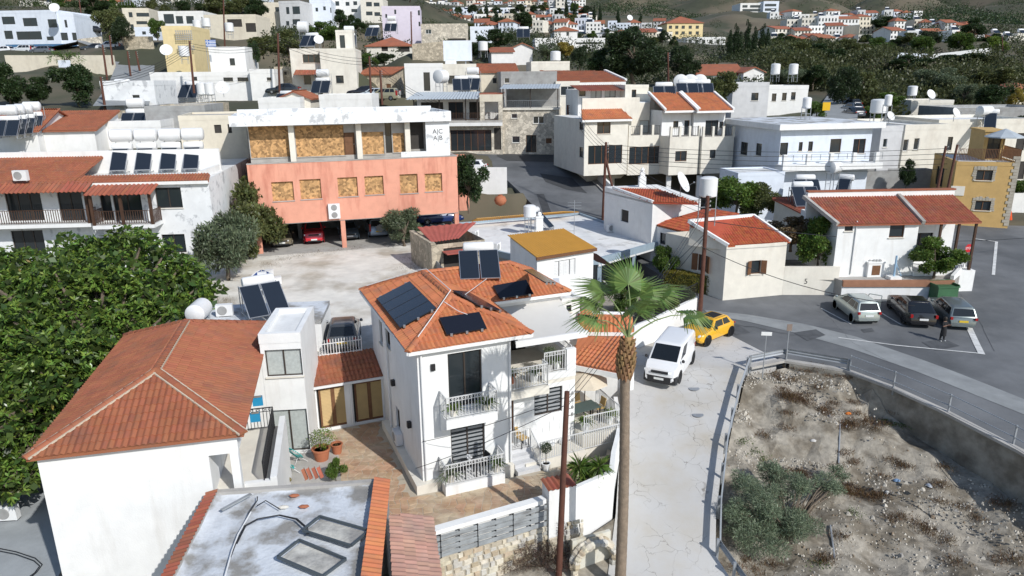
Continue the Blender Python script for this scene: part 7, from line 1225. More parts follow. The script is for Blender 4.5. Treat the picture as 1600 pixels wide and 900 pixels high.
# planted bank and walls between car park and street
HB('white garden wall block beside the street above the car park', 726, 792, 262, 297, 78, .4, -4, PUREW, 'none', base=3); HB('pink low wall next to the coral building', 716, 732, 246, 266, 70, 3, 10, CORAL, 'none', base=4); q = D(782, 322, 67); pt = emp('clay_jar', q, 0, 'round clay jar lying on the stony bank by the street', 'jar'); b = MB(); b.lathe([(.05, 0), (.45, .2), (.6, .55), (.45, .9), (.2, 1.0), (.22, 1.08)], 14); b.build('body', TERRA, pt, 60)
tree('dark glossy round tree beside the right corner of the coral building', D(733, 328, 64), 5.2, 3.4, 'dark', 1); tree('feathery shrub in front of the coral car park, right of the off-roader', P(633, 385, 3), 3.4, 4.0, 'olive', 2, None, 'shrub', 'shrub'); 
# ---- houses on the first slope ----
tw = HB('cream tower-like house with brown window band', 505, 560, 77, 152, 108, 9, 6, PALE, 'flat', [('w', 525, 118, 537, 130)], ph=.1); HB('balcony part of the cream tower-like house with brown windows', 459, 504.5, 77, 150, 109, 8, 6, PALE, 'flat', [('b', 473, 85, 504, 98), ('b', 475, 118, 486, 132), ('b', 492, 117, 502, 131)], ph=.1); HB('narrow stair head on top of the cream tower-like house', 526, 552, 48, 77, 112, 3, 6, PALE, 'flat', [('k', 531, 55, 539, 75)], ph=.1, base=1); 
b = MB(); o = corr(None, [D(458, 117, 107), D(507, 116, 107), D(507, 109, 109), D(462, 109, 109)], TILEB, 'tiled_canopy'); tag(o, 'brown tiled canopy across the cream tower-like house', 'canopy')
heater('solar heater with white tank on the cream tower-like house roof', D(480, 76, 111), R_(-10), 2, 'h', 1.2); dish('white dish on the cream tower-like house roof', D(499, 76, 111), .3, .7, 1.2)
for lb, *a in (
 ('white house with narrow grey door beside a blank cream block', 634, 693, 103, 147, 108, 9, 4, WHITE, 'flat', [('k', 662, 113, 672, 142)]),
 ('blank cream block with one dark window right of the white house', 693.5, 745, 104, 147, 108.5, 9, 4, PALE, 'flat', [('k', 700, 118, 719, 131)]),
 ('old stone house with red roof and blue door among the parked cars', 558, 612, 117, 152, 114, 7, -8, STONE, 'shed', [('d', 604, 131, 611, 148)]),
 ('small white cube house with one window left of the stone yard', 394, 432, 112, 152, 104, 8, 8, WHITE, 'flat', [('k', 417, 121, 424, 126)]),
 ('rubble stone house with tiny windows left of the cream tower', 432, 460, 108, 146, 112, 8, 8, STONE, 'flat', [('o', 444, 112, 448, 117), ('o', 457, 119, 462, 127)]),
 ('veranda house with red hip roof and balustrade above the stone wall', 574, 644, 72, 98, 140, 10, 0, PALE, 'hip', [('o', 596, 72, 606, 80), ('o', 622, 73, 640, 81)]),
 ('lilac house with scattered small windows and stepped parapet', 599, 658, 12, 62, 172, 12, 5, LILAC, 'flat', [('k', 602, 22, 605, 28), ('k', 616, 15, 619, 22), ('k', 617, 35, 620, 41), ('k', 653, 16, 657, 24), ('k', 654, 34, 657, 41)]),
 ('olive-beige stone house with long balcony below the lilac house', 659, 731, 40, 70, 160, 10, 2, STONEP, 'flat', [('W', 665, 46, 674, 53), ('o', 700, 60, 728, 66)]),
 ('white house with blue-grey windows behind the dark collectors', 735, 772, 44, 62, 165, 8, 2, BLUEW, 'flat', [('k', 742, 48, 746, 52)]),
 ('white long house with three slit windows above the heaters', 240, 405, 117, 158, 104, 8, 6, WHITE, 'flat', [('k', 301, 120, 308, 126), ('k', 349, 121, 364, 127), ('k', 371, 121, 388, 127)]),
 ('white cube with small square window beside the striped flag', 330, 386, 77, 113, 113, 7, 4, WHITE, 'flat', [('k', 359, 91, 367, 102)]),
 ('low white house with shed roof and one louvred window', 163, 246, 131, 172, 92, 8, 6, OLDW, 'flat', [('W', 207, 148, 219, 164)]),
 ('yellow house with pierced screen blocks beside the white cube', 261, 306, 44, 108, 120, 9, 4, PYEL, 'flat', []),
 ('grey patched wall house with stone corner behind the balcony building', 232, 325, 171, 215, 76, 8, 8, GREY, 'flat', []),
 ('long white two-storey hotel with strip of dark windows at upper left', -20, 98, 20, 80, 165, 14, -4, BLUEW, 'flat', [('w', 3, 26, 23, 38), ('w', 36, 28, 58, 41), ('w', 75, 30, 89, 43), ('w', 7, 48, 20, 61), ('w', 26, 49, 65, 62), ('w', 73, 57, 84, 63)]),
 ('end block of the white hotel at upper left with four windows', 98.5, 124, 23, 80, 164, 14, 8, BLUEW, 'flat', [('w', 101, 31, 105, 43), ('w', 92, 51, 106, 63), ('w', 113, 51, 121, 63)]),
 ('white house with three black windows below the tank cluster', 250, 320, 20, 44, 172, 9, 2, WHITE, 'flat', [('k', 256, 22, 272, 37), ('k', 275, 25, 286, 37), ('k', 291, 25, 303, 37)]),
 ('cream apartment house with green balcony awning', 196, 237, 15, 50, 178, 9, 8, CREAM, 'flat', [('k', 201, 19, 207, 27), ('k', 213, 20, 233, 26), ('k', 204, 38, 209, 45), ('k', 213, 33, 230, 38)]),
 ('small white-blue cottage with red fence below the green balcony', 212, 246, 45, 60, 160, 6, 4, BLUEW, 'flat', [('k', 222, 49, 228, 54)]),
 ('cream apartment block with stacked balconies at top', 412, 440, 6, 52, 190, 9, 6, CREAM, 'flat', [('k', 416, 13, 420, 20), ('k', 430, 11, 436, 18)]),
 ('pale grey apartment block with brown railings at top', 440, 472, 4, 54, 188, 9, -8, LGREY, 'flat', [('k', 447, 11, 452, 22), ('k', 447, 33, 452, 40), ('k', 457, 10, 469, 22), ('k', 457, 30, 469, 38)]),
 ('tall grey-white apartment house behind the dark trees', 487, 520, 2, 45, 195, 10, 6, BLUEW, 'flat', [('k', 493, 12, 497, 18), ('k', 505, 10, 509, 16), ('k', 516, 12, 519, 20)]),
 ('white apartment house with several rows of windows at top', 520, 565, -4, 28, 205, 10, 4, WHITE, 'flat', [('k', 524, 2, 530, 9), ('k', 540, 3, 546, 9), ('k', 552, 2, 558, 8), ('k', 525, 14, 531, 20), ('k', 549, 14, 558, 19)]),
 ('white apartment house with four wide windows left of the lilac house', 565, 600, -2, 33, 200, 10, 2, PALE, 'flat', [('k', 572, 3, 581, 10), ('k', 584, 4, 593, 10), ('k', 572, 18, 582, 24), ('k', 585, 19, 594, 25)]),
 ('terrace house with pergola and big tanks at upper left', 322, 402, 26, 56, 152, 9, 0, CREAM, 'flat', [('o', 355, 30, 378, 42), ('o', 384, 36, 400, 50)]),
 ('white bungalow with orange roof corner beyond the billboard', 768, 802, 80, 98, 128, 7, 6, WHITE, 'gable', []),
 ('house with orange tiled roof half hidden by the stone house', 750, 808, 112, 138, 112, 8, 6, CREAM, 'gable', [('k', 770, 122, 776, 130)]),
 ('white gabled house below the pine at left', 800, 832, 74, 98, 140, 8, 4, WHITE, 'gableF', []),
 ('long white flat building behind the trees with ribbon windows', 836, 890, 62, 80, 175, 12, 2, WHITE, 'flat', []),
 ('long white low building with long ribbon window behind the trees', 890, 945, 62, 78, 180, 12, 2, WHITE, 'flat', [('k', 900, 66, 940, 69)]),
 ('white house with red hip roof near the long flat buildings', 866, 902, 48, 62, 200, 9, 4, WHITE, 'hip', [('k', 885, 50, 889, 56)]),
 ('school-like hall with long orange roof beyond the pine', 1088, 1160, 116, 138, 138, 9, 2, WHITE, 'gable', [('k', 1100, 120, 1108, 130), ('k', 1122, 121, 1130, 131), ('k', 1136, 121, 1144, 131)]),
 ('white gable-end house attached to the orange-roofed hall', 1160, 1192, 112, 140, 136, 12, 8, WHITE, 'gableF', []),
 ('pale blue-grey house with one window right of the hall', 1142, 1198, 133, 182, 102, 9, 4, LGREY, 'flat', [('k', 1174, 145, 1185, 157)]),
 ('white flat house with tanks behind the pale blue house', 1150, 1260, 138, 172, 110, 9, 2, WHITE, 'flat', [('k', 1180, 144, 1190, 156), ('k', 1206, 146, 1213, 158), ('k', 1222, 145, 1229, 157), ('k', 1236, 144, 1243, 156)]),
 ('small cream house with dish beside the blue fence', 1420, 1486, 160, 188, 120, 8, -6, PALE, 'flat', [('k', 1444, 170, 1449, 176), ('k', 1454, 170, 1460, 176)]),
 ('grey long-roofed house at the right edge below the slope', 1490, 1640, 172, 196, 108, 10, 0, GREY, 'flat', []),
 ('house with orange roof at the right edge on the slope', 1576, 1630, 142, 160, 135, 9, 0, CREAM, 'hip', [])):
    HB(lb, *a)
# pierced screens of the yellow house, billboard, flag, retaining walls
for k, (x0, y0, x1, y1) in enumerate(((275, 48, 301, 63), (278, 71, 304, 79))):
    p = D(x0, y1, 119.6); sc_ = ppm(p); b = MB(); nx, nz = 8, 5 if k == 0 else 3; ww, hh_ = (x1 - x0) / sc_, (y1 - y0) / sc_
    for i in range(nx):
        for j in range(nz): b.box((ww * i / nx + .05, -.04, hh_ * j / nz + .05), (ww * (i + 1) / nx - .05, 0, hh_ * (j + 1) / nz - .05))
    o = b.build('pierced_screen', GREY); o.location = p; o.rotation_euler = (0, 0, R_(4)); tag(o, ('upper' if k == 0 else 'lower') + ' pierced block screen on the yellow house', 'screen', 'screens of the yellow house'); o['kind'] = 'thing'
bb = emp('billboard', D(716, 112, 118), 0, 'blank white billboard on posts above the cream block', 'billboard'); s_ = ppm(D(716, 112, 118)); b = MB(); b.box((-22 / s_, 0, 16 / s_), (22 / s_, .2, 46 / s_)); b.build('panel', BLUEW, bb)
for x in (-12, 12): b = MB(); b.box((x / s_ - .1, .21, -3), (x / s_ + .1, .35, 40 / s_)); b.build('post', GALV, bb)
fg = emp('flag', D(325, 98, 111), 0, 'blue and white striped flag with cross beside the white cube', 'flag'); b = MB(); b.tube([(0, 0, -2), (0, 0, 3.3)], .04); b.build('pole', GALV, fg); b = MB(); fw, fh = 1.5, 1.0
for k in range(9): b.add([(0, 0, 2.2 + fh * k / 9), (fw * .5, .1, 2.2 + fh * k / 9), (fw, 0, 2.2 + fh * k / 9), (fw, 0, 2.2 + fh * (k + 1) / 9), (fw * .5, .1, 2.2 + fh * (k + 1) / 9), (0, 0, 2.2 + fh * (k + 1) / 9)], [(0, 1, 4, 5), (1, 2, 3, 4)], 1 if k % 2 == 0 else 0)
b.box((0, -.02, 2.2 + fh * 4 / 9), (fh * 5 / 9, -.01, 2.2 + fh), 1); b.box((fh * 2 / 9, -.03, 2.2 + fh * 4 / 9), (fh * 3 / 9, -.021, 2.2 + fh), 0); b.box((0, -.03, 2.2 + fh * 6 / 9), (fh * 5 / 9, -.021, 2.2 + fh * 7 / 9), 0); b.build('cloth', [PUREW, M('flag_blue', (.02, .12, .45))], fg)
for lb, x0, y0, x1, y1, Yd, hpx, mt in (('long beige retaining wall below the hotel road at upper left', 14, 122, 182, 122, 128, 34, CREAM), ('short sunlit retaining wall beside the uphill road', 124, 78, 160, 74, 150, 16, STONEP), ('rough stone retaining wall below the green-balcony house', 195, 78, 240, 78, 140, 20, STONE), ('rubble stone wall below the low white house at left', 125, 195, 235, 192, 84, 20, STONE), ('stone garden wall below the veranda house', 645, 96, 700, 92, 128, 26, STONE), ('white boundary wall on the scrub slope at right', 1402, 95, 1450, 97, 185, 12, BLUEW), ('long white boundary wall along the slope villas at right', 1450, 97, 1548, 86, 184, 11, PUREW)):
    p, q = D(x0, y0, Yd), D(x1, y1, Yd); wallrun('retaining_wall', lb, [(p.x, p.y, p.z + hpx / ppm(p), p.z - 2), (q.x, q.y, q.z + hpx / ppm(q), q.z - 2)], mt, .4, 'wall'); HC_ += [(p.lerp(q, k_ / 9), 3.5) for k_ in range(10)]; TC += [(p.x, p.y - .5, p.z), (q.x, q.y - .5, q.z), (p.x, p.y + 3, p.z + hpx / ppm(p) - .6), (q.x, q.y + 3, q.z + hpx / ppm(q) - .6)]
# ---------------- far hillside ----------------
def far_label(): pass
ORD = ['first', 'second', 'third', 'fourth', 'fifth', 'sixth', 'seventh', 'eighth', 'ninth', 'tenth', 'eleventh', 'twelfth', 'thirteenth', 'fourteenth', 'fifteenth', 'sixteenth', 'seventeenth', 'eighteenth', 'nineteenth', 'twentieth', 'twenty-first', 'twenty-second', 'twenty-third', 'twenty-fourth']
rows = [  # row name, x range, base y at ends, distance at ends, width range (px), height range (px), count
 ('row behind the billboard trees', 745, 935, 52, 50, 250, 260, (16, 28), (12, 18), 11),
 ('row above the billboard trees', 660, 935, 40, 37, 330, 340, (13, 22), (11, 16), 20),
 ('next-to-top row left of the mountain', 640, 920, 27, 25, 430, 440, (10, 18), (9, 14), 24),
 ('top row left of the mountain', 650, 915, 14, 10, 560, 570, (8, 15), (8, 12), 24),
 ('row left of the cypress line', 905, 1045, 66, 62, 235, 240, (16, 26), (10, 15), 7),
 ('row above the large pine', 870, 1060, 44, 46, 300, 300, (13, 22), (9, 13), 10),
 ('lowest apartment terrace row', 1205, 1365, 71, 68, 270, 275, (20, 32), (10, 14), 8),
 ('second apartment terrace row', 1215, 1365, 58, 55, 300, 305, (20, 30), (11, 16), 6),
 ('third apartment terrace row', 1225, 1365, 46, 42, 330, 330, (20, 32), (12, 18), 5),
 ('villa row under the mountain', 1205, 1440, 32, 34, 390, 380, (12, 22), (10, 15), 16),
 ('row above the white boundary wall', 1395, 1610, 62, 72, 250, 240, (16, 28), (12, 18), 12),
 ('upper row above the boundary wall', 1400, 1520, 46, 50, 300, 300, (14, 22), (11, 15), 9),
 ('row above the hotel', 30, 195, 16, 12, 230, 235, (16, 30), (9, 13), 6),
 ('row along the upper left edge', 190, 420, 8, 6, 260, 265, (16, 28), (9, 14), 9),
 ('row above the lilac house', 420, 640, -2, -4, 290, 290, (14, 24), (8, 12), 8)]
cols = [(WHITE, 'white'), (PUREW, 'bright white'), (PALE, 'pale cream'), (CREAM, 'cream'), (BLUEW, 'bluish white'), (LGREY, 'light grey')]
rnd = random.Random(11)
for rn, xa, xb, ya, yb_, Ya, Yb, wr_, hr_, n in rows:
    x = xa
    for i in range(n):
        f = (i + .5) / n; cx = xa + (xb - xa) * f + rnd.uniform(-3, 3); wpx = rnd.uniform(*wr_); hpx = rnd.uniform(*hr_); by = ya + (yb_ - ya) * f + rnd.uniform(-2.5, 2.5); Y = Ya + (Yb - Ya) * f + rnd.uniform(-8, 8); m_, cn_ = rnd.choice(cols[:4] if 'apartment' in rn else cols); rt = rnd.choice(['hip', 'gable', 'flat', 'flat', 'flat', 'hip']) if xa > 600 else rnd.choice(['flat', 'flat', 'flat', 'gable']); hol = []; nw = max(2, int(wpx / 5)); ns = 2 if hpx > 8 else 1
        for s in range(ns):
            for k in range(nw):
                wx = cx - wpx / 2 + wpx * (k + .5) / nw; ww = min(2.4, wpx / nw * .5); wy = by - hpx * (s + .18) / ns
                hol.append(('k', wx - ww / 2, wy - hpx / ns * .55, wx + ww / 2, wy))
        B = HB('%s house, %s, %s from left, %s' % (cn_, {'hip': 'red hip roof', 'gable': 'red gable roof', 'flat': 'flat roof'}[rt], ORD[i], rn), cx - wpx / 2, cx + wpx / 2, by - hpx, by, Y, rnd.uniform(7, 11), rnd.uniform(-18, 20), m_, rt, hol, group='houses on the far hillside', lod=2, rise=1.3, base=4)
        if rt == 'flat' and rnd.random() < .6:
            b = MB(); tx_ = rnd.uniform(1, max(1.2, B.W - 2)); b.x = Matrix.Translation((tx_, 3, B.h + 1.3)) @ Matrix.Rotation(R_(90), 4, 'Y'); b.lathe([(.02, -.9), (.55, -.8), (.6, 0), (.55, .8), (.02, .9)], 10); b.x = None; b.bar((tx_ - .5, 3, B.h), (tx_ - .5, 3, B.h + 1), .1); b.bar((tx_ + .5, 3, B.h), (tx_ + .5, 3, B.h + 1), .1); b.build('roof_tank', TANKW, B.e)
            b = MB(); b.q([(tx_ - 1, .8, B.h + .3), (tx_ + 1, .8, B.h + .3), (tx_ + 1, 2.2, B.h + 1.4), (tx_ - 1, 2.2, B.h + 1.4)]); b.q([(tx_ - 1, .8, B.h + .28), (tx_ - 1, 2.2, B.h + 1.38), (tx_ + 1, 2.2, B.h + 1.38), (tx_ + 1, .8, B.h + .28)]); b.build('solar_collector', PANEL, B.e)
for lb, *a in (
 ('orange apartment block with stacked balconies beside the cypresses', 1041, 1097, 36, 66, 262, 12, 4, PYEL, 'hip', [('k', x, y, x + 5, y + 5) for y in (40, 49, 58) for x in (1045, 1055, 1065, 1076, 1087)]),
 ('white terraced hotel with grey glazed balconies left of the cypress row', 1072, 1132, 60, 84, 240, 12, 2, WHITE, 'flat', [('k', x, y, x + 5, y + 6) for y in (62, 73) for x in (1076, 1086, 1097, 1108, 1119)]),
 ('modern glazed white villa block alone on the upper ridge', 1156, 1192, 6, 20, 420, 14, 2, WHITE, 'flat', [('k', 1160, 8, 1168, 12), ('k', 1172, 8, 1188, 12), ('k', 1160, 14, 1188, 18)]),
 ('second modern glazed villa block at the right end of the ridge', 1192, 1216, 3, 20, 418, 14, 2, BLUEW, 'flat', [('k', 1195, 6, 1213, 10), ('k', 1195, 13, 1213, 17)])):
    HB(lb, *a, lod=2)
# ---------------- terrain behind ----------------
ex = [(-60, 40, 0), (-60, 60, 2.5), (-35, 62, 2.6), (-20, 72, 3.5), (-6, 70, 3.0), (-3, 78, 4.6), (-45, 80, 5), (15, 70, 3.3), (30, 66, 3.0), (45, 70, 3.2), (60, 66, 3.0), (80, 62, 2.3), (90, 75, 3.5), (60, 90, 5), (25, 95, 5.6), (-14, 88, 7.0), (-20, 95, 7.5)]
TC += ex
for px, py, Y in ((0, 215, 72), (160, 205, 78), (250, 215, 78), (100, 160, 100), (200, 140, 118), (60, 100, 140), (560, 160, 108), (620, 150, 108), (700, 110, 125), (500, 60, 165), (350, 60, 150), (1000, 130, 120), (1060, 120, 140), (1120, 100, 190), (1250, 150, 140), (1300, 190, 95), (1330, 170, 120), (1350, 130, 170), (1420, 140, 150), (1500, 120, 170), (1560, 130, 160), (1600, 150, 140), (1300, 110, 190), (1250, 90, 220), (1480, 100, 185), (1380, 95, 215), (1600, 95, 190), (1050, 90, 210), (940, 85, 205), (1160, 60, 280), (1100, 40, 330), (1150, 25, 390), (980, 25, 420), (1300, 25, 430), (1600, 60, 300)): q = D(px, py, Y); TC.append((q.x, q.y, q.z))
for px, py, Y in ((-300, 60, 150), (-300, 0, 260), (-300, -90, 500), (0, -60, 480), (300, -70, 520), (600, -60, 650), (700, -70, 900), (820, -80, 1000), (950, -70, 1000), (1100, -60, 950), (1300, -75, 900), (1500, -90, 800), (1700, -80, 700), (1900, 0, 420), (1900, 100, 200), (1000, 4, 620), (920, 2, 800), (1250, 0, 600), (1450, 20, 520), (1600, 10, 600), (1400, -15, 640), (1000, -25, 800), (1150, -20, 760)): q = D(px, py, Y); TC.append((q.x, q.y, q.z))
TA_ = np.array(TC)
UPP = [Vector(p) for p in up_poly]; ASP = [Vector(p) for p in asph_poly]
def tz_(X, Y):
    z = tz0(X, Y)
    if Y < 125:
        if inpoly(X, Y, UPP): z = min(z, az(Y) - 1.2 + (0 if X > -3 else -(X + 3) * .05))
        if inpoly(X, Y, ASP): z = min(z, az(Y) - 1.2)
        if -26 < X < -3 and Y < 76: z = min(z, 2.2)
        if -8 < X < 14 and Y < 76: z = min(z, .8)
        if 11 < X < 50 and Y < 67: z = min(z, .9)
        if 8 < X < 32 and Y < 84: z = min(z, D(1000, 318, 80).z - .3)
    return z
def tz0(X, Y):
    d2 = (TA_[:, 0] - X) ** 2 + (TA_[:, 1] - Y) ** 2 + (.012 * Y) ** 2 + .3; w_ = 1 / d2 ** 1.7; return float((w_ * TA_[:, 2]).sum() / w_.sum())
ys = [58]
while ys[-1] < 1150: ys.append(ys[-1] * 1.018 + .2)
b = MB(); vs = []; nx = 150; rn_ = random.Random(2)
for y in ys:
    for i in range(nx + 1):
        x = (i / nx - .5) * 2 * (y * .95 + 22); z = tz_(x, y) - .25; r_ = max(0, (y - 330) / 400); z += r_ * (9 * math.sin(x * .021 + y * .006) * math.sin(y * .013 - x * .004) + 3.5 * math.sin(x * .06 + 1) * math.sin(y * .05)) + .25 * math.sin(x * .5) * math.sin(y * .43) * min(1, max(0, (y - 70) / 60)); vs.append((x, y, z))
k = nx + 1; b.add(vs, [(j * k + i, j * k + i + 1, (j + 1) * k + i + 1, (j + 1) * k + i) for j in range(len(ys) - 1) for i in range(nx)]); o = b.build('hillside', HILL, None, 80); o['kind'] = 'structure'
b = MB(); b.box((-400, -60, -9), (400, 62, -5)); b.build('ground', DIRT)['kind'] = 'structure'
def ground(px, py, Y): q = D(px, py, Y); return Vector((q.x, q.y, tz_(q.x, q.y) - .2))
# uphill road at upper left and far streets
def ribbon(name, pts, wd, mat, lift=.25):
    b = MB(); pts = [D(*p) for p in pts]; P_ = []
    for a, c in zip(pts, pts[1:]): P_ += [a.lerp(c, i / 6) for i in range(6)]
    P_.append(pts[-1]); L_ = []
    for i, p in enumerate(P_): d = (P_[min(i + 1, len(P_) - 1)] - P_[max(i - 1, 0)]).to_2d().normalized(); s = Vector((-d.y, d.x)) * wd / 2; L_ += [(p.x - s.x, p.y - s.y, p.z + lift), (p.x + s.x, p.y + s.y, p.z + lift)]
    b.add(L_, [(2 * i, 2 * i + 2, 2 * i + 3, 2 * i + 1) for i in range(len(P_) - 1)]); o = b.build(name, mat); o['kind'] = 'structure'
ribbon('uphill_road', [(190, 168, 88), (205, 135, 110), (212, 105, 130), (190, 82, 145), (140, 66, 152), (60, 82, 150)], 6, ASPHP); ribbon('side_street', [(1300, 196, 88), (1305, 180, 100), (1312, 165, 118), (1318, 150, 140), (1322, 140, 160)], 5.5, ASPHP)
for k, (px, py, Y, c, l) in enumerate(((1332, 184, 100, (.03, .035, .045), 'dark car nearest in the line parked up the side street'), (1330, 176, 108, (.10, .12, .14), 'grey car second in the line parked up the side street'), (1329, 169, 117, (.02, .025, .03), 'black car third in the line parked up the side street'), (1326, 161, 127, (.03, .05, .05), 'dark green car fourth in the line parked up the side street'), (1317, 150, 140, (.5, .5, .5), 'silver car farthest up the side street'))): q = D(px, py, Y); car(l, q, R_(95), 'hatch', paint('far%d' % k, c), 'cars parked up the side street', 2)
for k, (px, py, Y, yw, kd, c, l) in enumerate(((8, 84, 150, 175, 'hatch', (.75, .75, .75), 'white car parked in front of the hotel at the left edge'), (38, 84, 149, 175, 'suv', (.6, .62, .63), 'pale van-like car parked before the hotel shopfront'), (66, 84, 148, 175, 'wagon', (.12, .13, .15), 'dark estate car parked before the hotel'), (148, 80, 146, 200, 'sedan', (.03, .04, .05), 'dark car parked at the bend below the short wall'), (171, 79, 143, 190, 'suv', (.75, .75, .76), 'white off-roader parked at the bend of the uphill road'), (150, 51, 175, 60, 'sedan', (.03, .03, .03), 'black car on the road beside the hotel'), (600, 157, 104, 170, 'suv', (.28, .26, .17), 'beige off-roader parked beside the old stone house'), (582, 154, 106, 175, 'hatch', (.45, .50, .53), 'silver car parked behind the beige off-roader'), (568, 150, 109, 180, 'sedan', (.015, .015, .02), 'black car parked against the cream tower-like house'), (443, 147, 104, 185, 'sedan', (.02, .025, .03), 'dark car beside the rubble stone house'))): car(l, D(px, py, Y), R_(yw), kd, paint('roadside%d' % k, c), 'roadside cars uphill', 2)
# ---------------- trees ----------------
def TR(lb, px, py, Y, hpx, wpx, kind, v=0, name='tree', group=None, cat='tree'): q = D(px, py, Y); s = ppm(q); tree(lb, q, hpx / s, wpx / s, kind, v, group, name, cat)
TR('large dark pine in the middle distance above the red tiled roofs', 992, 135, 118, 92, 115, 'pine', 0, 'pine_tree'); TR('dark pine standing right of the large pine', 1062, 128, 130, 58, 62, 'pine', 1, 'pine_tree'); TR('dark rounded tree at the foot of the large pine', 940, 122, 122, 44, 50, 'dark', 2); TR('slim dark conifer left of the large pine', 905, 110, 130, 42, 26, 'pine', 2, 'pine_tree'); TR('yellowing tree beside the pale stair box', 884, 92, 140, 26, 30, 'yel', 1); TR('dull green tree next to the yellowing tree', 856, 90, 138, 22, 34, 'olive', 1)
TR('grey-green tree behind the terraced half roofs', 1122, 172, 96, 60, 62, 'scrub', 1); TR('olive-green tree in front of the orange-roofed hall', 1108, 140, 115, 24, 34, 'olive', 0)
for k, (px, h) in enumerate(((1138, 42), (1147, 50), (1154, 40), (1165, 55), (1176, 46), (1188, 50), (1196, 44))): TR('slender dark cypress, %s in the cypress row' % ORD[k], px, 99, 198, h * 1.15, 11, 'cyp', k % 2, 'cypress_tree', 'cypress row')
for k, (px, py, h) in enumerate(((885, 28, 28), (898, 32, 26), (928, 44, 32), (937, 45, 34), (965, 44, 28), (1000, 52, 30), (760, 30, 26), (775, 36, 26))): TR('thin cypress among the hillside houses, %s from the left' % ORD[[2, 3, 4, 5, 6, 7, 0, 1][k]], px, py, 330, h, 7, 'cyp', k % 2, 'cypress_tree', 'hillside cypresses')
TR('dark broad tree beside the beige retaining wall, near the blue sign', 125, 168, 98, 72, 66, 'dark', 0); TR('dark tree at the left edge below the retaining wall', 18, 172, 96, 70, 60, 'dark', 2); TR('dark bush between the two trees below the retaining wall', 62, 168, 97, 48, 44, 'dark', 1, 'bush', None, 'bush')
TR('brownish conifer clump beside the uphill road', 180, 72, 140, 62, 50, 'scrub', 0); TR('dark conifer at the bend of the uphill road', 193, 70, 138, 44, 34, 'pine', 1, 'pine_tree'); TR('green tree above the green-balcony house', 150, 28, 195, 34, 44, 'dark', 1)
TR('olive-green tree left of the cream tower-like house', 452, 95, 126, 46, 60, 'scrub', 2); TR('dark tree behind the cream tower-like house', 505, 72, 140, 38, 50, 'broad', 1); TR('dark domed tree in front of the grey apartment house', 538, 50, 170, 34, 32, 'dark', 1); TR('low dark tree beside the domed tree', 560, 50, 168, 20, 24, 'dark', 2); TR('bushy tree left of the stone yard at upper left', 412, 90, 128, 36, 50, 'scrub', 0); TR('round clipped tree below the veranda house', 575, 108, 122, 24, 34, 'broad', 2); TR('dark hedge-like tree below the veranda house balustrade', 600, 102, 124, 20, 34, 'dark', 0); TR('dark tree right of the billboard', 752, 92, 132, 34, 40, 'dark', 2); TR('dark green tree behind the billboard at right', 780, 78, 150, 32, 44, 'dark', 1); TR('big dark tree left of the hillside rows', 820, 50, 260, 34, 34, 'dark', 0); TR('tree top beside the white house with three black windows', 345, 32, 190, 36, 50, 'scrub', 1); TR('dark tree behind the terrace house with pergola', 400, 30, 185, 30, 40, 'dark', 2); TR('dark tree above the lilac house', 640, 2, 260, 26, 40, 'dark', 0); TR('green tree beside the yellow pierced-screen house', 246, 62, 140, 34, 26, 'broad', 0); TR('dark tree at right of the long white house', 398, 108, 118, 46, 20, 'dark', 0)
pl = emp('date_palm', D(108, 118, 122), 0, 'small date palm in front of the beige retaining wall', 'palm tree'); b = MB(); b.tube([(0, 0, -1), (0, 0, 2.6)], [.3, .22], 8); b.build('trunk', PBARK, pl); n = 420; a = rng.integers(0, 16, n) * (2 * math.pi / 16); t = rng.random(n) * 3; C = np.stack([np.cos(a) * t * .9, np.sin(a) * t * .9, 2.6 + 1.3 * np.sin(t * .9) - .12 * t * t], 1); Dd = np.stack([np.cos(a) * .6, np.sin(a) * .6, np.full(n, -.3)], 1) + rng.normal(size=(n, 3)) * .5; ob('fronds', leafmesh('fronds', C, Dd, .7, .1, LF['broad']), pl)
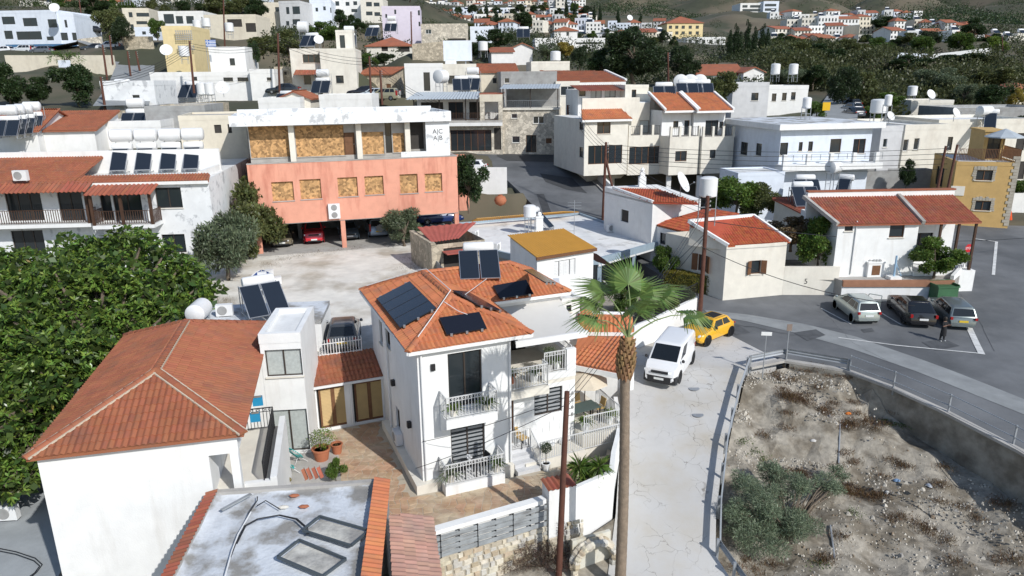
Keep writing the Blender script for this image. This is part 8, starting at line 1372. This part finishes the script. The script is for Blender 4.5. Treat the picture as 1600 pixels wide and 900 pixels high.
# scrubby slope on the right: individual trees first, ground cover after
sl_trees = [(1318, 168, 118, 66, 56, 'pine', 'dark conifer at the head of the side street'), (1345, 165, 122, 52, 50, 'scrub', 'brown-green round tree beside the dark conifer'), (1215, 118, 185, 44, 60, 'dark', 'dark tree on the slope above the white flat house'), (1250, 112, 190, 46, 64, 'scrub', 'brownish tree in the middle of the slope wood'), (1285, 110, 190, 42, 56, 'dark', 'dark tree in the slope wood, above the side street'), (1330, 95, 205, 34, 50, 'scrub', 'round shrubby tree on the upper slope wood'), (1370, 90, 215, 30, 48, 'broad', 'green tree at the top right of the slope wood'), (1230, 140, 150, 38, 50, 'olive', 'grey-green tree above the white flat house tanks'), (1270, 138, 150, 36, 46, 'dark', 'dark tree below the slope wood'), (1465, 150, 140, 44, 70, 'olive', 'grey olive-like tree on the slope behind the small cream house'), (1505, 165, 128, 34, 40, 'olive', 'rounded grey-green tree right of the small cream house'), (1545, 170, 122, 40, 60, 'dark', 'dark green tree beside the rounded grey-green tree'), (1586, 168, 120, 30, 26, 'yel', 'bright yellow-green shrub at the right edge'), (1420, 112, 170, 26, 60, 'dark', 'dark bush below the bluish boundary wall'), (1500, 106, 180, 24, 90, 'dark', 'long dark bush below the long white boundary wall'), (1440, 88, 195, 34, 40, 'broad', 'green tree behind the bluish boundary wall'), (1500, 84, 196, 36, 44, 'broad', 'leafy tree rising behind the long white wall'), (1520, 60, 220, 30, 38, 'dark', 'dark tree above the villas at right'), (1550, 88, 195, 30, 40, 'bright', 'bright green tree at the end of the long white wall'), (1378, 48, 300, 22, 34, 'dark', 'dark tree beside the terraced apartments'), (1555, 138, 150, 32, 60, 'scrub', 'brown scrub thicket near the right edge'), (1390, 170, 112, 26, 40, 'lemon', 'green tree beside the warning signs'), (1275, 185, 96, 28, 36, 'lemon', 'bush at the lower left of the side street'), (1365, 188, 100, 26, 30, 'lemon', 'bush at the lower right of the side street'), (1415, 295, 72, 46, 26, 'dark', 'narrow dark tree against the stone-clad house side'), (1590, 305, 80, 26, 60, 'broad', 'hedge-like bush right of the yellow house'), (1585, 220, 95, 40, 30, 'dark', 'dark tree at the right edge behind the cream house')]
for px, py, Y, h, w_, kd, lb in sl_trees: TR(lb, px, py, Y, h, w_, kd, px % 3)
for px, lb in ((1289, 'yellow warning sign left of the side street'), (1366, 'yellow warning sign right of the side street')): q = D(px, 188, 92); sign(lb, q, 1.7, .95, 1.0, M('sign_yellow', (.7, .42, .02), var=0, bump=0), 0)
# ground cover: shrubs too many to count on the slopes
def scrub(name, label, boxes, n, smin, smax, mats, seed, lv=80):
    r = random.Random(seed); C = []; S = []
    for i in range(n):
        x0, y0, x1, y1, Y0, Y1 = r.choice(boxes); f = r.random(); px = r.uniform(x0, x1); py = y1 + (y0 - y1) * f; Y = Y0 + (Y1 - Y0) * f; q = D(px, py, Y); z = tz_(q.x, q.y); s_ = r.uniform(smin, smax)
        if any((q.x - c_.x) ** 2 + (q.y - c_.y) ** 2 < (rr_ + s_) ** 2 for c_, rr_ in HC_): continue
        C.append((q.x, q.y, z + .2)); S.append(s_)
    bl = [(c[0], c[1], c[2] + s * .35, s, s, s * .75) for c, s in zip(C, S)]; c, d = cloud(bl, len(bl) * lv, .5); me = leafmesh(name, c, d + rng.normal(size=d.shape) * .7 + np.array([0, 0, .3]), smax * .17, smax * .10, mats); o = ob(name, me); tag(o, label, 'scrub', kind='stuff')
scrub('slope_scrub', 'mixed dark scrub covering the slope on the right', [(1200, 85, 1400, 150, 150, 225), (1380, 100, 1600, 165, 130, 185), (1340, 150, 1500, 175, 115, 140), (1190, 80, 1330, 130, 170, 230)], 750, 1.2, 3.6, leafmat('far_scrub_leaf', (.075, .085, .032), var=.18), 5, 150)
scrub('village_scrub', 'patchy garden greenery between the hillside houses', [(640, 8, 930, 60, 250, 560), (0, 5, 420, 60, 170, 260), (880, 40, 1200, 100, 200, 330), (420, 40, 640, 100, 130, 220), (1200, 20, 1450, 70, 260, 420), (1400, 40, 1600, 90, 200, 300), (900, 60, 1200, 125, 130, 220), (640, 60, 900, 100, 130, 230)], 1700, 1.0, 2.8, leafmat('far_garden_leaf', (.05, .065, .025), var=.18), 6, 80)
scrub('mountain_shade_scrub', 'dark bushes on the bare mountain, packed thick at centre to imitate shade', [(925, -25, 1230, 16, 450, 850), (925, -25, 1200, 10, 480, 850), (1250, -20, 1600, 45, 420, 700), (1400, 0, 1600, 60, 330, 600)], 1500, 2.0, 5.5, LF['dark'], 7, 40)  # bushes packed thick over the centre flank, added to darken it like shade
rt_ = random.Random(21)
for rn, xa, xb, ya, yb_, Ya, Yb, hr_, n in (('between the two lower centre rows', 650, 930, 48, 46, 285, 290, (14, 24), 12), ('between the two upper centre rows', 645, 925, 24, 22, 420, 430, (10, 18), 14), ('in front of the apartment terraces', 1200, 1380, 78, 76, 245, 250, (14, 24), 12), ('along the upper left houses', 20, 420, 28, 24, 215, 230, (18, 32), 14), ('above the white boundary wall', 1390, 1600, 72, 80, 225, 215, (14, 26), 10), ('left of the orange apartment block', 900, 1060, 70, 74, 215, 215, (16, 28), 9)):
    for i in range(n): f = (i + .5) / n; hp = rt_.uniform(*hr_); TR('dark bushy tree, %s from left, %s' % (ORD[i], rn), xa + (xb - xa) * f + rt_.uniform(-6, 6), ya + (yb_ - ya) * f + rt_.uniform(-4, 4), Ya + (Yb - Ya) * f, hp, hp * rt_.uniform(.7, 1.5), rt_.choice(['dark', 'dark', 'pine', 'scrub', 'broad']), i % 3, group='trees among the hillside houses')
# ---------------- near greenery ----------------
bt = emp('big_tree', Vector((-21, 34, -1)), 0, 'huge leafy tree with large glossy leaves filling the left side', 'tree'); o0 = Vector((-21, 34, -1)); bl = []
for px, py, Y, r in ((20, 446, 41, 3.2), (110, 436, 41, 3.0), (190, 424, 41, 2.8), (255, 432, 40, 2.2), (292, 450, 39, 1.8), (60, 490, 37, 3.4), (150, 482, 37, 3.2), (235, 478, 37, 2.6), (20, 560, 33, 3.4), (110, 550, 34, 3.2), (190, 530, 35, 2.8), (-40, 480, 38, 3.4), (-40, 600, 32, 3.2), (40, 630, 31, 2.4), (-10, 700, 29, 2.6), (300, 478, 38, 1.3), (270, 505, 36, 1.3), (15, 750, 28, 1.4), (75, 600, 31, 2.2), (155, 572, 32, 1.9), (-70, 690, 28, 2.6), (10, 660, 29.5, 2.2)):
    c = D(px, py, Y) - o0; bl.append((c.x, c.y, c.z, r * .82, r * .82, r * .72)); sub = clumps((c.x, c.y, c.z), (r * 1.15, r * 1.15, r), 9, .30, px + py, -.3); bl += sub
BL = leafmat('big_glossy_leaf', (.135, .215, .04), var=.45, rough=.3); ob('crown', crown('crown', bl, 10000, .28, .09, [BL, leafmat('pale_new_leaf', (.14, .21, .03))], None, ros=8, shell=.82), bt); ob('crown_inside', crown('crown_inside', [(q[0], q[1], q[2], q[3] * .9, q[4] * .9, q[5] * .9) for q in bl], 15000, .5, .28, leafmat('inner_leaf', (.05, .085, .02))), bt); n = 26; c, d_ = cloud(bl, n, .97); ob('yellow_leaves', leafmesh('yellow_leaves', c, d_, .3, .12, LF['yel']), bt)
b = MB(); limbs(b, (0, 0, -1.5), (0, 0, 5), bl, .5, random.Random(1)); b.build('trunk', BARK, bt)
TR2 = lambda lb, p, h, w_, kd, v=0, nm='tree', ct='tree': tree(lb, p, h, w_, kd, v, None, nm, ct)
TR2('tall feathery shrub beside the flaking white wall', P(362, 452, 2.3), 6.6, 4.6, 'olive', 0, 'shrub', 'shrub'); TR2('upright green shrub between the white wall and the coral building', P(400, 412, 2.2), 7.2, 5.0, 'scrub', 2, 'shrub', 'shrub'); TR2('lower shrub at the left end of the coral car park', P(385, 420, 2.4), 5.6, 4.2, 'scrub', 1, 'shrub', 'shrub'); TR2('brown-green undergrowth left of the plain white wall', P(20, 785, -2), 3.0, 5, 'scrub', 1, 'bush', 'bush')
ob_ = emp('olive_bush', P(1230, 850, -2.4), 0, 'grey-green olive bush spilling over the guard rail beside the lane', 'bush'); o0 = P(1230, 850, -2.4); bl = []
for px, py, z, r in ((1190, 790, -.9, 1.2), (1165, 760, -.6, .8), (1230, 760, -.8, 1.1), (1290, 755, -1.2, .8), (1180, 840, -1.6, 1.2), (1240, 820, -1.5, 1.1), (1150, 800, -1.0, .8), (1310, 740, -1.3, .5), (1200, 740, -.6, .7)): c = P(px, py, z) - o0; bl.append((c.x, c.y, c.z, r * .75, r * .75, r * .6)); bl += clumps((c.x, c.y, c.z), (r, r, r * .85), 6, .36, px, -.2)
ob('crown', crown('crown', bl, 30000, .17, .026, leafmat('olive_bush_leaf', (.19, .235, .15), var=.45)), ob_); b = MB(); limbs(b, (0, 0, -.5), (0, 0, .6), bl, .1, random.Random(4)); b.build('stem', BARK, ob_)
def tufts(name, label, spots, n, ln, wd, mat, spread):
    C = []; Dd = []
    for (x, y, z) in spots:
        for _ in range(n): C.append((x + random.gauss(0, spread), y + random.gauss(0, spread), z)); Dd.append((random.gauss(0, .5), random.gauss(0, .5), 1))
    tag(ob(name, leafmesh(name, np.array(C), np.array(Dd), ln, wd, mat, .2)), label, 'grass', kind='stuff')
def wp_(px, py):
    p = P(px, py, -1.2)
    for _ in range(6): p = P(px, py, wz(p.x, p.y))
    return (p.x, p.y, wz(p.x, p.y))
tufts('dry_grass', 'dry brown grass tufts on the bank of the waste ground', [wp_(*p) for p in ((1240, 575), (1260, 580), (1300, 582), (1320, 590), (1240, 600), (1350, 600), (1365, 605), (1290, 640), (1220, 650), (1150, 890), (1165, 880), (1180, 895), (1210, 885), (1240, 640), (1430, 820), (1255, 660), (1225, 690), (1330, 720), (1370, 740), (1400, 640))] + [wp_(random.uniform(1185, 1400), random.uniform(585, 720)) for _ in range(40)] + [wp_(random.uniform(1200, 1590), random.uniform(720, 890)) for _ in range(34)], 150, .3, .02, leafmat('brown_weed', (.13, .08, .04)), .24)
tufts('green_weeds', 'low green weeds on the bank and below the retaining wall', [wp_(*p) for p in ((1385, 603), (1390, 660), (1410, 668), (1160, 690), (1175, 705), (1190, 715), (1480, 690), (1540, 720), (1330, 800), (1280, 880), (1570, 730))], 120, .12, .04, LF['broad'], .25)
tufts('lot_weeds', 'dry straw-coloured weeds along the edges of the gravel lot', [tuple(P(px, py, 3.02)) for px, py in ((640, 420), (650, 432), (660, 440), (668, 450), (655, 415), (640, 405), (445, 405), (470, 400), (500, 395), (530, 392), (560, 388), (600, 383), (420, 415), (345, 470), (352, 478), (335, 482))], 120, .22, .012, LF['dry'], .45)
# litter on the waste ground
for k, (px, py, c, l) in enumerate(((1325, 648, (.65, .18, .02), 'crumpled orange plastic scrap on the waste ground bank'), (1320, 690, (.6, .6, .6), 'small white litter piece below the bank'), (1452, 756, (.55, .58, .62), 'white rubbish bag on the waste ground beside the dark hole'), (1402, 745, (.15, .25, .4), 'bluish litter in the middle of the waste ground'), (1386, 768, (.6, .6, .58), 'white litter lump near the bluish litter'), (1556, 735, (.05, .3, .2), 'green bottle litter below the retaining wall'), (1270, 695, (.5, .48, .45), 'grey board scrap on the stony bank'))):
    x, y, z = wp_(px, py); b = MB(); b.lathe([(.02, -.02), (.15, .0), (.12, .08), (.05, .13), (.01, .14)], 6); o = b.build('litter', M('litter%d' % k, c, rough=.6, var=.1), None, 70); o.location = (x, y, z); o.scale = (1.2, .7, .8); o.rotation_euler = (0, 0, k); tag(o, l, 'litter')
for px, py, px2, py2, l in ((1297, 822, 1304, 874, 'grey pipe lying on the dirt right of the olive bush'), (1309, 690, 1312, 712, 'dark metal post standing in the waste ground')): a, c = Vector(wp_(px, py)), Vector(wp_(px2, py2)); b = MB(); b.tube([a + Vector((0, 0, .06)), c + Vector((0, 0, .06))], .04, 7); tag(b.build('pipe', GALV), l, 'pipe')
# ---------------- rooftop clutter, poles and cables of the upper village ----------------
for lb, *a in (
 ('low whitewashed roof behind the coral building, left stretch', 405, 470, 158, 176, 88, 6, 4, WHITE, 'flat', []),
 ('low whitewashed roof behind the coral building, right stretch', 500, 582, 153, 172, 90, 6, 2, WHITE, 'flat', []),
 ('small cream gable house with red roof behind the coral roof', 436, 486, 154, 172, 91, 6, 2, PALE, 'gableF', []),
 ('grey flat roof house with stone end wall behind the heaters', 255, 330, 170, 200, 80, 8, 6, STONE, 'flat', []),
 ('white parapet house with panels behind the long heaters', 160, 255, 196, 226, 72, 6, 6, WHITE, 'flat', [])):
    HB(lb, *a, ph=.4)
for k, (px, py, Y, s, l) in enumerate(((178, 172, 93, 1.3, 'solar heater with paired tanks on the low white house with louvred window'), (293, 158, 101, 1.3, 'dark solar collectors leaning on the long white house wall'), (205, 208, 76, 1.2, 'solar heater with ball tank behind the white balcony building'), (440, 168, 92, 1.0, 'solar heater on the low whitewashed roof behind the coral building'), (500, 150, 100, 1.2, 'solar heater with white tank before the cream tower-like house'), (722, 146, 104, 1.2, 'solar heater nearest the taverna roof ridge'), (735, 145, 105, 1.2, 'solar heater at the right end behind the taverna roof'), (818, 62, 150, 1.3, 'solar heater on the hillside house above the stone house'), (545, 74, 125, 1.2, 'solar heater behind the narrow stair head'), (580, 60, 150, 1.3, 'solar heater near the veranda house roof'), (610, 52, 165, 1.3, 'solar heater at the foot of the lilac house'))): heater(l, D(px, py, Y), R_(-8 + 7 * (k % 3)), 2, 'h', s, stand=.3, second=k % 2 == 0)
for k, (px, py, Y, v, r, l) in enumerate(((265, 155, 100, False, .9, 'white tank lying under the shed roof by the long white house'), (318, 162, 96, True, .8, 'round white tank at the right of the dark collectors'), (330, 162, 96, True, .8, 'round white tank furthest right of the dark collectors'), (290, 100, 116, True, 1.0, 'white ball tank beside the yellow pierced-screen house'), (310, 55, 140, True, 1.0, 'white tank on the roof behind the yellow pierced-screen house'), (324, 52, 140, True, 1.0, 'white tank right of the pair behind the yellow house'), (360, 60, 135, True, 1.0, 'white tank beside the terrace house with pergola'), (195, 8, 185, False, .9, 'white tank on the cream apartment house roof, left'), (207, 8, 185, False, .9, 'white tank on the cream apartment house roof, right'), (475, 62, 120, False, 1.1, 'big white tank pair above the cream tower-like house'), (690, 143, 103, False, 1.2, 'large white tank at the left of the taverna roof'), (755, 90, 128, True, 1.1, 'white tank on the white house right of the billboard'), (705, 118, 112, False, .8, 'grey tank under the billboard'), (1210, 128, 112, True, .9, 'white tank tower left on the white flat house'), (1238, 128, 113, True, .9, 'white tank tower right on the white flat house'), (1423, 160, 122, True, 1.0, 'stacked white tank on the small cream house'), (1370, 192, 84, True, 1.2, 'white domed tank at the end of the pale blue house roof'))): tanks(l, D(px, py, Y), .4 + k, r * .75, 1.5, 1.1, v)
for px, py, Y, r, l in ((262, 92, 112, .9, 'large white dish in front of the yellow pierced-screen house'), (350, 152, 100, .9, 'thin wire dish on the long white house roof'), (1008, 40, 0, 0, ''), (1452, 160, 118, .8, 'white dish on the small cream house roof'), (87, 22, 160, 1.0, 'white dish on the hotel roof'), (984, 33, 300, 1.2, 'white dish among the houses above the large pine')):
    if r: dish(l, D(px, py, Y), .3, r, 1.2)
for k, (xb, yb, xt, yt, Y, l) in enumerate(((168, 128, 160, 70, 112, 'thin utility pole before the beige wall, nearer the palm'), (176, 98, 171, 55, 128, 'thin utility pole at the bend of the uphill road'), (204, 118, 199, 80, 118, 'utility pole right of the bend pole'), (218, 108, 212, 80, 122, 'short utility pole at the upper bend'), (165, 175, 157, 120, 88, 'utility pole beside the low white house'), (303, 142, 296, 64, 100, 'tall utility pole in front of the white cube'), (437, 150, 434, 52, 102, 'utility pole left of the rubble stone house'), (580, 160, 577, 88, 98, 'utility pole between the tower house and the stone house'), (597, 160, 594, 110, 97, 'second utility pole beside the parked cars'), (644, 95, 642, 18, 150, 'grey utility pole in front of the lilac house'), (888, 222, 887, 164, 92, 'dark utility pole at the stone house corner'), (1044, 152, 1044, 82, 96, 'utility pole behind the terraced half roofs'), (97 + 30, 24, 123, -4, 180, 'utility pole above the hotel'), (352, 100, 349, 0, 140, 'tall utility pole beside the terrace house with pergola'), (1567, 88, 1566, 56, 190, 'utility pole at the end of the white boundary wall'))): upole(l, D(xb, yb, Y), D(xt, yt, Y), .16, group='thin village poles')
pt = D(947, 226, 69)
wire('fan of cables running right from the braced pole past the white houses', [(pt - Vector((0, 0, .4 * k)), D(1480, 232 + 8 * k, 64)) for k in range(5)], .5, .02, group='street cables')
wire('cables slanting down from the left over the bay house front', [(D(905, 175 + 8 * k, 74), pt - Vector((0, 0, .3 * k))) for k in range(4)], .3, .02, group='street cables')
wire('long cable sagging across the cottage front towards the parked cars', [(D(1095, 385, 44.5), D(1430, 478, 40)), (D(1105, 345, 44.5), D(1600, 372, 58))], .7, .022, group='street cables')
wire('guy wires slanting from the tall pole down to the clipped hedge', [(p2t - Vector((0, 0, 2.4)), P(1008, 455, 2.4)), (p2t - Vector((0, 0, 2.6)), P(1028, 458, 2.4))], .05, .018, group='street cables')
wire('village cables crossing above the long white house', [(D(160, 122 + 4 * k, 88), D(298, 68 + 4 * k, 100)) for k in range(4)] + [(D(298, 68 + 4 * k, 100), D(436, 60 + 5 * k, 102)) for k in range(3)], .8, .022, group='street cables')
wire('village cables running between the tower house and the taverna', [(D(436, 60 + 5 * k, 102), D(578, 92 + 5 * k, 98)) for k in range(3)] + [(D(578, 92 + 5 * k, 98), D(690, 162 + 3 * k, 97)) for k in range(3)], .6, .022, group='street cables')
# hotel lettering strip, shop sign
b = MB(); q = D(30, 71, 162.5); s = ppm(q); b.box((-22 / s, 0, -2.5 / s), (92 / s, .3, 1.5 / s)); o = b.build('shop_fascia', M('fascia_blue', (.06, .16, .30))); o.location = q; tag(o, 'blue lettered fascia strip along the hotel shopfront', 'fascia'); o.rotation_euler = (0, 0, R_(-3))
sign('white notice board hanging below the date palm', D(104, 118, 120), 1.8, 2.0, 1.1, BLUEW, 0, 'notice_board')
# small boat on the gravel lot
bo = emp('small_boat', P(412, 452, 3.05), R_(110), 'small white motorboat with blue interior parked behind the solar heater', 'boat'); b = MB(); st_ = [(-1.7, .62, .35), (-.6, .75, .3), (.5, .7, .32), (1.3, .42, .4), (1.9, .03, .55)]; vs = []
for x, w_, zb_ in st_: vs += [(x, -w_, .95), (x, -w_ * .8, .55), (x, 0, zb_), (x, w_ * .8, .55), (x, w_, .95), (x, w_ * .82, .93), (x, 0, .62), (x, -w_ * .82, .93)]
b.add(vs, [(i * 8 + k, i * 8 + (k + 1) % 8, (i + 1) * 8 + (k + 1) % 8, (i + 1) * 8 + k) for i in range(4) for k in range(8)] + [tuple(range(7, -1, -1))]); b.m = [1 if i % 8 in (5, 6) and i < 32 else 0 for i in range(len(b.f))]; b.build('hull', [PUREW, M('boat_blue', (.03, .07, .22))], bo); b = MB(); b.box((-.3, -.3, .65), (.1, .3, 1.25)); b.build('console', PUREW, bo); b = MB(); b.box((-2.05, -.18, .5), (-1.7, .18, 1.35)); b.build('outboard_motor', TANKW, bo); b = MB(); b.bar((-1.5, 0, .25), (2.6, 0, .3), .1); b.bar((-.4, -.8, .25), (-.4, .8, .25), .1); b.build('trailer', GALV, bo)
for k, (px, py, l) in enumerate(((433, 443, 'white plastic crate on the gravel lot beside the small boat'), (420, 432, 'pale plastic crate behind the small boat'))): b = MB(); b.box((-.3, -.25, 0), (.3, .25, .45)); b.box((-.33, -.28, .45), (.33, .28, .5)); o = b.build('plastic_crate', TANKW); o.location = P(px, py, 3.05); o.rotation_euler = (0, 0, k + .4); tag(o, l, 'crate')
for k, (px, py) in enumerate(((1084, 607), (1090, 648))): b = MB(); b.lathe([(.02, 0), (.3, 0), (.3, .012), (.26, .016), (.02, .016)], 18); o = b.build('drain_cover', GALV); o.location = PL(px, py) + Vector((0, 0, .008)); tag(o, ('upper' if k == 0 else 'lower') + ' round drain cover set in the concrete lane', 'drain cover', 'lane drain covers')
for k, pg in enumerate((((1240, 520), (1275, 515), (1290, 524), (1262, 533)), ((1440, 535), (1475, 530), (1500, 541), (1462, 548)), ((1130, 508), (1150, 506), (1172, 520), (1150, 524)), ((1345, 515), (1362, 513), (1366, 518), (1350, 520)))): sheet('road_patch', [xy(PA(*p)) for p in pg], lambda x, y: az(y) + .022, M('patched_asphalt', (.085, .089, .094), var=.25, sc=1.5), .9)
for pts in (((1130, 505), (1180, 512), (1235, 524), (1290, 526)), ((1250, 470), (1300, 500), (1330, 535), (1400, 570)), ((1500, 460), (1530, 500), (1560, 560))): b = MB(); q = [PA(*p, .024) for p in pts]; q = [a.lerp(c, i / 6) + Vector((random.uniform(-.08, .08), random.uniform(-.1, .1), 0)) for a, c in zip(q, q[1:]) for i in range(6)]; [b.q([a, c, c + Vector((0, .05, 0)), a + Vector((0, .05, 0))]) for a, c in zip([Vector((p.x, p.y, az(p.y) + .024)) for p in q], [Vector((p.x, p.y, az(p.y) + .024)) for p in q[1:]])]; b.build('road_seam', ASPHD)['kind'] = 'structure'
